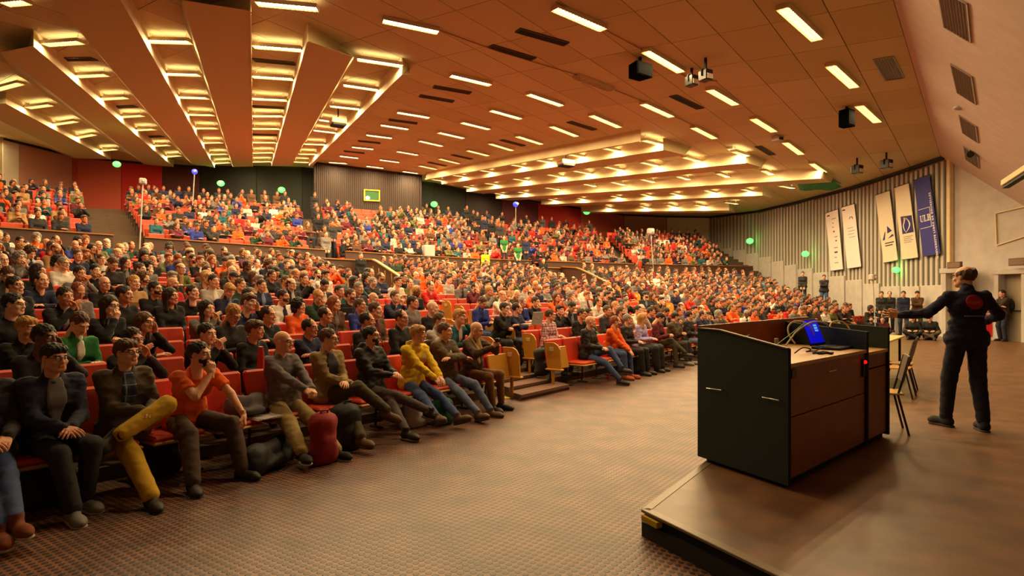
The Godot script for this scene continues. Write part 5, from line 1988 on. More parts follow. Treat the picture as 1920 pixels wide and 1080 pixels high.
func build_main_figures(used: Array) -> void:
	var khaki := tint("khaki_cloth", c8(150, 128, 72))
	var olive := tint("olive_jacket", c8(78, 66, 46))
	var brown_legs := tint("brown_trousers", c8(74, 56, 46))
	var mustard := tint("mustard_trousers", c8(190, 150, 26))
	var grey_fleece := tint("grey_fleece", c8(100, 92, 96))
	var grey_jean := tint("grey_jeans", c8(84, 72, 68))
	var ochre := tint("ochre_trousers", c8(112, 72, 26))
	var tan_shoe := tint("tan_shoe", c8(96, 66, 36), 0.7)
	var grey_shoe := tint("grey_shoe", c8(120, 116, 108), 0.7)
	var dark_shoe := tint("dark_shoe", c8(38, 30, 26), 0.6)
	var pale_sole := tint("pale_sole", c8(176, 168, 150), 0.8)
	var G := "people in the front row"
	var LAP := {"hand_l": Vector3(0.03, 0.68, 0.3), "hand_r": Vector3(-0.03, 0.68, 0.31)}
	# 1: mostly outside the frame, jeans stretched out
	var t := front(used, -30)
	var p := {"foot_l": loc(t, 40, 1012, 0.1), "foot_r": loc(t, 8, 1008, 0.1), "hand_l": Vector3(0.08, 0.66, 0.22), "hand_r": Vector3(-0.05, 0.66, 0.24), "bulk": 0.02, "lean": -0.1}
	person("cropped person in dark jacket and blue jeans at the near end of the front row", t, p, {"top": top_mat("charcoal"), "legs": M.jeans, "shoe": tint("brown_shoe", c8(120, 60, 30)), "sole": pale_sole, "group": G})
	# 2: dark padded jacket, grey shirt, glasses
	t = front(used, 98)
	p = LAP.duplicate()
	p.merge({"foot_l": loc(t, 160, 935, 0.09), "foot_r": loc(t, 138, 957, 0.09), "yaw": 0.25, "bulk": 0.022, "lean": 0.08, "loose": 0.012, "face": 2})
	person("man with glasses in dark blue padded jacket over grey shirt, hands folded, grey trainers", t, p, {"top": tint("padded_jacket", c8(30, 34, 56)), "legs": tint("black_trousers", c8(34, 32, 34)), "shirt": top_mat("grey"), "open": 0.075, "hair": "fringe", "hair_colour": "black", "skin": 1, "glasses": true, "shoe": grey_shoe, "sole": pale_sole, "group": G, "cell": 0.014})
	# 3: olive jacket, mustard trousers, ankle on knee
	t = front(used, 236)
	p = {"hand_l": Vector3(0.08, 0.72, 0.28), "hand_r": Vector3(0.0, 0.72, 0.27), "foot_r": loc(t, 284, 932, 0.09), "foot_l": Vector3(-0.2, 0.56, 0.36), "knee_l": Vector3(1.0, 0.75, 0.5), "toe_l": Vector3(-0.75, -0.55, 0.3), "foot_up_l": Vector3(0.3, 0.3, 0.9), "yaw": 0.3, "bulk": 0.024, "lean": 0.02, "loose": 0.016, "pitch": 0.05}
	var o := person("man with glasses in olive jacket and mustard trousers, one ankle on his knee", t, p, {"top": olive, "legs": mustard, "shirt": plaid("blue_print", c8(36, 60, 96), c8(16, 24, 40), c8(210, 210, 200)), "open": 0.065, "hair": "fringe", "hair_colour": "brown", "glasses": true, "shoe": dark_shoe, "group": G, "cell": 0.014})
	# 4: orange shirt, hand at chin
	t = front(used, 352)
	p = {"hand_r": Vector3(0.05, 0.99, 0.33), "elbow_r": Vector3(-0.6, -1, 0.5), "grip_r": Vector3(0.05, 0.95, -0.15), "palm_r": Vector3(0.2, 0, -1), "hand_l": Vector3(0.26, 0.58, 0.52), "elbow_l": Vector3(0.8, -0.2, 0.3), "grip_l": Vector3(0.0, -1, 0.3), "foot_r": loc(t, 362, 905, 0.09), "foot_l": loc(t, 455, 880, 0.09), "knee_l": Vector3(0.5, 1, 0.8), "sleeves": 0.5, "yaw": 0.45, "lean": 0.42, "hand": "fist", "loose": 0.016, "pitch": 0.02}
	person("bearded man in orange T-shirt leaning forward with his hand at his chin", t, p, {"top": top_mat("orange"), "top_name": "shirt", "legs": brown_legs, "hair": "short", "hair_colour": "dark", "beard": true, "beard_colour": "black", "shoe": dark_shoe, "group": G, "cell": 0.014})
	# 5: grey fleece, bald, glasses, red bag
	t = front(used, 535)
	p = {"hand_l": Vector3(0.06, 0.7, 0.4), "hand_r": Vector3(-0.01, 0.7, 0.4), "foot_r": loc(t, 578, 868, 0.09), "foot_l": loc(t, 632, 845, 0.09), "yaw": 0.5, "lean": -0.08, "bulk": 0.014, "belly": 0.03, "loose": 0.016, "hand": "fist"}
	person("bald man with glasses in grey fleece and khaki trousers holding a red bag", t, p, {"top": grey_fleece, "legs": khaki, "hair": "none", "glasses": true, "shoe": tint("black_shoe", c8(30, 30, 34)), "sole": pale_sole, "group": G, "cell": 0.014})
	# 6: khaki shirt, legs crossed
	t = front(used, 622)
	p = {"hand_l": Vector3(-0.02, 0.72, 0.26), "hand_r": Vector3(0.06, 0.7, 0.24), "foot_l": loc(t, 688, 838, 0.09), "foot_r": Vector3(0.3, 0.38, 0.62), "knee_r": Vector3(0.3, 1, 0.5), "toe_r": Vector3(0.6, -0.35, 0.7), "yaw": 0.45, "lean": -0.1, "loose": 0.012, "bulk": 0.014}
	person("man with glasses in open khaki shirt over a black T-shirt, legs crossed", t, p, {"top": tint("khaki_shirt", c8(142, 122, 78)), "legs": tint("green_trousers", c8(70, 62, 36)), "shirt": M.black, "open": 0.085, "hair": "short", "hair_colour": "brown", "glasses": true, "shoe": tan_shoe, "group": G, "cell": 0.014})
	# 7: black hoodie, grey jeans, beard
	t = front(used, 700)
	p = {"hand_l": Vector3(0.12, 0.74, 0.28), "hand_r": Vector3(0.02, 0.73, 0.3), "foot_l": loc(t, 765, 812, 0.09), "foot_r": Vector3(0.36, 0.26, 0.72), "knee_r": Vector3(0.3, 1, 0.5), "toe_r": Vector3(0.7, -0.3, 0.6), "yaw": 0.4, "lean": -0.06, "hood": true, "pitch": 0.08, "bulk": 0.012}
	person("bearded man with black glasses in black hooded top and grey jeans, legs crossed", t, p, {"top": M.black, "top_name": "hooded_top", "legs": grey_jean, "hair": "short", "hair_colour": "black", "glasses": true, "beard": true, "shoe": dark_shoe, "sole": tint("grey_sole", c8(120, 112, 100)), "group": G, "cell": 0.014})
	# 8: yellow hoodie
	t = front(used, 776)
	p = {"hand_l": Vector3(0.05, 0.6, 0.48), "hand_r": Vector3(-0.03, 0.58, 0.48), "foot_r": loc(t, 840, 806, 0.09), "foot_l": loc(t, 872, 792, 0.09), "knee_l": Vector3(0.5, 1, 0.5), "yaw": 0.5, "lean": 0.16, "hood": true, "heel_l": -0.3, "heel_r": -0.3, "bulk": 0.014, "face": 1}
	o = person("fair-haired man in bright yellow hooded sweatshirt and jeans, legs stretched out", t, p, {"top": tint("yellow_hoodie", c8(222, 182, 16)), "top_name": "hooded_top", "legs": M.jeans, "hair": "fringe", "hair_colour": "blond", "shoe": tan_shoe, "group": G, "cell": 0.014})
	var j := joints(p)
	mark(o, "name_badge", [Vector2(-0.035, -0.03), Vector2(0.035, -0.03), Vector2(0.035, 0.03), Vector2(-0.035, 0.03)], Transform3D(Basis(Vector3.BACK, -0.5), j.chest + Vector3(0.06, 0.03, 0.145)), tint("badge_paper", c8(220, 190, 180)))
	# 9: brown jacket with white hood, arms crossed
	t = front(used, 838)
	p = {"hand_l": Vector3(-0.15, 0.84, 0.19), "hand_r": Vector3(0.15, 0.82, 0.2), "elbow_l": Vector3(1, -0.5, 0.4), "elbow_r": Vector3(-1, -0.5, 0.4), "foot_r": loc(t, 902, 780, 0.09), "foot_l": loc(t, 920, 770, 0.09), "yaw": 0.35, "lean": -0.06, "bulk": 0.026, "heel_r": -0.25}
	person("man in brown jacket with white hood, arms crossed, light jeans and tan boots", t, p, {"top": tint("brown_jacket", c8(88, 68, 44)), "legs": tint("light_jeans", c8(96, 108, 140)), "hair": "short", "hair_colour": "brown", "scarf": top_mat("white"), "shoe": tan_shoe, "group": G, "cell": 0.014})
	# 10: brown blazer, scarf, camera
	t = front(used, 888)
	p = {"hand_l": Vector3(0.03, 0.97, 0.42), "hand_r": Vector3(-0.05, 0.95, 0.4), "elbow_l": Vector3(0.9, -0.8, 0.2), "elbow_r": Vector3(-0.9, -0.8, 0.2), "grip_l": Vector3(-0.3, 0.7, 0.5), "grip_r": Vector3(0.3, 0.7, 0.5), "palm_l": Vector3(-1, 0, 0), "palm_r": Vector3(1, 0, 0), "hand": "fist", "foot_r": loc(t, 924, 762, 0.09), "foot_l": loc(t, 940, 757, 0.09), "yaw": 0.4, "pitch": -0.3, "lean": 0.12, "bulk": 0.016, "belly": 0.02}
	person("bald man in brown blazer and tan scarf lifting a small camera beside the aisle", t, p, {"top": tint("brown_blazer", c8(66, 44, 26)), "legs": ochre, "hair": "none", "scarf": tint("tan_scarf", c8(172, 132, 62)), "shirt": top_mat("tan"), "shoe": dark_shoe, "group": G, "cell": 0.015})
	var cam := MB.new()
	cam.box(Transform3D(), Vector3(0.1, 0.065, 0.04), 0.008)
	cam.tube([Vector3(0, 0, 0.02), Vector3(0, 0, 0.05)], 0.024, 10)
	var ct := tag(obj("pocket_camera", cam.done(M.black), self, null, t * Transform3D(Basis(), Vector3(-0.01, 1.06, 0.47))), "small black camera held up by the man in the brown blazer", "camera")
	# past the aisle
	var R := [
		[1105, "bald man in black coat over plaid shirt, legs crossed, first past the aisle", {"hand_l": Vector3(0.05, 0.7, 0.27), "hand_r": Vector3(-0.02, 0.7, 0.28), "foot_l": Vector3(0.2, 0.3, 0.62), "foot_r": loc(front([], 1105), 1163, 712, 0.1), "knee_l": Vector3(0.2, 1, 0.5), "yaw": 0.6, "bulk": 0.02}, {"top": M.black, "legs": M.jeans, "shirt": plaid("dark_plaid", c8(70, 40, 30), c8(20, 16, 14), c8(150, 110, 80)), "open": 0.07, "hair": "none", "shoe": dark_shoe}],
		[1143, "ginger-bearded man in orange shirt and jeans leaning forward", {"hand_l": Vector3(0.05, 0.6, 0.44), "hand_r": Vector3(-0.03, 0.6, 0.45), "yaw": 0.45, "lean": 0.3, "bulk": 0.012}, {"top": top_mat("orange"), "legs": M.jeans, "hair": "receding", "hair_colour": "ginger", "beard": true, "shoe": tint("orange_shoe", c8(170, 80, 30))}],
		[1176, "older man in black sweater sitting back beside the ginger-bearded man", {"hand_l": Vector3(0.05, 0.72, 0.26), "hand_r": Vector3(-0.04, 0.72, 0.26), "yaw": 0.5}, {"top": M.black, "legs": M.black, "hair": "receding", "hair_colour": "grey", "shoe": dark_shoe}],
		[1203, "fair long-haired woman in lilac top with a dark coat over her knees", {"hand_l": Vector3(0.05, 0.74, 0.26), "hand_r": Vector3(-0.04, 0.74, 0.26), "yaw": 0.6, "shoulders": 0.16, "loose": 0.03}, {"top": top_mat("lilac"), "legs": M.black, "hair": "long", "hair_colour": "blond", "shoe": dark_shoe}],
		[1232, "dark-haired man in maroon sweater looking down at his phone", {"hand_l": Vector3(0.04, 0.78, 0.3), "hand_r": Vector3(-0.03, 0.78, 0.31), "yaw": 0.35, "pitch": -0.5, "lean": 0.16, "hand": "fist", "foot_r": Vector3(0.25, 0.35, 0.62), "knee_r": Vector3(0.3, 1, 0.5)}, {"top": top_mat("maroon"), "legs": tint("green_trousers", c8(70, 62, 36)), "hair": "short", "hair_colour": "black", "shoe": dark_shoe}],
		[1260, "bearded man in olive coat with a cap, hand at his chin", {"hand_l": Vector3(0.0, 0.78, 0.3), "hand_r": Vector3(-0.02, 1.0, 0.24), "grip_r": Vector3(0.15, 0.8, 0.25), "palm_r": Vector3(0, 0.3, -1), "hand": "fist", "yaw": 0.5, "lean": 0.2, "bulk": 0.022}, {"top": olive, "legs": tint("dark_grey_trousers", c8(48, 44, 42)), "hair": "cap", "hair_colour": "dark", "beard": true, "shoe": grey_shoe}],
		[1292, "man in black jacket and pale jeans at the corner of the lectern desk", {"hand_l": Vector3(0.05, 0.68, 0.28), "hand_r": Vector3(-0.04, 0.68, 0.28), "yaw": 0.55, "bulk": 0.02}, {"top": M.black, "legs": tint("light_jeans", c8(96, 108, 140)), "hair": "receding", "hair_colour": "dark", "shoe": grey_shoe}]]
	SOLO -= 1
	for r in R:
		t = front(used, r[0])
		var w: Dictionary = r[3]
		w["group"] = G
		w["cell"] = 0.018
		person(r[1], t, r[2], w)
	# plaid shirt beside the aisle end board, in the second row
	var u := u_at(1, 1030)
	used.append([1, spot(u, 1)])
	SOLO += 1
	person("man with glasses in red and white plaid shirt beside the aisle end board", turned(spot(u, 1), row_h(1), facing(u, 1)), {"hand_l": Vector3(0.0, 0.78, 0.28), "hand_r": Vector3(-0.05, 0.76, 0.26), "yaw": 0.5, "bulk": 0.012}, {"top": plaid("red_plaid", c8(226, 214, 210), c8(150, 36, 60), c8(50, 30, 60)), "top_name": "shirt", "legs": M.dark_denim, "hair": "short", "hair_colour": "brown", "glasses": true, "cell": 0.018, "group": "seated audience"})
	u = u_at(2, 968)
	used.append([2, spot(u, 2)])
	SOLO += 1
	person("balding bearded man in navy sweater, arms crossed, on the aisle seat", turned(spot(u, 2), row_h(2), facing(u, 2)), {"hand_l": Vector3(-0.15, 0.86, 0.17), "hand_r": Vector3(0.15, 0.84, 0.18), "elbow_l": Vector3(1, -0.5, 0.3), "elbow_r": Vector3(-1, -0.5, 0.3), "yaw": 0.55}, {"top": top_mat("navy"), "legs": M.jeans, "hair": "receding", "hair_colour": "dark", "cell": 0.019, "group": "seated audience"})
	# the speaker, seen from behind, one arm stretched towards the hall
	var sp := on_level(1813, 804, STAGE)
	var f := Vector2(0.16, 0.99).normalized()
	t = turned(flat(sp), STAGE, f) * Transform3D(Basis().scaled(Vector3(1.06, 1.06, 1.06)))
	p = {"hip": Vector3(0, 0.985, 0), "lean": 0.0, "yaw": 0.6, "pitch": 0.02, "hand_l": Vector3(0.62, 1.22, 0.12), "elbow_l": Vector3(0.2, -1, -0.4), "grip_l": Vector3(0.9, 0.1, 0.3), "palm_l": Vector3(0.0, 0.6, 1), "hand_r": Vector3(-0.24, 1.12, 0.28), "elbow_r": Vector3(-1, -0.3, -0.5), "foot_l": Vector3(0.15, 0.09, 0.12), "foot_r": Vector3(-0.11, 0.09, -0.1), "knee_l": Vector3(0.1, 0, 1), "knee_r": Vector3(-0.1, 0, 1), "toe_l": Vector3(0.5, 0, 1), "toe_r": Vector3(-0.2, 0, 1), "loose": 0.012, "bulk": 0.01, "hand": "open", "shoulders": 0.168}
	SOLO += 1
	o = person("speaker in navy zip jacket and dark trousers with one arm stretched out on the stage", t, p, {"top": tint("navy_jacket", c8(26, 26, 56)), "legs": tint("navy_trousers", c8(26, 26, 44)), "hair": "ring", "hair_colour": "brown", "glasses": true, "shoe": tint("black_shoe", c8(30, 30, 34)), "cell": 0.013, "group": ""})
	j = joints(p)
	patch(o, "red_disc", j, p, j.chest + Vector3(-0.02, 0.06, -0.11), Vector3(0.085, 0.085, 0.07), tint("red_print", c8(150, 24, 20)), 0.012)
	var bt := Transform3D(Basis(Vector3.UP, PI + 0.1), j.chest + Vector3(-0.02, 0.06, -0.112))
	for k in 9: mark(o, "back_lettering", [Vector2(-0.008, 0), Vector2(0.008, 0), Vector2(0.008, 0.014), Vector2(-0.008, 0.014)], bt * Transform3D(Basis(), Vector3(-0.1 + 0.024 * k, -0.16, 0.0)), tint("pale_print", c8(120, 118, 140)), 0.012)
	# standing and sitting along the far side wall
	var stand := {"shoulders": 0.15, "hip": Vector3(0, 0.975, 0), "hand_l": Vector3(0.1, 0.93, 0.17), "hand_r": Vector3(-0.1, 0.93, 0.17), "foot_l": Vector3(0.11, 0.09, 0.02), "foot_r": Vector3(-0.11, 0.09, 0.0), "knee_l": Vector3(0.1, 0, 1), "knee_r": Vector3(-0.1, 0, 1), "toe_l": Vector3(0.3, 0, 1), "toe_r": Vector3(-0.3, 0, 1), "bulk": 0.02, "lean": 0.0, "loose": 0.012}
	var folded := stand.duplicate()
	folded.merge({"hand_l": Vector3(-0.13, 1.22, 0.2), "hand_r": Vector3(0.13, 1.2, 0.2), "elbow_l": Vector3(1, -0.5, 0.4), "elbow_r": Vector3(-1, -0.5, 0.4)}, true)
	var floor_ := {"hip": Vector3(0, 0.14, 0), "hand_l": Vector3(0.14, 0.32, 0.34), "hand_r": Vector3(-0.14, 0.32, 0.34), "foot_l": Vector3(-0.12, 0.09, 0.34), "foot_r": Vector3(0.14, 0.1, 0.42), "knee_l": Vector3(1, 0.6, 0.5), "knee_r": Vector3(-1, 0.6, 0.5), "bulk": 0.02, "lean": 0.2}
	var S := [
		[1653, 623, 25.0, STAGE, "person in dark jacket standing at the wall beside the camera pole", stand, {"top": M.black, "legs": M.dark_denim, "hair": "short"}],
		[1668, 622, 25.2, STAGE, "tall balding person in long black coat standing beside the camera pole", stand, {"top": M.black, "legs": M.black, "hair": "receding"}],
		[1694, 628, 24.0, STAGE, "person in navy sweater standing with hands held low at the wall", stand, {"top": top_mat("navy"), "legs": M.dark_denim, "hair": "short"}],
		[1720, 628, 23.6, STAGE, "person with dark hair in brown jacket leaning at the wall behind the speaker's hand", folded, {"top": top_mat("brown"), "legs": tint("green_trousers", c8(70, 62, 36)), "hair": "fringe"}],
		[1712, 636, 22.4, STAGE, "person in black hooded top sitting on the floor below the speaker's hand", floor_, {"top": M.black, "legs": M.black, "hair": "beanie", "hat_mat": M.black}],
		[1744, 637, 22.0, STAGE, "person in black sitting cross-legged on the floor nearest the door", floor_, {"top": M.black, "legs": tint("camouflage_trousers", c8(96, 86, 66)), "hair": "beanie", "hat_mat": M.black}],
		[1590, 630, 22.4, 0.0, "person in brown top sitting on the floor at the end of the front seats", floor_, {"top": top_mat("brown"), "legs": M.dark_denim, "hair": "short", "skin": 1}],
		[1612, 632, 22.0, 0.0, "person in navy top sitting on the floor before the camera pole", floor_, {"top": top_mat("navy"), "legs": M.jeans, "hair": "fringe"}],
		[1634, 634, 21.8, 0.0, "bearded person in black jacket sitting on the floor beside the camera pole", floor_, {"top": M.black, "legs": M.dark_denim, "hair": "short", "beard": true}],
		[1655, 634, 21.6, 0.0, "person in maroon top sitting on the floor in front of the standing pair", floor_, {"top": top_mat("maroon"), "legs": M.dark_denim, "hair": "short"}],
		[1505, 0, 33.5, -1.0, "person in black coat standing sideways on the wall stair, farther one", stand, {"top": M.black, "legs": M.dark_denim, "hair": "short"}],
		[1545, 0, 31.5, -2.0, "person in dark jacket standing on the wall stair, nearer one", folded, {"top": M.black, "legs": M.jeans, "hair": "short"}],
		[1881, 640, 20.9, STAGE, "person in dark jacket with a black backpack standing by the door", folded, {"top": tint("brown_leather", c8(52, 38, 32)), "legs": M.dark_denim, "hair": "short"}]]
	for s in S:
		var at: Vector3
		if s[3] == -1.0:
			at = to3(Vector2((s[0] - CX) / F * 32.6, 32.6), 1.3)
		elif s[3] == -2.0:
			at = to3(Vector2((s[0] - CX) / F * 30.6, 30.6), 1.06)
		else:
			at = on_level(s[0], s[1], s[3])
		var pl := flat(at)
		var dir := (Vector2(4.5, 8.0) - pl).normalized()
		if s[0] == 1881: dir = Vector2(-0.9, -0.1)
		if s[0] == 1505: dir = Vector2(-0.5, -1.0)
		var w: Dictionary = s[6]
		w["cell"] = 0.024
		w["group"] = "people along the side wall"
		SOLO += 1
		person(s[4], turned(pl, at.y, dir), s[5], w)
	var backpack := MB.new()
	backpack.ball(Vector3(0, 1.22, -0.24), Vector3(0.18, 0.25, 0.14), 12, 9)
	var bp := on_level(1881, 640, STAGE)
	tag(obj("backpack", backpack.done(M.black), self, null, turned(flat(bp), STAGE, Vector2(-0.9, -0.1))), "black backpack on the shoulders of the person by the door", "backpack")
	# people on the wall stair and aisles of the stand
	var T := [
		[945, 443, 1.93, 17.75, "person in green T-shirt standing in the second aisle, farther from the pole", "green", {}],
		[971, 457, 1.98, 17.2, "person in green T-shirt standing at the parapet above the sunken way", "green", {}],
		[611, 436, 1.0, 18.0, "person in grey jacket standing at the head of the first sunken way", "grey", {}],
		[645, 452, 1.03, 18.6, "person in dark coat and pale scarf walking down the upper aisle", "black", {}],
		[676, 476, 1.08, 15.0, "person in black jacket standing beside the sloping rail", "black", {}],
		[606, 486, 0.97, 13.4, "person in a flat cap standing inside the first sunken way", "charcoal", {"hair": "cap"}],
		[1019, 486, 2.0, 15.6, "person in dark jacket with a yellow bag in the second sunken way", "black", {}],
		[910, 470, 1.85, 17.3, "person in bright yellow safety jacket in the cross aisle", "yellow", {}]]
	for s in T:
		var pl := spot(s[2], s[3])
		var dpx := to_px(to3(pl, 1)).x
		pl.x += (s[0] - dpx) / F * pl.y
		var y: float = EYE + (CY - s[1]) / F * pl.y - 1.7
		var w: Dictionary = s[6]
		w.merge({"top": top_mat(s[5]), "legs": M.dark_denim, "cell": 0.026, "group": "people standing in the aisles"})
		SOLO += 1
		var st := stand.duplicate()
		if s[5] == "green": st["sleeves"] = 0.5
		person(s[4], turned(pl, y, (Vector2(4, 8) - pl).normalized()), st, w)

# ---------------------------------------------------------------- stage, lectern desk, table, banners, ceiling equipment
func on_upright(a: Vector2, b: Vector2, px: float, py: float) -> Vector3:   # where a sight line meets the upright plane through a and b
	var h = Geometry2D.line_intersects_line(a, b - a, Vector2.ZERO, Vector2((px - CX) / F, 1.0))
	return at_depth(px, py, h.y)

func board(mb: MB, a: Vector2, b: Vector2, y0: float, ya: float, yb: float, thick: float, side: Vector2) -> void:
	slab(mb, a, b, y0, ya, yb, thick, a + side)

func text_obj(s: String, size: float, m: Material, t: Transform3D, parent: Node, serif := false) -> void:
	var tm := TextMesh.new()
	tm.text = s
	tm.font_size = 32
	tm.pixel_size = size / 32.0
	tm.depth = 0.006
	var fnt := SystemFont.new()
	fnt.font_names = PackedStringArray(["Droid Serif" if serif else "Droid Sans"])
	fnt.font_weight = 700
	tm.font = fnt
	tm.material = m
	obj("lettering", tm, parent, null, t)

func build_stage_things() -> void:
	build_stage()
	build_desk()
	build_table()
	build_banners()
	build_overhead()
	build_side_wall()
	build_bags()

func build_stage() -> void:
	var c := flat(on_level(1203, 955, STAGE))
	var e := flat(on_level(1432, 1066, STAGE))
	var dir := (e - c).normalized()
	var poly := PackedVector2Array([c, c + Vector2(0.56, 0.83).normalized() * 24.0, Vector2(17.2, 23.6), Vector2(17.4, -4.8), c + dir * 8.5])
	var mb := MB.new()
	var ids := Geometry2D.triangulate_polygon(poly)
	for k in range(0, ids.size(), 3):
		mb.tri(to3(poly[ids[k]], STAGE), to3(poly[ids[k + 1]], STAGE), to3(poly[ids[k + 2]], STAGE), Vector3.UP)
	var o := struct("floor", mb.done(M.stage_floor), "worn brown floor of the low stage")
	var mid := Vector2(8, 8)
	var ed := MB.new()
	for k in [0, 4]:
		var a := poly[k]
		var b := poly[(k + 1) % 5]
		var inw := (mid - a).normalized()
		slab(ed, a, b, 0.0, 0.105, 0.105, 0.1, a + (b - a).orthogonal() * (1 if (b - a).orthogonal().dot(inw) < 0 else -1))
	obj("plinth", ed.done(M.black), o)
	var rs := MB.new()
	var ins := 0.03
	for k in [0, 4]:
		var a := poly[k]
		var b := poly[(k + 1) % 5]
		var nn := (b - a).orthogonal().normalized()
		if nn.dot(mid - a) < 0: nn = -nn
		slab(rs, a + nn * ins, b + nn * ins, 0.1, STAGE - 0.02, STAGE - 0.02, 0.08, a - nn)
	obj("riser", rs.done(M.matt_black), o)
	var ns := MB.new()
	for k in [0, 4]:
		var a := poly[k]
		var b := poly[(k + 1) % 5]
		var nn := (b - a).orthogonal().normalized()
		if nn.dot(mid - a) < 0: nn = -nn
		ns.bar(to3(a + nn * 0.03, STAGE - 0.008), to3(b + nn * 0.03, STAGE - 0.008), 0.07, 0.022, 0.004)
	obj("edge_strip", ns.done(mat("edge_strip", c8(120, 100, 74), 0.4)), o)
	# the yellow mark at the corner and the strip of edging that hangs loose
	var y0 := c + dir * 0.03
	var ym := MB.new()
	ym.bar(to3(y0 + Vector2(-0.002, -0.001), 0.145), to3(y0 + dir * 0.16, 0.14), 0.05, 0.04)
	obj("yellow_mark", ym.done(mat("yellow_mark", c8(200, 164, 30), 0.6)), o)
	var l0 := on_level(1282, 985, STAGE)
	var l1 := on_level(1360, 1010, STAGE)
	var lo := MB.new()
	lo.bar(l0 + Vector3(0, -0.01, 0), l1 + Vector3(-0.03, -0.06, 0.03), 0.05, 0.008)
	obj("loose_edging", lo.done(M.edge_strip), o)

func build_desk() -> void:
	var wood := mat("desk_wood", c8(160, 92, 38), 0.45, 0.0, noise_tex(0.02, 0.75, 1.0, 9, 256, 5), 1.2)
	var dark := mat("desk_dark", c8(14, 31, 24), 0.75)
	var top_wood := mat("desk_top", c8(196, 146, 76), 0.4)
	var A := flat(on_level(1308, 862, STAGE))
	var B := flat(on_level(1478, 920, STAGE))
	var w := A - B
	var L := Vector2(1.37, 1.31)
	var C := B + L
	var D := B + L * 1.37
	var o := thing("lectern_desk", "large lectern desk of brown wood with dark green side boards on the stage", "desk")
	var y0 := STAGE + 0.035
	for k in 3:   # the three dark boards across it
		var b: Vector2 = [B, C, D][k]
		var sb := MB.new()
		var dir := w.normalized()
		var prof := PackedVector2Array([Vector2(0, 0), Vector2(w.length(), 0), Vector2(w.length(), 1.185), Vector2(w.length() * 0.72, 1.18), Vector2(0, 1.07)])
		if k > 0: prof = PackedVector2Array([Vector2(0, 0), Vector2(w.length(), 0), Vector2(w.length(), 1.2), Vector2(w.length() * 0.6, 1.17), Vector2(0, 1.11 + 0.02 * k)])
		sb.prism(Transform3D(Basis(to3(dir), Vector3.UP, to3(dir).cross(Vector3.UP)), to3(b, y0) - to3(L.normalized()) * 0.0), prof, 0.03)
		obj("side_board", sb.done(dark), o)
		if k == 0:
			var eb := MB.new()
			for q in range(2, 4):
				var p0 := to3(b + dir * prof[q].x, y0 + prof[q].y + 0.004)
				var p1 := to3(b + dir * prof[q + 1].x, y0 + prof[q + 1].y + 0.004)
				eb.bar(p0, p1, 0.032, 0.01)
			obj("edge_band", eb.done(mat("edge_band", c8(110, 96, 74), 0.5)), o)
	var ab := MB.new()
	board(ab, A, D + w, y0, STAGE + 1.245, STAGE + 1.27, 0.03, w)
	obj("front_board", ab.done(wood), o)
	var wt := MB.new()
	var th := STAGE + 0.985
	for seg in [[B, C], [C, D]]:
		var a: Vector2 = seg[0]
		var b: Vector2 = seg[1]
		var i := L.normalized() * 0.03
		var q := [a + i, b, b + w, a + i + w]
		var hh := th if seg[0] == B else th - 0.03
		wt.quad(to3(q[0], hh), to3(q[1], hh), to3(q[2], hh), to3(q[3], hh), Vector3.UP)
		wt.quad(to3(q[0], hh), to3(q[1], hh), to3(q[1], hh - 0.03), to3(q[0], hh - 0.03), to3(-w))
		wt.quad(to3(q[0], hh - 0.03), to3(q[1], hh - 0.03), to3(q[2], hh - 0.03), to3(q[3], hh - 0.03), Vector3.DOWN)
	obj("worktop", wt.done(top_wood), o)
	var inn := w.normalized() * 0.02
	var along_ := L.normalized()
	for pc in [["drawer_front", B, C, STAGE + 0.56, th - 0.035], ["cupboard_door", B, C, STAGE + 0.07, STAGE + 0.55], ["drawer_front", C, D, STAGE + 0.79, th - 0.065], ["cupboard_door", C, D, STAGE + 0.07, STAGE + 0.775]]:
		var a: Vector2 = pc[1] + inn + along_ * 0.036
		var b: Vector2 = pc[2] + inn - along_ * 0.006
		var fm := MB.new()
		slab(fm, a, b, pc[3], pc[4], pc[4], 0.025, a - w)
		var fr := obj(pc[0], fm.done(wood), o)
		if pc[1] == B and pc[0] == "drawer_front":
			var h := MB.new()
			var m: Vector2 = a.lerp(b, 0.47)
			h.tube([to3(m - along_ * 0.09, pc[4] - 0.09) - to3(inn) * 1.8, to3(m + along_ * 0.09, pc[4] - 0.09) - to3(inn) * 1.8], 0.006, 6)
			obj("handle", h.done(M.chrome), fr)
			var lk := MB.new()
			var m2: Vector2 = a + along_ * 0.04
			lk.bar(to3(m2, pc[4] - 0.05) - to3(inn) * 0.4, to3(m2 + along_ * 0.09, pc[4] - 0.05) - to3(inn) * 0.4, 0.02, 0.07)
			obj("lock_plate", lk.done(M.metal), fr)
			var cp := MB.new()
			var m3: Vector2 = b - along_ * 0.1
			cp.bar(to3(m3, pc[4] - 0.14) - to3(inn) * 0.5, to3(m3 + along_ * 0.06, pc[4] - 0.14) - to3(inn) * 0.5, 0.02, 0.17)
			obj("control_strip", cp.done(M.black), fr)
			var rb := MB.new()
			rb.ball(to3(m3 + along_ * 0.035, pc[4] - 0.08) - to3(inn) * 1.4, Vector3(0.018, 0.018, 0.018))
			obj("red_button", rb.done(glow("red_button", Color(1.0, 0.06, 0.05), 2.0)), fr)
	var kb := MB.new()
	slab(kb, B + inn * 3.0 + along_ * 0.05, D + inn * 3.0, STAGE, STAGE + 0.07, STAGE + 0.07, 0.02, B - w)
	slab(kb, B + along_ * 0.08 + inn * 3.0, A + along_ * 0.08 - inn * 3.0, STAGE, STAGE + 0.07, STAGE + 0.07, 0.02, B - L)
	obj("plinth", kb.done(M.matt_black), o)
	var outw := -L.normalized()
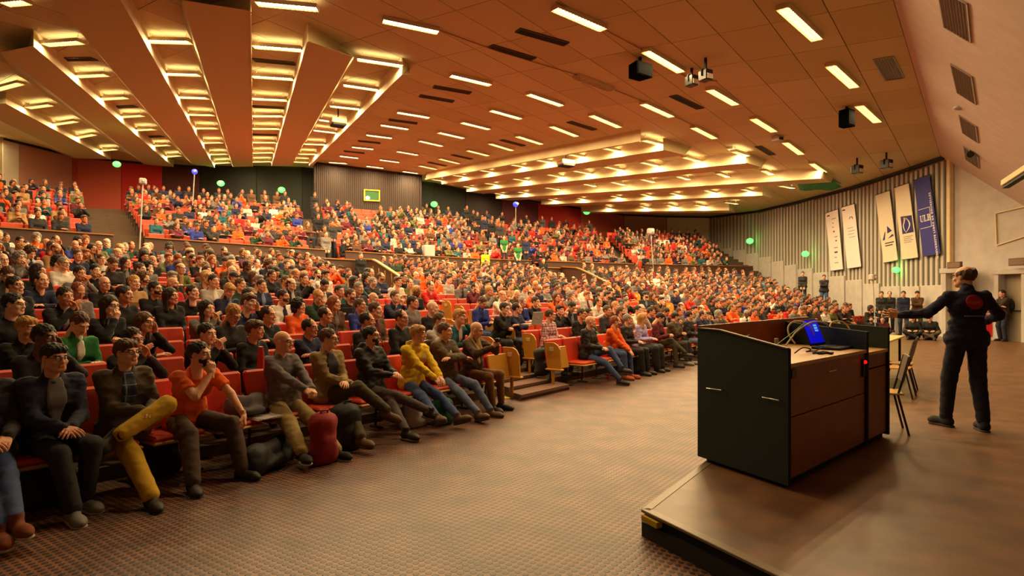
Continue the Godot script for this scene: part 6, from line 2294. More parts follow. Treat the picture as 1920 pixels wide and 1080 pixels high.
	for hp in [[1328, 727, 1356, 731], [1433, 744, 1464, 750]]:
		var p0 := on_upright(A, B, hp[0], hp[1]) + to3(outw) * 0.035
		var p1 := on_upright(A, B, hp[2], hp[3]) + to3(outw) * 0.035
		var h := MB.new()
		h.tube([p0 - to3(outw) * 0.035, p0, p1, p1 - to3(outw) * 0.035], 0.006, 6)
		obj("handle", h.done(M.chrome), o)
	# what stands on it
	var P := func(a: float, t: float, y := 0.0) -> Vector3: return to3(B + L * a + w * t, th + y)
	var lt := Transform3D(Basis(to3(along_), Vector3.UP, to3(along_).cross(Vector3.UP)), P.call(0.9, 0.3))
	if lt.basis.z.dot(to3(-w)) < 0: lt.basis = Basis(-to3(along_), Vector3.UP, (-to3(along_)).cross(Vector3.UP))
	var lap := thing("laptop", "open black laptop with a bright blue screen on the lectern desk", "laptop", lt)
	var lb := MB.new()
	lb.box(Transform3D(Basis(), Vector3(0, 0.014, 0.0)), Vector3(0.4, 0.024, 0.27), 0.006)
	obj("base", lb.done(M.black), lap)
	var kbd := MB.new()
	for r in 5:
		for q in 13: kbd.box(Transform3D(Basis(), Vector3(-0.15 + 0.025 * q, 0.028, -0.08 + 0.024 * r)), Vector3(0.02, 0.005, 0.019))
	var ko := obj("keys", kbd.done(mat("keys", c8(52, 50, 50), 0.6)), lap)
	ko.set_meta("kind", "stuff")
	var tp := MB.new()
	tp.box(Transform3D(Basis(), Vector3(0, 0.0275, 0.08)), Vector3(0.09, 0.003, 0.055))
	obj("touchpad", tp.done(M.keys), lap)
	var st := Transform3D(Basis(Vector3.RIGHT, -0.36), Vector3(0, 0.03, -0.135))
	var sc := MB.new()
	sc.box(st * Transform3D(Basis(), Vector3(0, 0.14, -0.006)), Vector3(0.4, 0.28, 0.012), 0.004)
	var so := obj("lid", sc.done(M.black), lap)
	var sp := MB.new()
	sp.box(st * Transform3D(Basis(), Vector3(0, 0.145, 0.002)), Vector3(0.375, 0.245, 0.003))
	obj("screen", sp.done(glow("screen_blue", Color(0.03, 0.06, 0.9), 0.5)), so)
	var wn := MB.new()
	for k in 3: wn.box(st * Transform3D(Basis(), Vector3(0.085, 0.21 - 0.028 * k, 0.004)), Vector3(0.085, 0.02, 0.003))
	obj("screen_text", wn.done(glow("screen_pale", Color(0.35, 0.75, 1.0), 0.6)), so)
	var cables := [["thick white cable looping high over the desk, first loop", M.cream, 0.008, [[1491, 644], [1480, 629], [1478, 614], [1486, 604], [1500, 602], [1511, 606], [1520, 612], [1526, 628]], 6.05, 6.35], ["thick white cable arching over the laptop lid", M.cream, 0.008, [[1473, 648], [1491, 624], [1510, 610], [1528, 603], [1546, 606], [1555, 614], [1556, 624]], 5.9, 6.6], ["thick white cable looping behind the laptop", M.cream, 0.008, [[1556, 626], [1557, 609], [1564, 603], [1579, 603], [1589, 610], [1595, 622]], 6.5, 6.8], ["thin green cable running across the desk corner", mat("green_cable", c8(50, 140, 60), 0.5), 0.004, [[1457, 646], [1478, 630], [1496, 616], [1510, 606], [1516, 618]], 5.7, 6.35], ["tangle of thin black cables lying on the desk", M.black, 0.006, [[1490, 662], [1505, 652], [1520, 655], [1512, 661], [1530, 658], [1541, 652]], 5.65, 6.0]]
	for cb in cables:
		var pts := []
		var cv := Curve3D.new()
		for k in cb[3].size():
			var q: Array = cb[3][k]
			cv.add_point(at_depth(q[0], q[1], lerpf(cb[4], cb[5], float(k) / (cb[3].size() - 1))))
		for k in cv.point_count:
			var pa := cv.get_point_position(maxi(0, k - 1))
			var pb := cv.get_point_position(mini(cv.point_count - 1, k + 1))
			cv.set_point_in(k, (pa - pb) * 0.17)
			cv.set_point_out(k, (pb - pa) * 0.17)
		for q in cv.tessellate(3, 4): pts.append(Vector3(q.x, maxf(q.y, th + cb[2]), q.z))
		var tb := MB.new()
		tb.tube(pts, cb[2], 6)
		tag(obj("cable", tb.done(cb[1])), cb[0], "cable", "cables on the lectern desk")
	var ad := MB.new()
	ad.box(Transform3D(Basis(), P.call(0.52, 0.62, 0.06)), Vector3(0.035, 0.12, 0.03), 0.006)
	tag(obj("power_adapter", ad.done(M.grey_plastic)), "small upright grey adapter between the desk cables", "adapter")
	var mic := MB.new()
	var m0: Vector3 = P.call(0.2, 0.78, 0.0)
	mic.tube([m0, m0 + Vector3(0, 0.05, 0), m0 + Vector3(0.04, 0.11, 0), m0 + Vector3(0.1, 0.15, 0.02)], 0.005, 6)
	mic.tube([m0 + Vector3(0.1, 0.15, 0.02), m0 + Vector3(0.135, 0.165, 0.025)], 0.012, 8)
	mic.ball(m0 + Vector3(0, 0.008, 0), Vector3(0.04, 0.012, 0.04))
	tag(obj("microphone", mic.done(M.metal)), "small gooseneck microphone at the corner of the lectern desk", "microphone")
	var hp2 := MB.new()
	var ring := []
	for k in 17: ring.append(P.call(0.56, 0.14, 0.012) + Vector3(cos(TAU * k / 16) * 0.085, 0.004 * sin(k * 2.0), sin(TAU * k / 16) * 0.06))
	hp2.tube(ring, 0.01, 6, false)
	tag(obj("cable_coil", hp2.done(M.black)), "black coil of cable lying in front of the laptop", "cable", "cables on the lectern desk")

func make_chair() -> Node3D:
	var o := thing("stacking_chair", "", "chair")
	var se := MB.new()
	se.box(Transform3D(Basis(), Vector3(0, 0.44, 0)), Vector3(0.4, 0.02, 0.4), 0.009)
	obj("seat", se.done(M.seat_wood), o)
	var bk := MB.new()
	bk.box(Transform3D(Basis(Vector3.RIGHT, -0.22), Vector3(0, 0.72, -0.22)), Vector3(0.4, 0.3, 0.016), 0.007)
	obj("backrest", bk.done(mat("chair_back", c8(74, 54, 40), 0.5)), o)
	for s in [-1.0, 1.0]:
		var fl := MB.new()
		fl.tube([Vector3(s * 0.18, 0.43, 0.12), Vector3(s * 0.21, 0.0, 0.22)], 0.012, 8)
		obj("leg", fl.done(M.metal), o)
		var bl := MB.new()
		bl.tube([Vector3(s * 0.21, 0.0, -0.24), Vector3(s * 0.18, 0.43, -0.14), Vector3(s * 0.18, 0.6, -0.185), Vector3(s * 0.18, 0.85, -0.245)], 0.012, 8)
		obj("leg", bl.done(M.metal), o)
	return o

func build_table() -> void:
	var dir := Vector2(0.63, 0.777)
	var nr := Vector2(0.777, -0.63)
	var c := Vector2(6.5, 11.1)
	var t := thing("folding_table", "long pale topped table behind the lectern desk", "table", turned(c, STAGE, nr))
	var tp := MB.new()
	tp.box(Transform3D(Basis(), Vector3(0, 0.74, 0)), Vector3(3.0, 0.03, 0.7), 0.008)
	obj("tabletop", tp.done(mat("pale_top", c8(206, 190, 120), 0.35)), t)
	for s in [-1.0, 1.0]:
		for q in [-1.0, 1.0]:
			var lg := MB.new()
			lg.bar(Vector3(s * 1.35, 0.0, q * 0.28), Vector3(s * 1.35, 0.73, q * 0.28), 0.04, 0.04, 0.0, Vector3.RIGHT)
			obj("leg", lg.done(M.black), t)
	var gp := MB.new()
	gp.box(Transform3D(Basis(), Vector3(0, 0.5, -0.3)), Vector3(2.7, 0.4, 0.02))
	obj("modesty_board", gp.done(mat("green_board", c8(40, 110, 60), 0.6)), t)
	var ch := make_chair()
	var places := [[Vector2(4.2, 6.98), 0.25, "wooden stacking chair with metal legs against the end of the lectern desk"], [Vector2(5.85, 9.35), 0.0, "stacking chair with dark back at the pale table, nearest the lectern desk"], [Vector2(6.3, 9.98), 0.05, "stacking chair with dark back at the middle of the pale table"]]
	for k in 3:
		var o: Node3D = ch
		if k > 0:
			o = ch.duplicate()
			o.name = numbered("stacking_chair")
			add_child(o, true)
		var f := -nr
		o.transform = turned(places[k][0], STAGE, f.rotated(places[k][1]))
		tag(o, places[k][2], "chair", "stacking chairs on the stage")

func build_banners() -> void:
	var sets := [
		[[1548, 400], [1571, 392], [1581, 505], [1558, 508], "white", "narrow white banner with a column of small sponsor marks, farthest of the five"],
		[[1578, 389], [1602, 382], [1615, 500], [1589, 504], "white", "narrow white banner with one grey emblem near its top"],
		[[1642, 366], [1668, 357], [1684, 488], [1657, 493], "cream", "cream banner with a dark blue triangular letter A emblem"],
		[[1677, 352], [1704, 343], [1722, 483], [1692, 487], "cream", "cream banner with a blue and orange square emblem beside the blue banner"],
		[[1714, 338], [1743, 327], [1764, 475], [1731, 481], "blue", "deep blue banner lettered ULB, nearest of the five"]]
	var blue := mat("banner_blue", c8(34, 34, 128), 0.7)
	var ink := mat("ink_blue", c8(36, 34, 100), 0.8)
	var grey := mat("ink_grey", c8(120, 112, 104), 0.8)
	var dark := mat("ink_dark", c8(50, 46, 48), 0.8)
	var white := mat("ink_white", c8(222, 218, 220), 0.8)
	var org := mat("ink_orange", c8(226, 140, 40), 0.8)
	var cloth := {"white": mat("banner_white", c8(232, 220, 216), 0.8), "cream": mat("banner_cream", c8(216, 204, 182), 0.8), "blue": blue}
	for s in sets.size():
		var b: Array = sets[s]
		var q := []
		for k in 4:
			var h := hit_wall(RIGHT_WALL, b[k][0])
			h = h * (1.0 - 0.3 / h.length() * 1.3)
			q.append(at_depth(b[k][0], b[k][1], h.y))
		var nrm: Vector3 = (q[1] - q[0]).cross(q[3] - q[0]).normalized()
		if nrm.dot(-q[0]) < 0: nrm = -nrm
		var at := func(u: float, v: float) -> Vector3: return (q[0] as Vector3).lerp(q[1], u).lerp((q[3] as Vector3).lerp(q[2], u), v) + nrm * 0.012
		var o := thing("banner", b[5], "banner", Transform3D(), "banners on the slatted wall")
		var mb := MB.new()
		for k in 6:
			var v0 := k / 6.0
			var v1 := (k + 1) / 6.0
			mb.quad(at.call(0, v0), at.call(1, v0), at.call(1, v1), at.call(0, v1), nrm)
			mb.quad(at.call(0, v0) - nrm * 0.01, at.call(1, v0) - nrm * 0.01, at.call(1, v1) - nrm * 0.01, at.call(0, v1) - nrm * 0.01, -nrm)
		obj("cloth", mb.done(cloth[b[4]]), o)
		var rod := MB.new()
		rod.tube([at.call(-0.04, 0.0) - nrm * 0.01, at.call(1.04, 0.0) - nrm * 0.01], 0.02, 8)
		obj("top_rod", rod.done(M.metal), o)
		var rod2 := MB.new()
		rod2.tube([at.call(0.0, 1.0) - nrm * 0.01, at.call(1.0, 1.0) - nrm * 0.01], 0.015, 8)
		obj("bottom_rod", rod2.done(M.metal), o)
		var shape := func(pts: Array, m: Material, called: String) -> void:
			var pm := MB.new()
			var poly := PackedVector2Array()
			for p in pts: poly.append(p)
			var ids := Geometry2D.triangulate_polygon(poly)
			for k in range(0, ids.size(), 3):
				var w := []
				for j in 3: w.append(at.call(poly[ids[k + j]].x, poly[ids[k + j]].y) + nrm * 0.006)
				pm.tri(w[0], w[1], w[2], nrm)
			obj(called, pm.done(m), o)
		var rect := func(x: float, y: float, wd: float, hg: float, m: Material, called: String) -> void:
			shape.call([Vector2(x, y), Vector2(x + wd, y), Vector2(x + wd, y + hg), Vector2(x, y + hg)], m, called)
		var upv: Vector3 = (q[0] - q[3]).normalized()
		var rtv: Vector3 = (q[1] - q[0]).normalized()
		match s:
			0:
				rect.call(0.12, 0.05, 0.22, 0.022, dark, "sponsor_mark")
				var ys := [0.13, 0.2, 0.27, 0.34, 0.44, 0.5, 0.62, 0.69, 0.78, 0.87]
				var xs := [0.45, 0.5, 0.45, 0.5, 0.55, 0.62, 0.45, 0.45, 0.42, 0.4]
				var ws := [0.36, 0.1, 0.12, 0.12, 0.26, 0.1, 0.32, 0.26, 0.2, 0.3]
				for k in 10: rect.call(xs[k], ys[k], ws[k], 0.025 if k in [3, 5, 7] else 0.012, dark if k in [1, 2, 3, 5, 7] else grey, "sponsor_mark")
			1:
				rect.call(0.06, 0.045, 0.22, 0.02, dark, "sponsor_mark")
				var arc := []
				for k in 13: arc.append(Vector2(0.66 + 0.15 * cos(PI * (0.15 - k / 10.0)), 0.22 + 0.035 * sin(PI * (0.15 - k / 10.0))))
				for k in 13: arc.append(Vector2(0.66 + 0.08 * cos(PI * (0.15 - (12 - k) / 10.0)), 0.22 + 0.019 * sin(PI * (0.15 - (12 - k) / 10.0))))
				shape.call(arc, grey, "emblem")
				for k in 4: rect.call(0.3 + 0.08 * (k % 2), 0.36 + 0.05 * k, 0.45, 0.008, grey, "sponsor_mark")
			2:
				shape.call([Vector2(0.56, 0.49), Vector2(0.86, 0.575), Vector2(0.52, 0.6)], ink, "emblem")
				shape.call([Vector2(0.36, 0.565), Vector2(0.4, 0.565), Vector2(0.3, 0.68), Vector2(0.14, 0.685)], ink, "emblem")
				shape.call([Vector2(0.86, 0.62), Vector2(0.95, 0.65), Vector2(0.5, 0.675)], ink, "emblem")
				for k in 2: rect.call(0.28, 0.725 + 0.035 * k, 0.62 - 0.1 * k, 0.016, dark, "small_print")
			3:
				shape.call([Vector2(0.22, 0.42), Vector2(0.94, 0.435), Vector2(0.94, 0.66), Vector2(0.22, 0.66)], ink, "emblem")
				shape.call([Vector2(0.42, 0.42), Vector2(0.52, 0.422), Vector2(0.44, 0.52), Vector2(0.36, 0.54)], org, "emblem_stroke")
				var lens := []
				for k in 11: lens.append(Vector2(0.56 + 0.28 * sin(PI * k / 10.0) - 0.1 * k / 10.0, 0.45 + 0.2 * k / 10.0))
				for k in 11: lens.append(Vector2(0.56 + 0.2 * sin(PI * (10 - k) / 10.0) - 0.1 * (10 - k) / 10.0, 0.455 + 0.19 * (10 - k) / 10.0))
				shape.call(lens, white, "emblem_curve")
				var lens2 := []
				for k in 11: lens2.append(Vector2(0.56 - 0.2 * sin(PI * k / 10.0) - 0.1 * k / 10.0, 0.45 + 0.2 * k / 10.0))
				for k in 11: lens2.append(Vector2(0.56 - 0.14 * sin(PI * (10 - k) / 10.0) - 0.1 * (10 - k) / 10.0, 0.455 + 0.19 * (10 - k) / 10.0))
				shape.call(lens2, white, "emblem_curve")
				for k in 4: rect.call(0.26, 0.7 + 0.025 * k, 0.6 - 0.12 * (k % 2), 0.008, grey, "small_print")
			4:
				rect.call(0.06, 0.4, 0.7, 0.006, white, "frame_line")
				rect.call(0.06, 0.645, 0.66, 0.006, white, "frame_line")
				shape.call([Vector2(0.74, 0.4), Vector2(0.77, 0.4), Vector2(0.74, 0.65), Vector2(0.71, 0.65)], white, "frame_line")
				text_obj("ULB", 0.36, white, Transform3D(Basis(rtv, upv, nrm), at.call(0.42, 0.53) + nrm * 0.008), o, true)
				text_obj("UNIVERSITE LIBRE DE BRUXELLES", 0.17, white, Transform3D(Basis(upv, -rtv, nrm), at.call(0.85, 0.64) + nrm * 0.008), o)

func build_overhead() -> void:
	mat("speaker_black", c8(7, 7, 7), 1.0)
	# spotlights and loudspeakers hung from the ceiling
	var spots := [[1607, 296, 1607, 318, "spotlight hanging at the slatted wall, farther one"], [1662, 286, 1662, 308, "spotlight hanging at the slatted wall, nearer one"], [1316, 108, 1323, 142, "spotlight on a bracket over the middle of the hall"], [1302, 128, 1297, 152, "small projector lamp beside the bracket spotlight"]]
	for s in spots:
		var a := on_ceil(s[0], s[1], 0.0)
		var c := at_depth(s[2], s[3], -a.z)
		var o := thing("spotlight", s[4], "spotlight", Transform3D(Basis(Vector3.UP, 0.5), c), "hanging spotlights")
		var sz := 0.24 if s[0] < 1330 else 0.3
		var bx := MB.new()
		bx.box(Transform3D(), Vector3(sz, sz * 1.1, sz * 1.2), 0.02)
		obj("housing", bx.done(M.metal), o)
		var gl := MB.new()
		gl.box(Transform3D(Basis(), Vector3(0, -sz * 0.2, sz * 0.61)), Vector3(sz * 0.8, sz * 0.5, 0.02))
		obj("lens", gl.done(mat("pale_lens", c8(214, 196, 180), 0.2)), o)
		var yk := MB.new()
		yk.bar(Vector3(0, sz * 0.5, 0), Vector3(0, a.y - c.y, 0), 0.05, 0.05, 0.0, Vector3.RIGHT)
		for q in [-1.0, 1.0]: yk.bar(Vector3(q * sz * 0.55, -0.02, 0), Vector3(q * sz * 0.55, sz * 0.6, 0), 0.02, 0.05, 0.0, Vector3.RIGHT)
		yk.bar(Vector3(-sz * 0.55, sz * 0.6, 0), Vector3(sz * 0.55, sz * 0.6, 0), 0.05, 0.02)
		obj("yoke", yk.done(M.black), o)
	for s in [[1200, 133, 0.55, 0.34, 0.42, "black loudspeaker hanging over the middle of the hall"], [1588, 222, 0.4, 0.5, 0.35, "black loudspeaker hanging near the soffit edge"]]:
		var a := on_ceil(s[0], s[1], -0.35)
		var o := thing("loudspeaker", s[5], "loudspeaker", Transform3D(Basis(Vector3.UP, 0.6), a), "ceiling loudspeakers")
		var bx := MB.new()
		var hx: float = s[2] * 0.5
		bx.prism(Transform3D(Basis(), Vector3(0, -s[3] * 0.5, 0)) * Transform3D(Basis(Vector3.RIGHT, -PI / 2), Vector3()), PackedVector2Array([Vector2(-hx, -s[4] * 0.4), Vector2(hx, -s[4] * 0.4), Vector2(hx * 0.7, s[4] * 0.5), Vector2(-hx * 0.7, s[4] * 0.5)]), s[3])
		M.speaker_black.metallic_specular = 0.1
		obj("cabinet", bx.done(M.speaker_black), o)
		var gr := MB.new()
		gr.box(Transform3D(Basis(), Vector3(0, 0, s[4] * 0.41)), Vector3(s[2] * 0.9, s[3] * 0.85, 0.02))
		obj("front_grille", gr.done(M.speaker_black), o)
		var br := MB.new()
		br.bar(Vector3(0, s[3] * 0.5, 0), Vector3(0, s[3] * 0.5 + 0.2, 0), 0.06, 0.06, 0.0, Vector3.RIGHT)
		obj("bracket", br.done(M.metal), o)
	for s in [[634, 228, 0.55, "ceiling projector in the trough beside the booth"], [1061, 305, 0.7, "ceiling projector below the first trough by the slatted wall"]]:
		var a := on_ceil(s[0], s[1], -0.5)
		var o := thing("projector", s[3], "projector", Transform3D(Basis(Vector3.UP, 0.55), a), "ceiling projectors")
		var bx := MB.new()
		bx.box(Transform3D(), Vector3(s[2], 0.2, 0.5), 0.03)
		obj("body", bx.done(M.cream), o)
		var un := MB.new()
		un.box(Transform3D(Basis(), Vector3(0, -0.14, 0.02)), Vector3(s[2] * 0.92, 0.1, 0.46), 0.03)
		obj("underside", un.done(M.black), o)
		var rod := MB.new()
		rod.tube([Vector3(0, 0.1, 0), Vector3(0, 0.47, 0)], 0.025, 8)
		obj("pole", rod.done(M.metal), o)
	var wb := on_ceil(1458, 260, -0.1)
	var wo := thing("junction_box", "small white box on the ceiling beside the sixth lamp row", "box", Transform3D(Basis(Vector3.UP, 0.5), wb))
	var wm := MB.new()
	wm.box(Transform3D(), Vector3(0.34, 0.2, 0.3), 0.02)
	obj("case", wm.done(M.white), wo)
	var wl := MB.new()
	wl.box(Transform3D(Basis(), Vector3(0, -0.02, 0.155)), Vector3(0.2, 0.1, 0.02), 0.005)
	obj("front", wl.done(M.black), wo)
	for w in [[[1042, 4], [1120, 48], [1205, 94], [1296, 150], [1345, 152]], [[822, 56], [930, 95], [1080, 140], [1205, 190], [1302, 236]]]:
		var pts := []
		for k in w: pts.append(on_ceil(k[0], k[1], -0.03))
		var mb := MB.new()
		mb.tube(pts, 0.012, 6)
		tag(obj("ceiling_cable", mb.done(M.rail)), "thin cable run along the ceiling " + ("to the bracket spotlight" if w[0][0] == 1042 else "past the middle lamps"), "cable", "ceiling cables")
	# the camera lamp on the soffit, a smoke detector, the white bracket at the edge of the frame
	var sl := on_soffit(1819, 282)
	var so := thing("spotlight", "small dark clamp spotlight on the pinkish soffit", "spotlight", Transform3D(Basis(Vector3.UP, -0.4), sl + Vector3(-0.1, -0.12, 0.1)), "hanging spotlights")
	var sm := MB.new()
	sm.tube([Vector3(0, 0, -0.1), Vector3(0, -0.05, 0.12)], [0.07, 0.1], 12)
	obj("can", sm.done(M.black), so)
	var cl := MB.new()
	cl.bar(Vector3(0, 0, 0), Vector3(0.06, 0.16, -0.05), 0.03, 0.03)
	obj("clamp", cl.done(M.metal), so)
	var sd := on_soffit(1799, 202)
	var sb := MB.new()
	sb.ball(Vector3(), Vector3(0.16, 0.06, 0.1))
	tag(obj("smoke_detector", sb.done(M.white), self, null, Transform3D(Basis(), sd)), "small white detector between two louvred panels of the soffit", "detector")
	# green cloth left hanging under the ceiling
	var gc := MB.new()
	var g := [on_ceil(1488, 337, -0.25), on_ceil(1546, 322, -0.15), on_ceil(1579, 351, -0.15), on_ceil(1500, 355, -0.35)]
	var n := 8
	for i in n:
		for k in n:
			var f := func(a: int, b: int) -> Vector3:
				var u := float(a) / n
				var v := float(b) / n
				return (g[0] as Vector3).lerp(g[1], u).lerp((g[3] as Vector3).lerp(g[2], u), v) + Vector3(0, 0.05 * sin(u * 9.0 + v * 4.0) - 0.12 * sin(PI * u), 0)
			gc.quad(f.call(i, k), f.call(i + 1, k), f.call(i + 1, k + 1), f.call(i, k + 1), Vector3.DOWN)
	tag(obj("green_cloth", gc.done(mat("green_cloth", c8(24, 116, 52), 0.85))), "green cloth stretched under the ceiling at the slatted wall", "cloth")
	# camera poles in the audience
	for c in [[268, 340, 263, 440, 19.6, "white", "thin white pole with a boxy white head in front of the upper steps"], [365, 322, 362, 372, 29.5, "blue", "thin pole with a blue lit head before the red wall panel"], [1220, 434, 1224, 490, 37.0, "white", "thin white pole with a round white head before the far upper seats"], [967, 383, 967, 412, 39.5, "blue", "thin pole with a blue lit head past the booth"], [1636, 520, 1640, 590, 25.0, "white", "thin white pole with a white head beside the people at the side wall"]]:
		var a := at_depth(c[0], c[1], c[4])
		var b := at_depth(c[2], c[3], c[4])
		var ft := b + (b - a).normalized() * 0.6
		var o := thing("camera_pole", c[6], "pole", Transform3D(), "poles among the audience")
		var pm := MB.new()
		pm.tube([ft, a], 0.022, 8)
		obj("pole", pm.done(M.white), o)
		var hm := MB.new()
		var r: float = 0.055 * c[4] / 10.0
		if c[5] == "white": hm.box(Transform3D(Basis(Vector3.UP, 0.4), a), Vector3(r * 1.9, r * 1.8, r * 1.7), r * 0.3)
		else: hm.ball(a, Vector3(r, r, r) * 0.8)
		obj("head", hm.done(M.white if c[5] == "white" else glow("blue_light", Color(0.2, 0.25, 1.0), 2.0)), o)
		var gl := MB.new()
		gl.ball(a + Vector3(r * 0.5, 0, r * 0.9), Vector3(r * 0.4, r * 0.4, r * 0.2))
		obj("lens", gl.done(M.pale_lens), o)
	# white carton on the parapet
	var q := at_depth(803, 483, 30.6)
	var ct := MB.new()
	ct.box(Transform3D(Basis(Vector3.UP, 0.5), q + Vector3(0, 0.3, 0)), Vector3(0.55, 0.62, 0.45), 0.02)
	var bo := tag(obj("cabinet", ct.done(M.white)), "white cabinet standing at the parapet in the middle of the hall", "cabinet")
	var cd := MB.new()
	cd.box(Transform3D(Basis(Vector3.UP, 0.5), q + Vector3(0, 0.3, 0) + Vector3(0.11, 0, 0.2)), Vector3(0.48, 0.54, 0.02), 0.005)
	obj("door", cd.done(M.white), bo)

func build_side_wall() -> void:
	var s0 := Vector2(16.5, 23.0)
	var s1 := Vector2(17.25, 20.0)
	var f := Vector2(-3.0, -0.75).normalized()
	for d in [[1776, 1814, 508, 1], [1880, 1932, 510, 2]]:
		var a: Vector2
		var b: Vector2
		if d[3] == 1:
			a = flat(at_depth(d[0], 600, 22.6))
			b = flat(at_depth(d[1], 600, 21.9))
		else:
			a = flat(on_upright(s0, s1, d[0], 560)) + f * 0.12
			b = flat(on_upright(s0, s1, d[1], 560)) + f * 0.12
		var out := (b - a).orthogonal().normalized()
		if out.dot(-a) < 0: out = -out
		var top: float = EYE + (CY - d[2]) / F * a.y
		var fr := MB.new()
		var dirn := (b - a).normalized()
		for e in [a, b]: fr.box(Transform3D(Basis(to3(dirn), Vector3.UP, to3(out)), to3(e, (top + STAGE) * 0.5)), Vector3(0.16, top - STAGE, 0.36), 0.01)
		fr.box(Transform3D(Basis(to3(dirn), Vector3.UP, to3(out)), to3(a.lerp(b, 0.5), top)), Vector3(a.distance_to(b) + 0.3, 0.18, 0.42), 0.01)
		var o := struct("door_%d" % d[3], fr.done(M.white), "white framed door in the stage side wall, " + ("behind the speaker" if d[3] == 1 else "with a dark push bar"))
		var lf := MB.new()
		slab(lf, a - out * 0.12, b - out * 0.12, STAGE, top, top, 0.05, Vector2.ZERO)
		var leaf := obj("door_leaf", lf.done(mat("door_leaf", c8(212, 194, 160), 0.6)), o)
		var pb := MB.new()
		pb.tube([to3(a.lerp(b, 0.15) - out * 0.05, STAGE + 1.05), to3(a.lerp(b, 0.85) - out * 0.05, STAGE + 1.05)], 0.022, 8)
		obj("push_bar", pb.done(M.metal), leaf)
	for e in [[1790, 497, 22, 12, 21.6, "grey"], [1908, 491, 24, 14, 20.2, "grey"]]:
		var c := at_depth(e[0], e[1], e[4])
		var o := thing("sign_box", "small dark box sign above the door " + ("behind the speaker" if e[0] < 1800 else "by the person with the backpack"), "sign box", turned(flat(c), c.y, f), "sign boxes over the doors")
		var mb := MB.new()
		var w: float = e[2] / F * e[4]
		var h: float = e[3] / F * e[4]
		mb.box(Transform3D(), Vector3(w * 1.25, h, 0.1), 0.01)
		obj("case", mb.done(mat("dark_sign", c8(92, 70, 58), 0.5)), o)
		var fm := MB.new()
		fm.box(Transform3D(Basis(), Vector3(0, 0, 0.052)), Vector3(w * 1.1, h * 0.75, 0.006))
		obj("face", fm.done(mat("sign_face", c8(120, 96, 78), 0.4)), o)
	# framed field on the upper wall, corner post, slanted white casing
	var tm := MB.new()
	var c0 := on_upright(s0, s1, 1868, 400) + to3(f) * 0.03
	var c1 := on_upright(s0, s1, 1932, 385) + to3(f) * 0.03
	var c2 := on_upright(s0, s1, 1932, 440) + to3(f) * 0.03
	var c3 := on_upright(s0, s1, 1870, 460) + to3(f) * 0.03
	for e in [[c0, c1], [c1, c2], [c2, c3], [c3, c0]]: tm.bar(e[0], e[1], 0.05, 0.04)
	struct("trim_3", tm.done(M.cream), "thin raised frame on the white stage side wall")
	var ps := MB.new()
	ps.bar(to3(s0, 0.0) + to3(f) * 0.08, to3(s0, 7.1) + to3(f) * 0.08, 0.16, 0.16, 0.01, Vector3.RIGHT)
	struct("trim_4", ps.done(M.cream), "cream corner post between slatted wall and stage side wall")
	var ca := at_depth(1884, 343, 13.0)
	var cb := at_depth(1950, 300, 11.0)
	var o := thing("blind_casing", "long slanted white casing under the soffit at the edge of the hall", "casing", Transform3D(), "")
	var cm := MB.new()
	cm.bar(ca, cb, 0.14, 0.12, 0.01)
	obj("casing", cm.done(M.cream), o)
	var cs := MB.new()
	cs.bar(ca + Vector3(0.0, -0.1, 0.02), cb + Vector3(0.0, -0.1, 0.02), 0.12, 0.04)
	obj("slot", cs.done(M.black), o)
	var th := on_upright(s0, s1, 1871, 514) + to3(f) * 0.05
	var tb := MB.new()
	tb.box(turned(flat(th), th.y, f), Vector3(0.12, 0.3, 0.08), 0.02)
	tag(obj("wall_telephone", tb.done(M.grey_plastic)), "small grey telephone on the white wall beside the door", "telephone")
	# red wheeled container
	var rp := on_level(1861, 637, STAGE)
	var ro := thing("red_container", "red upright container on the floor beside the person by the door", "container", turned(flat(rp), STAGE, f))
	var rm := MB.new()
	rm.box(Transform3D(Basis(), Vector3(0, 0.5, 0)), Vector3(0.4, 0.9, 0.36), 0.06)
	obj("body", rm.done(mat("red_plastic", c8(190, 30, 24), 0.4)), ro)
	var rl := MB.new()
	rl.box(Transform3D(Basis(), Vector3(0, 0.97, 0)), Vector3(0.42, 0.07, 0.38), 0.03)
	obj("lid", rl.done(M.red_plastic), ro)
	for s in [-1.0, 1.0]:
		var wh := MB.new()
		wh.tube([Vector3(s * 0.16 - 0.03, 0.05, 0), Vector3(s * 0.16 + 0.03, 0.05, 0)], 0.05, 12)
		obj("wheel", wh.done(M.black), ro)

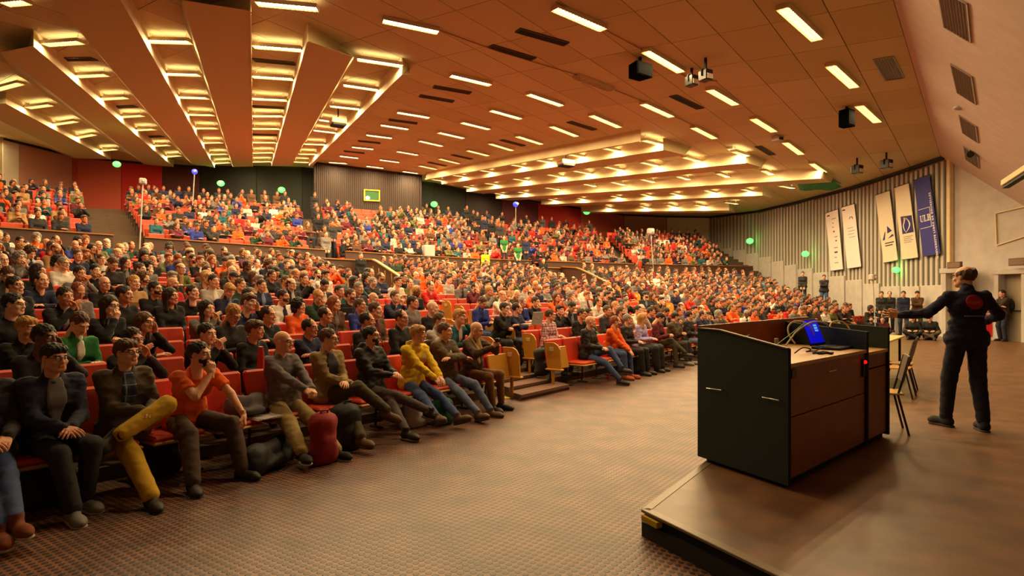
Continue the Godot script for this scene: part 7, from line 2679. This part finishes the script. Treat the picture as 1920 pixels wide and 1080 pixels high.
func bag(called: String, label: String, cat: String, t: Transform3D, size: Vector3, m: Material, seed_: int, strap := true) -> Node3D:
	var f := Field.new(Vector3(-size.x, -0.05, -size.z), Vector3(size.x, size.y * 1.25, size.z), 0.022)
	var h := size * 0.5
	var r := minf(h.z * 0.8, h.y * 0.8)
	var lo := Vector3(0, r * 0.9, 0)
	var hi := Vector3(0, size.y - r * 0.95, -h.z * 0.1)
	for s in [-1.0, 1.0]: f.cap(lo + Vector3(s * maxf(h.x - r, 0.02), 0, 0), hi + Vector3(s * maxf(h.x - r, 0.02) * 0.85, 0, 0), r, r * 0.92, 0.1)
	f.cap(lo - Vector3(maxf(h.x - r, 0.02), 0, 0), lo + Vector3(maxf(h.x - r, 0.02), 0, 0), r, r, 0.08)
	f.cap(hi - Vector3(maxf(h.x - r, 0.02), 0, 0), hi + Vector3(maxf(h.x - r, 0.02), 0, 0), r * 0.9, r * 0.9, 0.08)
	f.ell(Vector3(0, size.y * 0.34, h.z * 0.75), Vector3(h.x * 0.66, size.y * 0.24, h.z * 0.4), 0.025)
	var nz := FastNoiseLite.new()
	nz.seed = seed_
	nz.frequency = 5.0
	f.rough(nz, 0.024)
	f.plane(Vector3(0, 0.0, 0), Vector3.DOWN)
	var o := thing(called, label, cat, t, "bags among the front row")
	obj("body", one(f.mesh(), m), o)
	if strap:
		var st := MB.new()
		st.tube([Vector3(-0.05, size.y * 0.9, 0), Vector3(-0.04, size.y * 1.08, 0.02), Vector3(0.04, size.y * 1.08, 0.02), Vector3(0.05, size.y * 0.9, 0)], 0.012, 6)
		obj("handle", st.done(m), o)
	return o

func build_bags() -> void:
	var red := mat("red_cloth", c8(140, 18, 20), 0.8)
	var f := Vector2(0.81, -0.58)
	var at := func(px: float, py: float) -> Transform3D: return turned(flat(on_level(px, py, 0.0)), 0.0, f)
	bag("backpack", "dark red backpack standing between the feet of the man in grey fleece", "backpack", at.call(606, 868), Vector3(0.3, 0.5, 0.24), red, 3)
	bag("backpack", "black backpack on the floor beside the red backpack", "backpack", at.call(650, 842), Vector3(0.34, 0.5, 0.3), M.black, 5)
	bag("duffel_bag", "long black bag lying on the floor before the empty seat", "bag", at.call(505, 876) * Transform3D(Basis(Vector3.UP, 0.5), Vector3()), Vector3(0.75, 0.26, 0.3), M.black, 8, false)
	bag("backpack", "dark backpack with a pale emblem under the seat of the man in mustard trousers", "backpack", at.call(300, 890), Vector3(0.34, 0.46, 0.26), M.black, 12)
	bag("carrier_bag", "white plastic bag on the floor behind the legs in grey jeans", "bag", at.call(778, 800), Vector3(0.34, 0.36, 0.24), M.white, 14, false)
	bag("backpack", "green backpack under the seat of the man in the yellow sweatshirt", "backpack", at.call(830, 795), Vector3(0.3, 0.34, 0.24), mat("green_bag", c8(24, 92, 60), 0.8), 16)
	bag("backpack", "dark backpack between the knees of the man in the padded jacket's neighbour", "backpack", at.call(80, 950), Vector3(0.32, 0.44, 0.26), M.charcoal_bag if M.has("charcoal_bag") else mat("charcoal_bag", c8(30, 30, 34), 0.85), 18)
	bag("backpack", "black backpack with a red and white badge standing on the aisle steps", "backpack", turned(flat(on_level(1016, 704, 0.2)), 0.2, f), Vector3(0.34, 0.52, 0.26), M.black, 20)
	bag("backpack", "black backpack on the floor at the feet of the ginger-bearded man", "backpack", at.call(1195, 700), Vector3(0.34, 0.5, 0.26), M.black, 22)
	bag("jacket_pile", "crumpled grey and black jacket lying on the empty front seat", "jacket", turned(spot(u_at(0, 462), 0), 0.47, f), Vector3(0.42, 0.2, 0.36), tint("grey_jacket", c8(84, 80, 82)), 24, false)
	var pp := MB.new()
	var pt := turned(spot(u_at(0, 478), 0) + f * 0.2, 0.46, f)
	for k in 3: pp.box(Transform3D(Basis(Vector3.UP, 0.1 * k), Vector3(0.01 * k, 0.006 * k, 0)), Vector3(0.32, 0.004, 0.24))
	tag(obj("papers", pp.done(M.white), self, null, pt), "white sheets of paper on the edge of the empty front seat", "papers")
	var yl := MB.new()
	var ya := on_level(956, 745, 0.0)
	yl.quad(ya + Vector3(-0.15, 0.005, 0.15), ya + Vector3(0.12, 0.005, 0.1), ya + Vector3(0.1, 0.005, -0.25), ya + Vector3(-0.1, 0.005, -0.3), Vector3.UP)
	tag(obj("floor_marking", yl.done(mat("bright_yellow", c8(230, 210, 40), 0.7))), "bright yellow patch on the floor at the foot of the aisle steps", "marking")
	var lids := [[796, 652, 8.75, "silver laptop with a white emblem open in the second row behind the yellow sweatshirt", M.chrome, 1], [646, 588, 11.3, "black laptop with a pale emblem open before the reddish-haired person", M.black, 3], [1008, 596, 11.0, "white papers and laptop lying on the seat desk beside the plaid shirt", M.white, 2]]
	for l in lids:
		var q := at_depth(l[0], l[1], l[2])
		var k := row_at(l[0], l[1], 0.95)
		var ff := facing(k[0][2], k[0][1])
		var o := thing("laptop", l[3], "laptop", turned(flat(q), q.y, ff), "laptops in the audience")
		var lm := MB.new()
		lm.box(Transform3D(Basis(Vector3.RIGHT, 0.2), Vector3(0, 0, 0)), Vector3(0.33, 0.22, 0.012), 0.005)
		obj("lid", lm.done(l[4]), o)
		var bm := MB.new()
		bm.box(Transform3D(Basis(), Vector3(0, -0.115, -0.13)), Vector3(0.33, 0.02, 0.23), 0.005)
		obj("base", bm.done(l[4]), o)
		var em := MB.new()
		em.ball(Vector3(0, 0.005, 0.007), Vector3(0.028, 0.03, 0.004), 12, 6)
		obj("emblem", em.done(M.white), o)
	var fk := MB.new()
	fk.tube([Vector3(), Vector3(0, 0.01, 0), Vector3(0, 0.17, 0), Vector3(0, 0.19, 0), Vector3(0, 0.23, 0)], [0.033, 0.036, 0.036, 0.028, 0.026], 14)
	tag(obj("drink_flask", fk.done(mat("red_flask", c8(200, 40, 34), 0.35)), self, null, Transform3D(Basis(), at_depth(489, 691, 6.45))), "red drinking flask standing behind the empty front seat", "flask")
	var cn := MB.new()
	cn.tube([Vector3(0, 0, 0), Vector3(0, 0.005, 0), Vector3(0, 0.01, 0), Vector3(0, 0.112, 0), Vector3(0, 0.12, 0)], [0.028, 0.03, 0.033, 0.033, 0.027], 14)
	tag(obj("drink_can", cn.done(red), self, null, Transform3D(Basis(), on_level(1141, 712, 0.0))), "red drink can on the floor under the seat of the bald man in the coat", "can")
